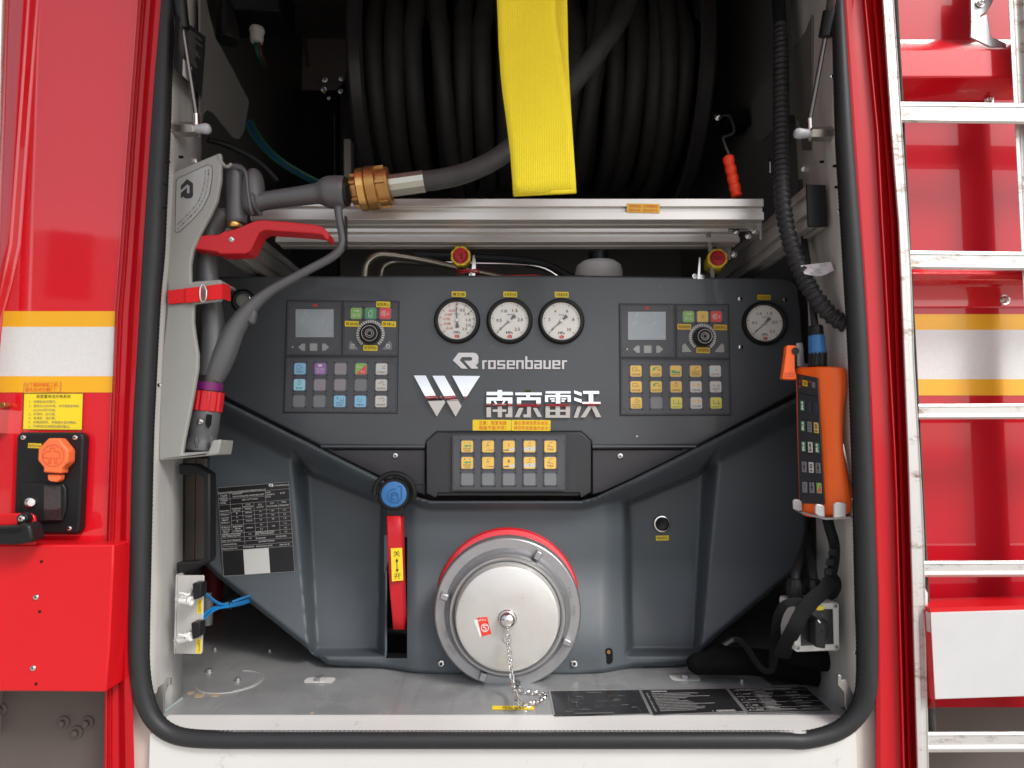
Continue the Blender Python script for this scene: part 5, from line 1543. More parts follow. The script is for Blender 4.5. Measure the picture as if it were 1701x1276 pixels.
# tape marks wound round the leading hose
A0 = P(578, 318.5, -.168); A1 = P(706.5, 300.8, -.168); axd = (A1 - A0).normalized(); q = mm(-.168)
def al(x): return (x - 578) * q * 1.01
b = M(); b.lathe(A0, axd, [(al(649), 18.8 * q), (al(704), 18.6 * q), (al(707), 18.9 * q), (al(708), 18.9 * q), (al(708.2), 14 * q)], 12); b.out("ferrule", ZINC, hs, ang=20)
b = M(); b.lathe(A0, axd, [(al(651), 19 * q), (al(650.5), 30 * q), (al(649), 32 * q), (al(631), 32 * q), (al(629), 34 * q), (al(628), 36.5 * q), (al(613), 37.2 * q), (al(611.5), 35 * q), (al(611.5), 25 * q)], 48); cpl = b.out("coupling", BRASS, hs, ang=32)
def lugs(x0_, x1_, r0, n_, ph, par, m, h_=4.2, w_=5.0):
    for k in range(n_):
        a = ph + 2 * math.pi * k / n_
        e1 = axd.orthogonal().normalized(); e2 = axd.cross(e1)
        d = e1 * math.cos(a) + e2 * math.sin(a); t_ = axd.cross(d)
        rot = Matrix((axd, t_, d)).transposed()
        b = M(); b.box(A0 + axd * (al(x0_) + al(x1_)) / 2 + d * (r0 + h_ / 2 - .8) * q, ((x1_ - x0_) * q, w_ * q, (h_ + 1.6) * q), rot); b.out("lug", m, par, bevel=.0006)
lugs(629, 645, 32, 6, .35, cpl, BRASS)
nz = thing("spray_nozzle", "grey pistol spray nozzle with red trigger hanging in its pale bracket", "nozzle", P(345, 748, -.19))
b = M(); b.lathe(A0, axd, [(al(611), 30 * q), (al(610.6), 34.5 * q), (al(609), 36 * q), (al(598), 36 * q), (al(596.5), 34 * q), (al(596), 25 * q)], 48); rg = b.out("coupling_ring", BRASS2, nz, ang=32)
b = M(); b.lathe(A0, axd, [(al(597), 24 * q), (al(584), 23.5 * q), (al(583), 21 * q), (al(583), 12 * q)], 40); cc_ = b.out("coupling_body", BRASS, nz, ang=32)
lugs(585, 597, 23.5, 6, .1, cc_, BRASS, 4.5, 5)
b = M(); b.lathe(A0, axd, [(al(586), 19.5 * q), (al(577), 19.5 * q), (al(576), 18 * q), (al(572), 12 * q)], 32); b.out("collar", WHITEP, nz)
YN = -.185
b = M()
b.pxtube([(392, 277, YN, 14), (392, 283, YN, 16.8), (392, 300, YN, 16.8), (392, 345, YN, 17), (393, 364, YN, 17.2), (393, 371, YN, 15)], 4, 24)
b.out("valve_housing", NOZZLE, nz)
b = M(); b.pxtube([(414, 285, YN, 6), (420, 292, YN, 15), (421, 312, YN, 19), (420, 335, YN, 20), (418, 350, YN, 16), (416, 357, YN, 6)], 4, 20); b.out("ball_housing", NOZZLE, nz)
b = M(); b.pxtube([(424, 338, YN, 22), (428, 337, YN, 22.5), (431, 336.6, YN, 18)], 2, 24); b.out("collar_ring", NOZZLE, nz)
b = M()
b.pxtube([(410, 341, YN, 16), (425, 337, YN, 17.5), (440, 334, YN, 15.5), (465, 330, YN, 15.5), (500, 325.5, YN, 16.5), (524, 322, YN, 17.5), (532, 321, YN, 20), (541, 320, YN, 25.5), (550, 319.5, YN, 27.5), (568, 319, YN, 27.5), (574, 319, YN, 26)], 4, 28)
grip = b.out("grip", NOZZLE, nz)
b = M(); b.pxtube([(572, 319, YN + .001, 25), (578, 318.6, YN + .001, 24.6), (580, 318.4, YN + .001, 17), (583, 318, YN + .001, 12)], 2, 28); b.out("swivel", BLACK, nz)
b = M(); b.pxtube([(366, 281, YN - .012, 3), (392, 279, YN - .014, 3), (403, 281, YN - .015, 3), (409, 290, YN - .016, 3), (412, 320, YN - .018, 3), (416, 345, YN - .018, 3), (419, 356, YN - .012, 3)], 5, 8); b.out("bail", NOZZLE, nz)
b = M()
b.pxtube([(372, 352, YN + .006, 20), (360, 366, YN + .006, 19.5), (350, 385, YN + .006, 18), (346, 410, YN + .006, 17), (345, 440, YN + .006, 16.5), (347, 470, YN + .006, 16.5), (350, 500, YN + .006, 17), (354, 535, YN + .006, 18), (355, 570, YN + .006, 19.5), (354, 600, YN + .004, 20.5), (350, 628, YN + .002, 19)], 6, 28)
b.out("barrel", NOZZLE, nz)
b = M()
b.pxtube([(563, 340, YN, 9), (562, 350, YN, 7), (565, 372, YN, 6.6), (568, 388, YN, 6.8), (569, 403, YN, 7), (562, 418, YN, 7.3), (545, 431, YN, 7.2), (515, 447, YN, 7.2), (480, 466, YN, 7.5), (450, 483, YN, 8.5), (425, 503, YN, 11), (405, 525, YN, 14.5), (388, 552, YN, 17), (374, 585, YN, 19), (362, 612, YN, 19), (352, 632, YN, 17)], 6, 16)
b.out("guard", NOZZLE, nz)
b = M(); b.prism([(404, 506), (422, 498), (424, 520), (421, 537), (414, 538), (408, 531)], YN - .006, .012); b.out("guard_hook", NOZZLE, nz, bevel=.004)
b = M(); b.prism([(572, 358), (575, 359), (575.5, 410), (572.5, 412)], YN - .004, .008); b.out("guard_rib", BLACK, nz)
# trigger
b = M(); b.prism([(328, 391.6), (364, 389), (371, 384.5), (387.5, 381), (401.6, 376), (420, 368), (434.5, 365), (481.5, 368.5), (524, 373), (536, 376.5), (546.5, 388), (545.5, 397), (541.5, 398.6), (534, 389.5), (517, 387.5), (439, 382), (430, 387), (423, 401), (416, 416), (408, 421), (364, 422), (361.5, 418.6), (318, 412.7)], YN - .032, .030); tr = b.out("trigger", REDP, nz, bevel=.0035, seg=3)
screw(384.5, 398, YN - .0322, 5, tr, 'slot')
b = M(); b.pxtube([(390, 368, YN - .002, 10.5), (390, 374, YN - .002, 12.5), (390, 379, YN - .002, 11)], 2, 20); b.out("plunger", BRASS2, nz)
# tip of the nozzle
T0 = P(350, 627, YN); T1 = P(334.5, 750, YN); ta = (T1 - T0).normalized(); qn = mm(YN)
L_ = (T1 - T0).length / 123.9
b = M(); b.lathe(T0, ta, [(-2 * L_, 19 * qn), (2 * L_, 19.5 * qn), (26 * L_, 19.5 * qn), (26 * L_, 15 * qn)], 32); b.out("dark_band", mat("worn_dark_steel", (.05, .048, .045), .35, .5), nz)
b = M(); b.lathe(T0, ta, [(9 * L_, 17 * qn), (9 * L_, 21 * qn), (22 * L_, 21 * qn), (22 * L_, 17 * qn)], 32); b.out("purple_ring", PURPLE, nz, ang=30)
b = M()
seg = 40
e1 = ta.orthogonal().normalized(); e2 = ta.cross(e1)
ra = []
for k in range(seg):
    rr_k = (24.5 if k % 4 else 22.4) * qn
    a = 2 * math.pi * k / seg
    ra.append(T0 + ta * 24 * L_ + (e1 * math.cos(a) + e2 * math.sin(a)) * rr_k)
b.prism3(ra, ta * 33 * L_); b.out("knurled_ring", REDP, nz, bevel=.0008)
b = M(); b.lathe(T0, ta, [(56 * L_, 22 * qn), (60 * L_, 22.6 * qn), (92 * L_, 23 * qn), (96 * L_, 21.8 * qn), (106 * L_, 22.5 * qn), (112 * L_, 24.5 * qn), (121 * L_, 25 * qn), (123 * L_, 22 * qn), (118 * L_, 18 * qn)], 36); tip = b.out("tip", NOZZLE, nz, ang=30)
screw(333, 700.6, YN - .0200, 5.2, tip, 'slot')
for x, y in ((326, 738), (350, 736)):
    b = M(); b.prism([(x - 3, y - 6), (x, y - 14), (x + 3, y - 6), (x + 1, y + 6), (x - 1, y + 6)], YN - .0225, .004); b.out("flute", NOZZLE, tip, bevel=.001)
b = M(); b.prism([(343, 688), (351, 689), (349, 706), (345, 711), (341, 704)], YN - .0215, .003); b.out("groove", BLACKM, tip)

# bracket of the nozzle
YK = -.222
bo = [(281.8, 289), (290, 284), (361, 255), (365, 254), (367.5, 258), (367, 298), (360.6, 333), (350, 356), (332, 389), (320.6, 415), (316.5, 439), (317, 469), (366, 465), (368, 470), (368, 497), (365, 500), (322, 505), (321, 533), (324.6, 561), (329, 589), (328.5, 612), (322, 651), (315, 688), (306, 733), (302.5, 755), (340, 752.5), (346, 750), (352, 733), (355, 731), (367, 730), (363, 753), (360, 756), (318, 760), (263, 766), (264.5, 674), (270, 580), (273, 555), (277, 513), (278, 476), (275.5, 440), (275.5, 385), (278, 319), (280, 294)]
bk = thing("nozzle_bracket", "pale grey moulded bracket with an R emblem sticker carrying the nozzle", "bracket", P(270, 766, YK))
b = M(); b.prism(bo, YK, .008); b.out("plate", BRACKET, bk, bevel=.0025, seg=3)
b = M(); b.prism([(302, 752), (346, 750), (352, 733), (366, 731), (362, 756), (302, 757)], YK + .006, .045); b.out("foot", BRACKET, bk, bevel=.0015)
b = M(); b.pxtube([(365, 257, YK, 3.2), (367, 268, YK + .001, 3), (376, 277, YK + .01, 3), (384, 273, YK + .016, 3)], 4, 8); b.out("top_hook", BRACKET, bk)
b = M(); b.prism([(322, 468), (366, 465), (368, 469), (322, 473)], YK + .007, .05); b.out("shelf", BRACKET, bk)
fk = front(YK)
b = M()
so_ = [(292.5, 301), (296, 296), (344, 274), (351, 275), (352.5, 283), (352, 297.6), (347.6, 323.4), (336, 347), (317, 368), (298, 385), (292, 386), (290.7, 382)]
b.fill(so_, fk, 0, .0004)
b.line(so_, .8, fk, 1, .0007, closed=True)
s_ = .155
b.fill([(-(y - 628) * s_ + 310.5, (x - 502) * s_ + 313.5) for x, y in RLOGO], fk, 1, .0009)
st = b.out("emblem_sticker", [mat("bracket_sticker_film", (.34, .345, .33), .3, coat=.4), INK], bk, smoothing=False)
def text_path(b, s, path, h, f, mi, off):
    P_ = spline(path, 12); cum = [0]
    for a, c_ in zip(P_, P_[1:]): cum.append(cum[-1] + math.dist(a, c_))
    pos = 0
    adv = cum[-1] / len(s)
    for ch_ in s:
        if ch_ != ' ':
            m_ = pos + adv / 2; j = max(k for k in range(len(cum)) if cum[k] <= m_); j = min(j, len(P_) - 2)
            t_ = (m_ - cum[j]) / max(1e-6, cum[j + 1] - cum[j])
            x = P_[j][0] + (P_[j + 1][0] - P_[j][0]) * t_; y = P_[j][1] + (P_[j + 1][1] - P_[j][1]) * t_
            b.text(ch_, x, y, h, f, adv * .82, mi, ang=math.atan2(P_[j + 1][1] - P_[j][1], P_[j + 1][0] - P_[j][0]), off=off)
        pos += adv
b = M()
text_path(b, "NEPIRO nach dem Gebrauch in der Spülstellung entleeren!", [(346.5, 281), (345.5, 300), (341, 322), (330, 344), (312, 364), (294, 381)], 3.6, fk, 0, .0009)
text_path(b, "After operation drain the NEPIRO by using the flush position!", [(341, 283), (340, 302), (335, 322), (325, 341), (308, 360), (294, 373)], 3.4, fk, 0, .0009)
b.out("printed_text", mat("faded_print", (.12, .12, .12), .6), st, smoothing=False)
screw(286, 292, YK, 3, bk, 'plain')
# red strap round bracket and nozzle
rs = thing("velcro_strap", "red webbing strap with an oval steel loop round nozzle and bracket", "strap", P(330, 506, -.23))
b = M()
for qd, Y in ((((277.5, 482), (340, 476), (340, 499.5), (279, 505)), -.2285), (((328, 476.5), (368, 471), (369, 496), (329, 500)), -.2275)):
    pass
b.prism([(277.5, 482.5), (334, 476.5), (334, 500), (279, 505.5)], -.2265, .003); b.out("band", REDWEB, rs, bevel=.0008)
b = M(); b.prism([(307, 478.5), (334, 476), (334, 500.2), (308, 503.5)], -.2295, .0028); b.out("band_overlap", REDWEB, rs, bevel=.0008)
b = M(); b.prism([(341, 475), (369, 471), (369, 496.3), (341, 499)], -.2265, .003); b.out("band", REDWEB, rs, bevel=.0008)
b = M(); b.prism3([P(369, 471, -.2265), P(381, 473.5, -.205), P(382, 500, -.205), P(369, 496.3, -.2265)], Vector((.0, .003, 0))); b.out("band_turn", REDWEB, rs, bevel=.0008)
b = M(); b.tube([P(337.5 + 5.5 * math.cos(R(a)), 487.3 + 14.5 * math.sin(R(a)), -.231) for a in range(0, 360, 15)], .0011, 8, closed=True); b.out("steel_loop", STEEL, rs)

# ------------------------------------------------------------------ profile frame over the panel
frm = thing("profile_frame", "frame of slotted aluminium profiles crossing above the control panel", "frame", P(850, 400, 0))
def profile_section(a, c_, slots):
    """outline (u, v) of an a by c_ section with slots on the -u side at heights given"""
    d, hw = .006, .0042
    pts = [(0, 0)]
    for s_ in slots:
        pts += [(0, s_ - hw), (d, s_ - hw), (d, s_ + hw), (0, s_ + hw)]
    pts += [(0, c_)]
    for s_ in [x * a for x in (.5,)]:
        pts += [(s_ - hw, c_), (s_ - hw, c_ - d), (s_ + hw, c_ - d), (s_ + hw, c_)]
    pts += [(a, c_), (a, 0)]
    for s_ in [x * a for x in (.5,)]:
        pts += [(s_ + hw, 0), (s_ + hw, d), (s_ - hw, d), (s_ - hw, 0)]
    return pts
YF1, YF2 = -.12, -.007
z1a, z1b = P(850, 365, YF1).z, P(850, 330, YF1).z
b = M(); b.prism3([Vector((-.40, YF1 + u, z1a + v)) for u, v in profile_section(.044, z1b - z1a, [(z1b - z1a) / 2])], Vector((.785, 0, 0))); b.out("crossbar", ALUP, frm, bevel=.0007, smoothing=True)
z2a, z2b = P(850, 402, YF2).z, P(850, 377.5, YF2).z
b = M(); b.prism3([Vector((-.40, YF2 + u, z2a + v)) for u, v in profile_section(.044, z2b - z2a, [(z2b - z2a) / 2])], Vector((.785, 0, 0))); b.out("crossbar", ALUP, frm, bevel=.0007)
XR0, XR1 = P(1341, 340, -.21).x, P(1374, 340, -.21).x
zr0, zr1 = P(1357, 376, -.21).z, P(1357, 307, -.21).z
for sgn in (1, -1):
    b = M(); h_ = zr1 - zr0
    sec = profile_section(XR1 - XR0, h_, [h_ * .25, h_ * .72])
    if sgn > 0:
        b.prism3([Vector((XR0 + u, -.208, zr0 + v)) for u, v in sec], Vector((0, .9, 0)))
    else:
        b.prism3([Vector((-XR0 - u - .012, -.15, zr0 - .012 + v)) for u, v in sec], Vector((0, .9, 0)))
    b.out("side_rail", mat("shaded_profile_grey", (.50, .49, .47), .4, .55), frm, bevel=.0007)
b = M(); b.prism([(1340, 306), (1372, 307), (1376, 376), (1343, 376)], -.213, .005); b.out("end_cap", BLACK, frm, bevel=.001)
for x, y, Y in ((1215, 368, -.115), (1175, 408, .0)):
    b = M()
    if y < 400:
        b.prism([(1212, 366), (1262, 366), (1266, 370), (1266, 398), (1262, 398), (1262, 384), (1240, 384), (1210, 384)], -.06, .004)
    else:
        b.prism([(1190, 409), (1212, 409), (1215, 412), (1214, 432), (1210, 432), (1209, 417), (1190, 416)], .02, .004)
    b.out("corner_plate", CASTALU, frm, bevel=.0008)
for x, y, Y in ((1223, 385, -.061), (1233.5, 375, -.061), (1253.5, 384, -.061), (1243, 392, -.061), (1205, 423, .019), (1219, 423, .019)):
    screw(x, y, Y, 4.2, frm, 'hex', name='bolt')
sticker("yellow sticker with two lines of red characters on the front aluminium crossbar", ((1041.3, 338), (1096.3, 339), (1096, 354), (1041.5, 353)), front(YF1 - .0006), YELLOWK,
        [("收卷软管前，必须把整根软", .5, .28, .38, .88, REDINK), ("管都拉出来，把余水放干净。", .5, .74, .38, .90, REDINK)], rnd=.08)

# ------------------------------------------------------------------ parts in the dark gap behind the fascia
pl = thing("steel_pipe", "bright bent steel pipe rising behind the fascia under the crossbars", "pipe", P(606, 470, .08))
b = M(); b.pxtube([(606, 480, .08, 6.5), (607, 447, .08, 6.5), (614, 432, .08, 6.5), (628, 424, .085, 6.5), (650, 424, .09, 6.3), (700, 432, .1, 6), (760, 445, .11, 6), (840, 462, .12, 6), (880, 475, .12, 6)], 6, 14); b.out("tube", ZINC, pl)
b = M(); b.pxtube([(633, 480, .12, 4.5), (634, 452, .12, 4.5), (642, 440, .12, 4.5), (658, 436, .13, 4.5), (690, 437, .16, 4), (740, 440, .2, 4)], 6, 12)
tag(b.out("thin_pipe", ZINC, None), "thinner bent steel pipe just right of the bright bent one", "pipe")
b = M(); b.pxtube([(735, 436, .16, 2.6), (790, 438, .16, 2.6), (860, 440, .16, 2.6), (905, 447, .16, 2.8), (940, 470, .16, 2.8)], 4, 10)
tag(b.out("straight_pipe", STEEL, None), "straight bright pipe lying behind the left yellow and red cap", "pipe")
b = M(); b.pxtube([(690, 425, .3, 9), (800, 430, .3, 9), (900, 440, .28, 9), (960, 470, .25, 9)], 4, 10)
tag(b.out("black_hose", RUBBER, None), "black hose sagging in the dark below the rear crossbar", "hose")
b = M(); b.prism([(832, 457), (890, 455.5), (908, 460), (912, 470), (828, 470)], .03, .004)
tag(b.out("red_label_plate", REDP, None, bevel=.001), "dark red plate showing its top edge behind the fascia", "plate")
b = M(); b.prism([(914, 458.5), (972, 457), (974, 466), (910, 466)], .028, .004)
tag(b.out("black_cover_plate", BLACK, None, bevel=.001), "flat black plate on the fascia top edge beside the white tank", "plate")
zz = P(995, 482, .2)
b = M(); r0 = 40 * mm(.2)
b.lathe(Vector((zz.x, .2, zz.z)), Vector((0, 0, 1)), [(0, r0), (.035, r0), (.048, r0 * .93), (.055, r0 * .75), (.057, 0)], 36)
tk = b.out("white_tank", mat("white_tank_plastic", (.75, .74, .73), .5), None)
tag(tk, "round white plastic tank top in the gap between the two yellow and red caps", "tank")
b = M(); b.lathe(Vector((zz.x, .2, zz.z + .055)), Vector((0, 0, 1)), [(0, .02), (.02, .02), (.022, .012)], 18); b.out("lid", BLACK, tk)
b = M(); b.pxtube([(1174, 378, .0, 4), (1178, 400, .0, 4), (1182, 430, .005, 4), (1184, 470, .01, 4)], 4, 10)
tag(b.out("grey_cable", mat("grey_cable_sheath", (.25, .24, .22), .5), None), "grey cable running down to the right yellow and red cap", "cable")
def dcap(px, py, bx, by, r, label, sym):
    t = thing("test_port_cap", label, "cap", P(px, py + 30, .03), "yellow and red caps above the fascia")
    o = P(bx, by, .035); a = P(px, py, -.005) - o
    L = a.length; ax_ = a.normalized(); e1 = ax_.orthogonal().normalized(); e2 = ax_.cross(e1); q = mm(.01)
    ring = []
    for k in range(48):
        th = 2 * math.pi * k / 48
        rad = r * q * (1.0 if (k % 6) else .90) * (.97 if k % 6 in (1, 5) else 1)
        ring.append(o + (e1 * math.cos(th) + e2 * math.sin(th)) * rad)
    b = M(); b.prism3(ring, a); b.out("cap", YPLAST, t, bevel=.001)
    b = M(); b.lathe(o + a, ax_, [(0, r * q * .78), (.0008, r * q * .77), (.001, 0)], 30); rd = b.out("red_disc", REDP, t)
    b = M(); f = lambda x, y, off: o + a + ax_ * (.0011 + off) + Vector((x * r * q, 0, -y * r * q)) + ax_.cross(Vector((1, 0, 0))) * 0
    for k in range(22):
        if k in (5, 6, 16, 17): continue
        th = 2 * math.pi * k / 22
        b.line([(.62 * math.cos(th), .62 * math.sin(th)), (.62 * math.cos(th + .14), .62 * math.sin(th + .14))], .09, f, 0, .0004)
    if sym == 'oo':
        b.line([(-.22 + .17 * math.cos(R(a_)), .15 * math.sin(R(a_))) for a_ in range(0, 360, 40)], .06, f, 0, .0004, closed=True)
        b.line([(.2 + .17 * math.cos(R(a_)), .15 * math.sin(R(a_))) for a_ in range(0, 360, 40)], .06, f, 0, .0005, closed=True)
    else:
        b.line([(-.2, -.1), (.05, -.05), (.2, -.3), (.1, .1), (.25, .3), (0, .2)], .06, f, 0, .0004)
    b.out("print", INK, rd, smoothing=False)
    b = M(); b.tube([o, o + Vector((0, .03, -.05))], .008, 12); b.out("stem", STEEL, t)
    return t
t = dcap(765, 425, 767, 431, 17, "left yellow and red cap above the fascia, tied with a red wire", 's')
b = M(); b.prism([(785, 424), (788.5, 423), (791, 440), (789, 462), (780, 462), (783, 450)], .012, .004); b.out("lock_plate", STEEL, t, bevel=.0005)
b = M(); b.pxtube([(757, 446, .02, 1.1), (762, 450, .01, 1.1), (775, 449, .005, 1.1), (792, 448, .01, 1.1), (796, 455, .015, 1.1), (794, 466, .02, 1.1)], 4, 6); b.out("red_wire", REDP, t)
b = M(); b.pxtube([(760, 470, .02, 1.1), (761, 457, .012, 1.1), (772, 452, .008, 1.1), (790, 452, .01, 1.1)], 4, 6); b.out("red_wire", REDP, t)
screw(783, 457, .01, 3, t, 'hex', name='bolt')
t = dcap(1192, 429, 1185, 441, 17, "right yellow and red cap above the fascia, marked with two rings", 'oo')
b = M(); b.prism([(1161, 427), (1164, 427), (1163.5, 466), (1158, 466)], .0, .012); b.out("lock_plate", STEEL, t, bevel=.0005)
screw(1154, 459, .0, 3, t, 'hex', name='bolt'); screw(1166, 460, .0, 3, t, 'hex', name='bolt')

# ------------------------------------------------------------------ yellow strap
ys = thing("pull_strap", "bright yellow webbing pull strap hanging in a loop from the raised door", "strap", P(905, 322, -.36))
def ribbon(left, right, Yf, n=40, m=10, t=.0014, wav=.0):
    rows = []
    for k in range(n + 1):
        y = left[0][0] + (left[-1][0] - left[0][0]) * k / n
        xl, xr = lerp_curve(left, y), lerp_curve(right, y)
        yy = lambda u: y + (right[-1][0] - left[-1][0]) * u * smooth((y - 150) / (left[-1][0] - 150))
        rows.append([P(xl + (xr - xl) * j / m, yy(j / m), Yf(y) + wav * math.sin(j / m * 5 + y * .012)) for j in range(m + 1)])
    b = M(); b.grid(rows); return b
YS = lambda y: -.36 - .004 * math.sin(y * .01)
sm_ = lambda pts: [(y, x) for y, x in [(p[0], p[1]) for p in spline(pts, 6)]]
fl_ = sm_([(-420, 800), (-200, 815), (0, 825.5), (70, 828), (140, 833), (200, 841), (260, 848), (323, 852.5)])
fr_ = sm_([(-420, 905), (-200, 915), (0, 922), (60, 927), (130, 938), (180, 946), (240, 951), (318, 957)])
b = ribbon(fl_, fr_, YS, wav=.0015); o = b.out("front_layer", YWEB, ys); s = o.modifiers.new("thickness", 'SOLIDIFY'); s.thickness = .0016; s.offset = 1
bl_ = sm_([(-420, 835), (-200, 848), (0, 852), (100, 850), (200, 848), (323, 853.5)])
br_ = sm_([(-420, 925), (-200, 938), (0, 942), (100, 944), (180, 948), (318, 957)])
b = ribbon(bl_, br_, lambda y: YS(y) + .004 + .020 * smooth((300 - y) / 250), wav=.001); o = b.out("back_layer", YWEB, ys); s = o.modifiers.new("thickness", 'SOLIDIFY'); s.thickness = .0016; s.offset = 1
b = M(); b.tube([P(853, 322.6, YS(320) + .002), P(957, 317.6, YS(320) + .002)], .0028, 10); b.out("fold", YWEB, ys)

# ------------------------------------------------------------------ gas struts
def strut(label, top, sl0, sl1, rod, ball, wallpx, Y0):
    t = thing("gas_strut", label, "gas strut", P(ball[0], ball[1], Y0), "gas struts of the raised door")
    b = M(); b.pxtube([top, (sl0[0], sl0[1], sl0[2], 7.5)], 1, 18); b.out("cylinder", mat("strut_tube_steel", (.30, .28, .27), .3, .8), t)
    b = M(); b.pxtube([(sl0[0], sl0[1], sl0[2], 11.5), (sl1[0], sl1[1], sl1[2], 11.5)], 1, 20); b.out("sleeve", BLACK, t, bevel=.001)
    b = M(); b.pxtube([(sl1[0], sl1[1], sl1[2], 4.2), (rod[0], rod[1], Y0, 4.2)], 1, 14); b.out("rod", mat("strut_rod_steel", (.16, .15, .145), .25, .8), t)
    b = M(); b.pxtube([(rod[0], rod[1] - 2, Y0, 5), (rod[0] + .5, rod[1] + 8, Y0, 5), (rod[0] + 1, rod[1] + 22, Y0, 6)], 1, 12); b.out("end_fitting", STEEL, t)
    d = 1 if wallpx < 800 else -1
    b = M(); o = P(wallpx, ball[1] + 1, Y0); b.lathe(o, P(ball[0] - 10 * d, ball[1] + 1, Y0) - o, [(0, .0098), (abs(ball[0] - 12 * d - wallpx) * mm(Y0), .0098), (abs(ball[0] - 9 * d - wallpx) * mm(Y0), .006)], 6); b.out("standoff", mat("standoff_steel", (.42, .39, .36), .3, .9), t, smoothing=False)
    b = M(); o = P(ball[0] - 12 * d, ball[1], Y0); b.lathe(o, Vector((d, 0, 0)), [(0, .0058), (.008, .0065), (.014, .0075), (.018, .0066), (.0205, .004), (.021, 0)], 20); b.out("ball_cover", mat("pale_grey_plastic", (.42, .44, .46), .4), t)
strut("left gas strut with a black sleeve ending at a steel stud on the jamb", (286, -170, -.40, 7.5), (298, -10, -.255), (303.5, 48, -.245), (326, 192, -.225), (337, 214), 279, -.225)
strut("right gas strut with a black sleeve ending beside the ribbed black conduit", (1404, -150, -.40, 7.5), (1378.5, 18, -.255), (1371, 62, -.245), (1345, 200, -.225), (1332, 222), 1389, -.225)

# ------------------------------------------------------------------ ribbed conduit and cable
cd = thing("ribbed_conduit", "thick black ribbed conduit hanging down in front of the right jamb", "conduit", P(1400, 550, -.2))
path = spline([(1296, 40, -.13, 11), (1297, 90, -.14, 13), (1297.5, 170, -.15, 13.5), (1298, 250, -.17, 13.8), (1299, 320, -.19, 14), (1306, 375, -.195, 14), (1320, 425, -.20, 14.2), (1339, 468, -.205, 14.5), (1361, 503, -.215, 15), (1385, 527, -.222, 15), (1410, 541, -.232, 15)], 30)
pp_ = [P(a, c_, d) for a, c_, d, e in path]
cum = [0]
for a, c_ in zip(pp_, pp_[1:]): cum.append(cum[-1] + (c_ - a).length)
N_ = int(cum[-1] / .0018)
pts, rad = [], []
j = 0
for k in range(N_):
    s_ = cum[-1] * k / N_
    while j < len(cum) - 2 and cum[j + 1] < s_: j += 1
    t_ = (s_ - cum[j]) / max(1e-9, cum[j + 1] - cum[j])
    p = pp_[j].lerp(pp_[j + 1], t_); r0 = path[j][3] * mm(path[j][2])
    ph = (s_ / .0095) % 1
    pts.append(p); rad.append(r0 * (1.0 if .18 < ph < .72 else .82))
b = M(); b.tube(pts, rad, 18); b.out("ribbed_tube", RUBBER, cd, ang=50)
b = M(); b.pxtube([(1291, -160, -.06, 11), (1290, -60, -.09, 11), (1293, 0, -.12, 11), (1296, 42, -.13, 11)], 5, 14); b.out("smooth_tube", BLACKM, cd)
ca = thing("control_cable", "thin black cable with a paper tag looping past the conduit to the remote control", "cable", P(1352, 545, -.2))
b = M(); b.pxtube([(1330, 300, -.12, 4), (1334, 380, -.14, 5), (1342, 440, -.17, 5.5), (1348, 490, -.19, 5.8), (1354, 545, -.205, 6)], 6, 12); b.out("cable", RUBBER, ca)
b = M(); b.pxtube([(1376, 443, -.20, 2.6), (1390, 447, -.21, 2.8), (1398, 457, -.22, 3), (1405, 480, -.225, 3)], 5, 8); b.out("cable_loop", BLACK, ca)
b = M()
rows = [[P(1330 + 10 * j + 2.0 * k, 441 - 1.2 * j + k * (7.5 - 1.1 * abs(j - 2.5)), -.215 + .005 * math.sin(j * 1.7 + k * 1.3)) for j in range(6)] for k in range(4)]
b.grid(rows); tg = b.out("paper_tag", mat("crumpled_paper", (.66, .64, .66), .7, bump=.4, bscale=90), ca, ang=15)
b = M(); b.text("Spare No.", 1354, 447, 4, front(-.2235), 18, 0, ang=.3); b.text("Assembly", 1358, 452, 4, front(-.2235), 16, 0, ang=.3); b.out("tag_print", GREYINK, tg, smoothing=False)

# ------------------------------------------------------------------ remote control in its cradle
rm = thing("remote_control", "orange remote control with a dark keypad standing in a metal cradle", "remote control", P(1365, 860, -.21))
vr = [(608, 1322, 1353, 1362, 1400), (614, 1322, 1356, 1368, 1407), (626, 1322, 1359, 1373, 1409), (650, 1322.6, 1360.5, 1372, 1408), (680, 1323, 1362, 1371, 1402.5), (720, 1324, 1365, 1372, 1400.5), (765, 1325.5, 1367, 1374, 1403.5), (800, 1326.5, 1369, 1376, 1411), (825, 1327.4, 1370, 1378, 1416), (846, 1328, 1371, 1378, 1416.5), (860, 1330, 1372, 1378, 1410)]
b = M(); rows = []
for y, a_, c_, d_, e_ in vr:
    rows.append([P(a_ + 2, y - 1, -.165), P(a_, y, -.176), P(a_, y + 2, -.19), P((a_ + c_) / 2, y + 1.5, -.206), P(c_, y + 1, -.222), P(d_, y, -.229), P((d_ + e_) / 2, y, -.236), P(e_ - 2, y, -.238), P(e_, y, -.231), P(e_ - 6, y, -.20)])
n_ = len(rows[0])
vs = [[b.bm.verts.new(p) for p in r_] for r_ in rows]
for A_, B_ in zip(vs, vs[1:]):
    for k in range(n_):
        b.bm.faces.new((A_[k], A_[(k + 1) % n_], B_[(k + 1) % n_], B_[k]))
b.bm.faces.new(vs[0]); b.bm.faces.new(vs[-1][::-1])
body = b.out("body", ORANGE, rm, ang=40); sb = body.modifiers.new("round", 'SUBSURF'); sb.levels = 2; sb.render_levels = 2
KQ = quad((1324, 621), (1359, 628), (1370.5, 838), (1328.8, 836))
def fk2(u, v, off=0.0):
    x, y = KQ(u, v)
    Y = -.190 + (-.2225 + .190) * u
    p = P(x, y, Y)
    nrm = Vector((-.55, -.83, 0))
    return p + nrm * (.0008 + off)
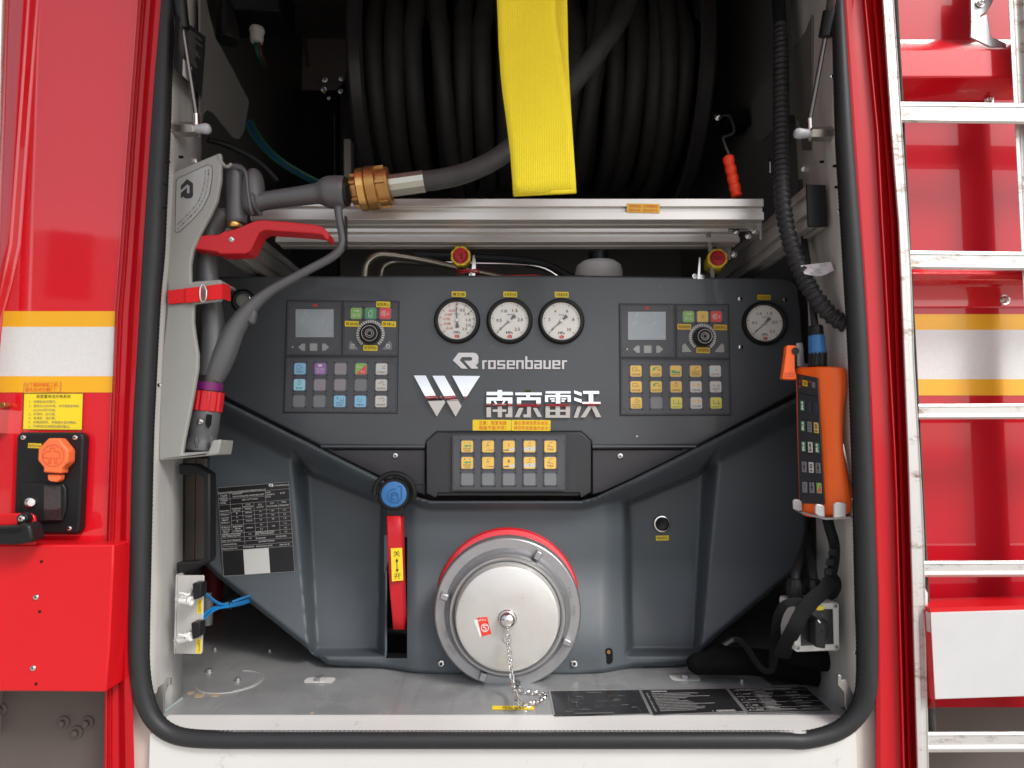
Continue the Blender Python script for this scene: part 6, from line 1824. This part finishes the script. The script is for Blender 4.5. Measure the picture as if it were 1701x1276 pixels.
def kbox(b, u0, v0, u1, v1, o0, o1, mi=0):
    a = [fk2(u, v, o0) for u, v in ((u0, v0), (u1, v0), (u1, v1), (u0, v1))]; c_ = [fk2(u, v, o1) for u, v in ((u0, v0), (u1, v0), (u1, v1), (u0, v1))]
    va = [b.bm.verts.new(p) for p in a]; vc = [b.bm.verts.new(p) for p in c_]
    for f in (vc, va[::-1]): b.bm.faces.new(f).material_index = mi
    for i in range(4): b.bm.faces.new((va[i], va[(i + 1) % 4], vc[(i + 1) % 4], vc[i])).material_index = mi
b = M(); kbox(b, 0, 0, 1, 1, -.003, .0015); fp = b.out("keypad", mat("keypad_dark_film", (.028, .03, .036), .35, coat=.2), rm, bevel=.001)
b = M(); kbox(b, .03, .145, .97, .15, .0015, .0017); b.out("keypad_line", BLACKM, fp)
b = M(); kbox(b, .26, .04, .50, .085, .0015, .0021); b.text("已联锁", .38, .062, .03, fk2, .18, 1, off=.0028); b.out("yellow_tag", [YELLOWK, INK], fp, smoothing=False)
b = M(); kbox(b, .70, .04, .86, .085, .0015, .0019, 0); kbox(b, .12, .05, .17, .06, .0015, .0019, 1); kbox(b, .10, .09, .16, .103, .0015, .0019, 1); kbox(b, .56, .04, .64, .05, .0015, .0019, 1); b.out("marks", [GREYINK, REDINK], fp, smoothing=False)
cols = {'d': mat("remote_key_green", (.03, .20, .075), .4), 'n': mat("remote_key_dark", (.035, .04, .055), .35), 'w': K['w'], 'y': K['y'], 'k': mat("remote_key_grey", (.22, .225, .24), .4), 'g': K['g']}
for r_, row in enumerate(("dnn", "dky", "dwd", "kwk", "kkg")):
    for c_, k_ in enumerate(row):
        u0, v0 = .13 + c_ * .29, .20 + r_ * .158
        b = M(); kbox(b, u0, v0, u0 + .20, v0 + .082, .0012, .0030)
        kb = b.out("key", cols[k_], rm, bevel=.0006)
        b = M()
        cu, cv_ = u0 + .10, v0 + .035
        if (r_, c_) == (4, 2):
            b.fill([(u0 + .18, v0 + .005), (u0 + .18, v0 + .075), (u0 + .02, v0 + .075)], fk2, 3, .0034)
        elif (r_, c_) in ((2, 1), (3, 0), (3, 2), (4, 1)):
            b.line([(cu, v0 + .015), (cu, v0 + .05)], .03, fk2, 0, .0034); b.fill([(cu, v0 + (.008 if r_ == 2 else .058)), (cu + .055, v0 + .033), (cu - .055, v0 + .033)], fk2, 0, .0037)
        elif k_ == 'd':
            b.line([(cu - .04, v0 + .02), (cu + .03, v0 + .018), (cu + .03, v0 + .045), (cu - .04, v0 + .05)], .02, fk2, 1, .0034)
        elif k_ != 'n':
            b.line([(cu - .05, v0 + .02), (cu + .05, v0 + .02), (cu + .05, v0 + .04), (cu - .05, v0 + .04)], .015, fk2, 2, .0034)
        if k_ != 'n':
            b.line([(u0 + .05, v0 + .066), (u0 + .15, v0 + .066)], .014, fk2, 2 if k_ != 'd' else 1, .0034)
            b.out("legend", [INK, WHITEINK, GREYINK, K['r']], kb, smoothing=False)
        else:
            b.bm.free()
b = M(); b.lathe(P(1355, 541, -.205), P(1356, 560, -.205) - P(1355, 541, -.205), [(0, .0085), (.003, .0098), (.014, .0100), (.016, .009)], 24); b.out("connector_nut", BLACK, rm)
b = M(); b.lathe(P(1356, 557, -.205), P(1358, 588, -.205) - P(1356, 557, -.205), [(0, .0098), (.002, .0108), (.020, .0112), (.022, .0118), (.026, .0118)], 24); b.out("blue_collar", BLUE, rm, ang=30)
b = M()
o = P(1358, 586, -.205); ring = [o + Vector((.0122 * (1 if k % 2 else .93) * math.cos(2 * math.pi * k / 32), .0122 * (1 if k % 2 else .93) * math.sin(2 * math.pi * k / 32), 0)) for k in range(32)]
b.prism3(ring, P(1358, 609, -.205) - o); b.out("knurled_nut", BLACK, rm)
cr = thing("remote_cradle", "bent metal cradle with three upturned tabs holding the orange remote control", "cradle", P(1365, 862, -.2))
for pts, Y in (([(1317, 832), (1320, 829), (1329, 830), (1332, 833), (1334, 848), (1328, 850), (1318, 846)], -.196), ([(1354, 840), (1357, 837), (1367, 839), (1370, 842), (1371, 860), (1360, 858), (1354, 853)], -.2335), ([(1385, 838), (1388, 834.5), (1403, 834.5), (1406.5, 838), (1406, 860), (1385, 861)], -.2445)):
    b = M(); b.prism(pts, Y, .003); b.out("tab", mat("satin_bent_metal", (.46, .46, .46), .4, .6), cr, bevel=.0012)
b = M(); b.prism3([P(1333, 850, -.2), P(1371, 860, -.232), P(1414, 858, -.238), P(1416, 862, -.236), P(1372, 864, -.232), P(1330, 853, -.2)], Vector((.006, .035, 0))); b.out("base", mat("satin_bent_metal", (.5, .5, .5), .4, .6), cr, bevel=.001)
b = M(); b.tube([P(1400, 738, -.232), P(1411, 790, -.236), P(1418, 832, -.238), P(1420, 862, -.238)], .0016, 6); b.tube([P(1404, 760, -.232), P(1414, 810, -.236), P(1417, 835, -.238)], .0012, 6); bmesh.ops.delete(b.bm, geom=b.bm.verts[-24:] if False else [], context='VERTS'); b.out("side_wire", STEEL, cr)
b = M(); b.prism([(1323, 570), (1333, 569), (1334.5, 575), (1337, 604), (1374, 605), (1374, 609), (1334, 611), (1325, 608)], -.185, .003); b.out("top_plate", CASTALU, cr, bevel=.0008)
b = M(); b.prism([(1306, 576), (1309, 573.4), (1321, 573.4), (1325, 577), (1325, 587), (1321, 590), (1321, 612), (1324, 628), (1322, 631), (1301, 630), (1299.5, 627), (1305, 590)], -.197, .010); lvr = b.out("catch_lever", ORANGE, cr, bevel=.0018)
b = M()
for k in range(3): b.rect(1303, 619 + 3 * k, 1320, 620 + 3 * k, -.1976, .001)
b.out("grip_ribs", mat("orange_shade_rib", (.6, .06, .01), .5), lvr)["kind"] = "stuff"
b = M(); b.cyl(1322, 583, -.199, 6, .02, 18); b.out("pivot_pin", BLACK, cr)

# ------------------------------------------------------------------ switch box with cables
sw = thing("isolator_switch", "light grey box with a black rotary switch mounted low at the right jamb", "switch", P(1355, 1083, -.2))
b = M(); b.prism([(1320, 1002), (1391, 1001.5), (1394, 1004), (1395, 1078), (1392, 1081), (1324, 1083.5), (1321, 1081), (1317.5, 1006)], -.216, .048); b.out("box", BOXGREY, sw, bevel=.0015)
b = M(); b.prism([(1329, 1013), (1383.5, 1012), (1385, 1070), (1331, 1073)], -.2172, .001); b.out("face_plate", PLATE, sw)
for x, y in ((1322.5, 1008), (1387.5, 1006.5), (1325, 1076), (1389, 1074.5)):
    screw(x, y, -.2162, 3.6, sw, 'socket', CASTALU)
b = M(); b.lathe(P(1360, 1045, -.217), Vector((0, -1, 0)), [(0, .0145), (.003, .0145), (.0045, .013), (.0045, 0)], 32); b.out("dial_plate", BLACK, sw)
b = M(); b.prism([(1354, 1032), (1360, 1027), (1364, 1030), (1372, 1040), (1371.5, 1078), (1357, 1076), (1354, 1074)], -.240, .022); kn = b.out("turn_handle", BLACK, sw, bevel=.0015)
b = M(); b.line([(1359, 1030.5), (1362.5, 1034.5)], 1.6, front(-.2402), 0, .0004); b.out("pointer_mark", WHITEINK, kn, smoothing=False)
screw(1367, 1048, -.2402, 2.6, kn, 'socket', BLACK)
b = M(); b.line([(1366, 1019), (1366, 1024)], .9, front(-.2174)); b.text("Power S Series", 1339, 1069.5, 2.4, front(-.2174), 15); b.out("switch_print", GREYINK, sw, smoothing=False)
b = M(); b.prism([(1357, 1007), (1368, 1006.5), (1368, 1013.5), (1357, 1014)], -.2178, .001); b.out("yellow_tag", YELLOW, sw)
for x in (1321, 1352):
    b = M(); o = P(x, 996, -.19); q = mm(-.19)
    b.lathe(o, Vector((0, 0, 1)), [(0, 12 * q), (8 * q, 12.5 * q), (9 * q, 14 * q), (22 * q, 14 * q), (26 * q, 12 * q), (32 * q, 11 * q), (34 * q, 8 * q)], 10); b.out("cable_gland", BLACK, sw, ang=30, bevel=.0005)
for pts in ([(1321, 968, -.19, 7), (1322, 950, -.18, 7), (1328, 930, -.15, 6.5), (1336, 908, -.10, 6), (1340, 890, -.04, 5)], [(1352, 968, -.19, 7), (1350, 950, -.18, 7), (1346, 930, -.15, 6.5), (1342, 908, -.10, 6), (1343, 890, -.04, 5)]):
    b = M(); b.pxtube(pts, 6, 12); b.out("cable", RUBBER, sw)

# ------------------------------------------------------------------ belt
bt = thing("shoulder_belt", "black padded shoulder belt hanging from the cradle and lying on the floor", "belt", P(1280, 1125, -.08))
def web(pts, name="webbing", flat=.14, seg=12):
    b = M(); b.pxtube(pts, 6, seg, flat=flat); return b.out(name, BLACKM, bt)
web([(1374, 860, -.215, 9), (1379, 880, -.215, 9), (1386, 905, -.217, 9), (1385, 935, -.217, 9), (1378, 962, -.217, 9), (1371, 975, -.217, 8)])
web([(1371, 862, -.22, 5), (1380, 885, -.222, 5), (1385, 905, -.222, 5)])
for x, y in ((1385, 917), (1381, 934), (1378, 950), (1374, 966)):
    b = M(); b.prism([(x - 6, y - 6), (x + 6, y - 5), (x + 4, y + 7), (x - 8, y + 6)], -.2225, .004); b.out("buckle", BLACK, bt, bevel=.0012)
web([(1382, 962, -.222, 12), (1370, 980, -.2255, 12.5), (1350, 997, -.2265, 13), (1332, 1020, -.2265, 13), (1319, 1045, -.2255, 13), (1308, 1066, -.21, 13), (1298, 1092, -.18, 13)])
web([(1337, 1000, -.224, 6), (1320, 1000, -.224, 6.5), (1303, 1005, -.222, 7), (1292, 1025, -.21, 7), (1287, 1055, -.18, 7), (1285, 1090, -.15, 7), (1283, 1108, -.14, 7)])
b = M(); b.pxtube([(1385, 955, -.212, 5), (1391, 965, -.21, 6), (1391, 980, -.208, 6), (1383, 992, -.205, 5), (1374, 990, -.205, 4)], 5, 10, flat=.5); b.out("webbing", BLACKM, bt)
b = M(); b.pxtube([(1146, 1106, -.075, 5), (1152, 1104, -.08, 15), (1168, 1102, -.085, 17), (1200, 1098, -.09, 21), (1250, 1099, -.09, 21), (1300, 1106, -.095, 21), (1342, 1113, -.105, 22), (1364, 1116, -.11, 22), (1376, 1118, -.11, 14), (1380, 1120, -.11, 5)], 5, 20); b.out("pad", mat("soft_black_padding", (.006, .006, .006), .9, bump=.5, bscale=300, spec=.1), bt)
b = M(); b.pxtube([(1300, 1096, -.13, 8), (1330, 1090, -.14, 18), (1360, 1094, -.145, 20), (1377, 1100, -.145, 14), (1384, 1104, -.14, 4)], 5, 16); b.out("pad", mat("soft_black_padding", (0, 0, 0)), bt)
web([(1200, 1071, -.12, 4), (1215, 1064, -.125, 5), (1228, 1064, -.128, 5), (1242, 1078, -.13, 5), (1256, 1100, -.135, 5), (1270, 1114, -.14, 5), (1282, 1112, -.145, 5), (1287, 1090, -.15, 5)])
b = M(); b.prism([(1201, 1070), (1218, 1060), (1220, 1066), (1206, 1074)], -.128, .003); b.out("tongue", mat("soft_grey_strap", (.04, .04, .042), .6), bt, bevel=.001)
b = M(); b.tube([PZ(1224, 1120, FZ + .002), PZ(1270, 1122, FZ + .002)], .0012, 6); tag(b.out("white_wire", WHITEP, None), "short piece of white wire on the floor under the padded belt", "wire")

# ------------------------------------------------------------------ left lower jamb: handle, valve plate, tubes
b = M(); pts = [(62, 38), (160, 40), (250, 96), (258, 106), (258, 640), (245, 655), (110, 725), (45, 722), (45, 655), (180, 648), (214, 632), (214, 128), (190, 110), (62, 108)]
b.prism([(x / 3.75 + 280, y / 3.75 + 760) for x, y in pts], -.185, .022)
tag(b.out("jamb_grip", BLACK, None, bevel=.0025), "black D shaped grab handle on the left jamb under the nozzle bracket", "handle")
b = M(); b.prism([(308, 762), (324, 762), (322, 932), (307, 932)], -.08, .01); b.out("inner_post", mat("brown_steel_post", (.12, .105, .09), .4, .5), truck)
b = M(); b.prism([(326, 762), (340, 762), (338, 932), (324, 932)], -.08, .01); b.out("inner_post", mat("brown_steel_post", (.1, .09, .08), .4, .5), truck)
vp = thing("valve_plate", "upright metal plate with two white air fittings and yellow tags at the left jamb", "valve plate", P(316, 1087, -.2))
b = M(); b.prism([(295, 956), (337, 956), (338.5, 958), (335.5, 1084), (333, 1087), (292, 1086)], -.200, .003); b.out("plate", ALU, vp, bevel=.0006)
b = M(); b.prism([(292, 955), (295, 955), (291.5, 1086), (289, 1086)], -.199, .02); b.out("flange", ALU, vp)
for (x0_, y0_, x1_, y1_, ky) in ((292, 995.5, 319, 999, 969), (290, 1064.5, 317, 1057.5, 1034.5)):
    a_ = P(x0_, y0_, -.218); c_ = P(x1_, y1_, -.222); d = c_ - a_; L = d.length; q = mm(-.218)
    b = M(); b.lathe(a_, d, [(0, 2.5 * q), (L * .04, 3.4 * q), (L * .28, 6 * q), (L * .30, 6.8 * q), (L * .74, 7.0 * q), (L * .74, 5.8 * q)], 22); v_ = b.out("air_fitting", WHITEP, vp)
    b = M(); b.lathe(a_, d, [(L * .74, 6.2 * q), (L * .80, 6.2 * q)], 20); b.out("steel_ring", STEEL, v_)
    b = M(); b.lathe(a_, d, [(L * .80, 6.4 * q), (L * .82, 7.2 * q), (L, 7.2 * q), (L * 1.01, 6 * q), (L * 1.01, 4.4 * q), (L * .92, 4.2 * q), (L * .9, 0)], 22); b.out("release_collar", WHITEP, v_)
    b = M(); b.prism([(319 + (x1_ - 319), ky + 1), (321 + (x1_ - 319), ky), (333 + (x1_ - 319), ky), (334 + (x1_ - 319), ky + 2), (334 + (x1_ - 319), ky + 21), (331 + (x1_ - 319), ky + 25), (321 + (x1_ - 319), ky + 28)], -.222, .018); b.out("valve_knob", BLACK, vp, bevel=.0012)
    b = M(); b.prism([(x0_ + 10, y0_ - 9), (x0_ + 22, y0_ - 17), (x0_ + 27, y0_ - 15), (x0_ + 26, y0_ - 5), (x0_ + 12, y0_ - 3)], -.214, .012); b.out("elbow", mat("clear_grey_elbow", (.5, .5, .5), .2, .4), v_, bevel=.001)
    b = M(); b.pxtube([(x0_ + 3, y0_ - 6, -.225, 1.2), (x0_ + 7, y0_ - 10, -.228, 1.8), (x0_ + 14, y0_ - 9, -.229, 1.6), (x0_ + 20, y0_ - 7, -.228, 1.6), (x0_ + 23, y0_ - 10, -.226, 1)], 4, 6); b.out("thread_tape", WHITEP, v_)
for q4, tx, la in ((((328, 997), (336, 996), (335.3, 1019), (327.3, 1020)), "液位计排空口", None), (((326.5, 1062), (335, 1061), (334, 1085), (325.5, 1085.5)), "外接供气气口", None)):
    o = sticker(None, q4, front(-.2002), YELLOW, [], parent=vp)
    Q = quad(*q4); b = M(); b.text(tx, .5, .5, .42, lambda u, v, off: P(*Q(u, v), -.2002 - off), None, 0)
    b.bm.free()
    b = M(); fq = lambda px, py, off: P(px, py, -.2002 - off)
    cx_ = sum(p[0] for p in q4) / 4; cy_ = sum(p[1] for p in q4) / 4
    b.text(tx, cx_, cy_, 5.6, fq, 20, 0, ang=R(90), off=.0012); b.out("lettering", INK, o, smoothing=False)
at = thing("air_tubes", "bundle of bright blue air tubes beside the valve plate", "air tubes", P(380, 1006, -.1))
for pts in ([(334, 981, -.19, 2.5), (340, 985, -.18, 2.5), (350.5, 994, -.15, 2.4), (364.6, 1003, -.12, 2.4), (381, 1004.7, -.09, 2.3), (397.5, 1001.7, -.05, 2.3), (418, 994, .02, 2.2)],
            [(333, 1036, -.19, 2.5), (337.6, 1031, -.18, 2.5), (346, 1020.5, -.15, 2.4), (362, 1010.5, -.12, 2.4), (382, 1007.5, -.09, 2.3), (400, 1004, -.04, 2.3), (420, 997, .02, 2.2)],
            [(333, 1026, -.18, 2.5), (340, 1020, -.17, 2.5), (350.5, 1012, -.14, 2.4), (366, 1006, -.11, 2.4), (382, 1001.5, -.085, 2.3), (404.6, 993, -.03, 2.3), (420, 988, .02, 2.2)]):
    b = M(); b.pxtube(pts, 6, 10); b.out("air_tube", BLUET, at)
b = M(); b.tube([P(383 + 2.2 * math.cos(R(a)), 1004.5 + 6.5 * math.sin(R(a)), -.088 + .006 * math.cos(R(a))) for a in range(0, 360, 30)], .0012, 6, closed=True); b.out("cable_tie", BLACK, at)
b = M(); o = P(352, 1020, .34); b.lathe(o, Vector((0, 0, 1)), [(0, .020), (.10, .020), (.102, .014)], 20)
tag(b.out("red_cylinder", mat("dull_dark_red", (.16, .006, .006), .6), None), "dark red cylinder standing far back in shadow behind the valve plate", "cylinder")
b = M(); b.lathe(P(343, 1038, .0), Vector((0, 0, 1)), [(0, .009), (.04, .009), (.043, .006), (.05, .006)], 16)
tag(b.out("grey_fitting", NOZZLE, None), "small grey fitting just right of the valve plate in the shadow", "fitting")
# door hooks
for pts, la, d in (([(257.6, 1162.4), (262, 1142), (272, 1135), (276, 1127.5), (283, 1127), (283, 1138), (278, 1139), (278, 1134), (277, 1141), (271.6, 1153), (271.6, 1186), (262, 1195), (257, 1193.5)], "left steel door hook standing on the floor edge in the lower left corner", 1),
                   ([(1392, 1121), (1398, 1122), (1398.4, 1130), (1406, 1129), (1417, 1153), (1416, 1186), (1410, 1184), (1404, 1173), (1403, 1150.5), (1396, 1143), (1392, 1138)], "right steel door hook standing on the floor edge in the lower right corner", -1)):
    t = thing("door_hook", la, "hook", P(pts[0][0], 1190, -.24), "steel door hooks at the sill corners")
    b = M(); b.prism(pts, -.246, .004); b.out("hook_plate", mat("bright_zinc_plate", (.42, .41, .39), .3, .8), t, bevel=.0006)
    b = M(); x = 250 if d > 0 else 1424
    b.prism([(x - 5, 1157), (x + 6, 1157), (x + 8, 1186), (x - 3, 1186)], -.243, .012); b.out("foot", ALUD, t)
# notice on the left jamb, above
NQ = ((291, 22), (342, 62), (335, 163), (289, 112))
fw = lambda px, py, off=0.0: PX(px, py, -.4518 + off)
no = sticker("black notice with white print stuck high on the left jamb behind the gas strut", NQ, fw, PLATE, [], name='jamb_notice', cat='notice', t=.0004)
Q = quad(*NQ); g = lambda u, v, off: fw(*Q(u, v), off); b = M()
for k in range(11): scribble(b, .15, .08 + k * .05, .92, .12 + k * .05, 1, g, 0, .0010, .6, k)
b.fill([(.30, .68), (.62, .68), (.62, .97), (.30, .97)], g, 1, .0010)
b.out("print", [GREYINK, mat("blank_white_print", (.6, .6, .58))], no, smoothing=False)

# ------------------------------------------------------------------ things in the dark at the top
gl = thing("cable_gland", "white cable gland with green and brown wires hanging in the dark upper left", "cable gland", P(427, 75, .1))
b = M(); o = P(427, 47, .1); b.lathe(o, Vector((0, 0, -1)), [(0, .013), (.004, .0145), (.007, .0145), (.008, .0128), (.022, .0125), (.028, .0105), (.029, .006)], 20); b.out("nut", WHITEP, gl, ang=40)
for dx, m in ((-3, GREENT), (0, GREENT), (4, mat("brown_wire", (.12, .03, .02), .4))):
    b = M(); b.pxtube([(427 + dx, 70, .1, 2), (428 + dx, 82, .1, 2), (432 + dx, 95, .11, 2), (440 + dx, 110, .14, 2)], 4, 8); b.out("wire", m, gl)
b = M(); b.box(P(432, 12, .14), (.11, .09, .075)); tag(b.out("junction_box", BLACK, None, bevel=.003), "black junction box above the white cable gland", "junction box")
b = M(); b.pxtube([(375, 5, .05, 10), (376, 20, .05, 14), (378, 45, .05, 18), (378, 66, .05, 19), (378, 68, .05, 15)], 3, 18); tag(b.out("black_brush", mat("black_bristles", (.02, .02, .02), .5, bump=1, bscale=300, stretch=(1, 1, .05)), None), "black bristled brush at the upper left beside the cable gland", "brush")
gh = thing("wire_bundle", "green and blue wires curving down through the dark left of the reel", "wires", P(480, 290, .2))
for k, m in ((0, GREENT), (6, mat("blue_wire", (.01, .05, .2), .4)), (12, GREENT)):
    b = M(); b.pxtube([(405 + k, 200, .2, 3.5), (425 + k, 235, .2, 3.5), (455 + k, 265, .2, 3.5), (495 + k, 290, .22, 3.5), (540 + k, 312, .25, 3.5)], 5, 8); b.out("wire", m, gh)
b = M(); b.pxtube([(345, 232, .05, 5), (385, 245, .08, 5), (430, 270, .12, 5), (460, 300, .15, 5)], 5, 8); b.out("conduit", RUBBER, gh)
hc = thing("crank_handle", "bent grey crank with a ribbed red grip hanging right of the hose reel", "crank handle", P(1224, 328, .1))
b = M(); b.pxtube([(1193, 196, .12, 2), (1210, 192, .08, 2), (1219, 212, .0, 2.2), (1217, 222, -.04, 2.2), (1202, 229, -.07, 2.2), (1204, 240, -.09, 2.2), (1213, 262, -.1, 2.2)], 5, 8); b.out("crank", mat("dull_crank_steel", (.14, .14, .14), .45, .6), hc)
b = M(); pts = []
for k in range(41):
    t_ = k / 40; x = 1209 + 15 * t_; y = 259 + 68 * t_
    pts.append((x + 0, y, -.1, (8.0 + 1.8 * abs(math.sin(t_ * math.pi * 4.5))) * (.75 if k in (0, 40) else 1)))
b.pxtube(pts, 1, 14); b.out("grip", mat("signal_red_grip", (.95, .05, .01), .4), hc)
b = M(); b.tube([PX(1278, 258, .44), P(1279, 270, -.02), P(1279, 288, -.02), P(1284, 293, -.03)], .0018, 6)
tag(b.out("bent_wire", STEEL, None), "thin bent wire beside the ribbed conduit near the right side plate", "wire")
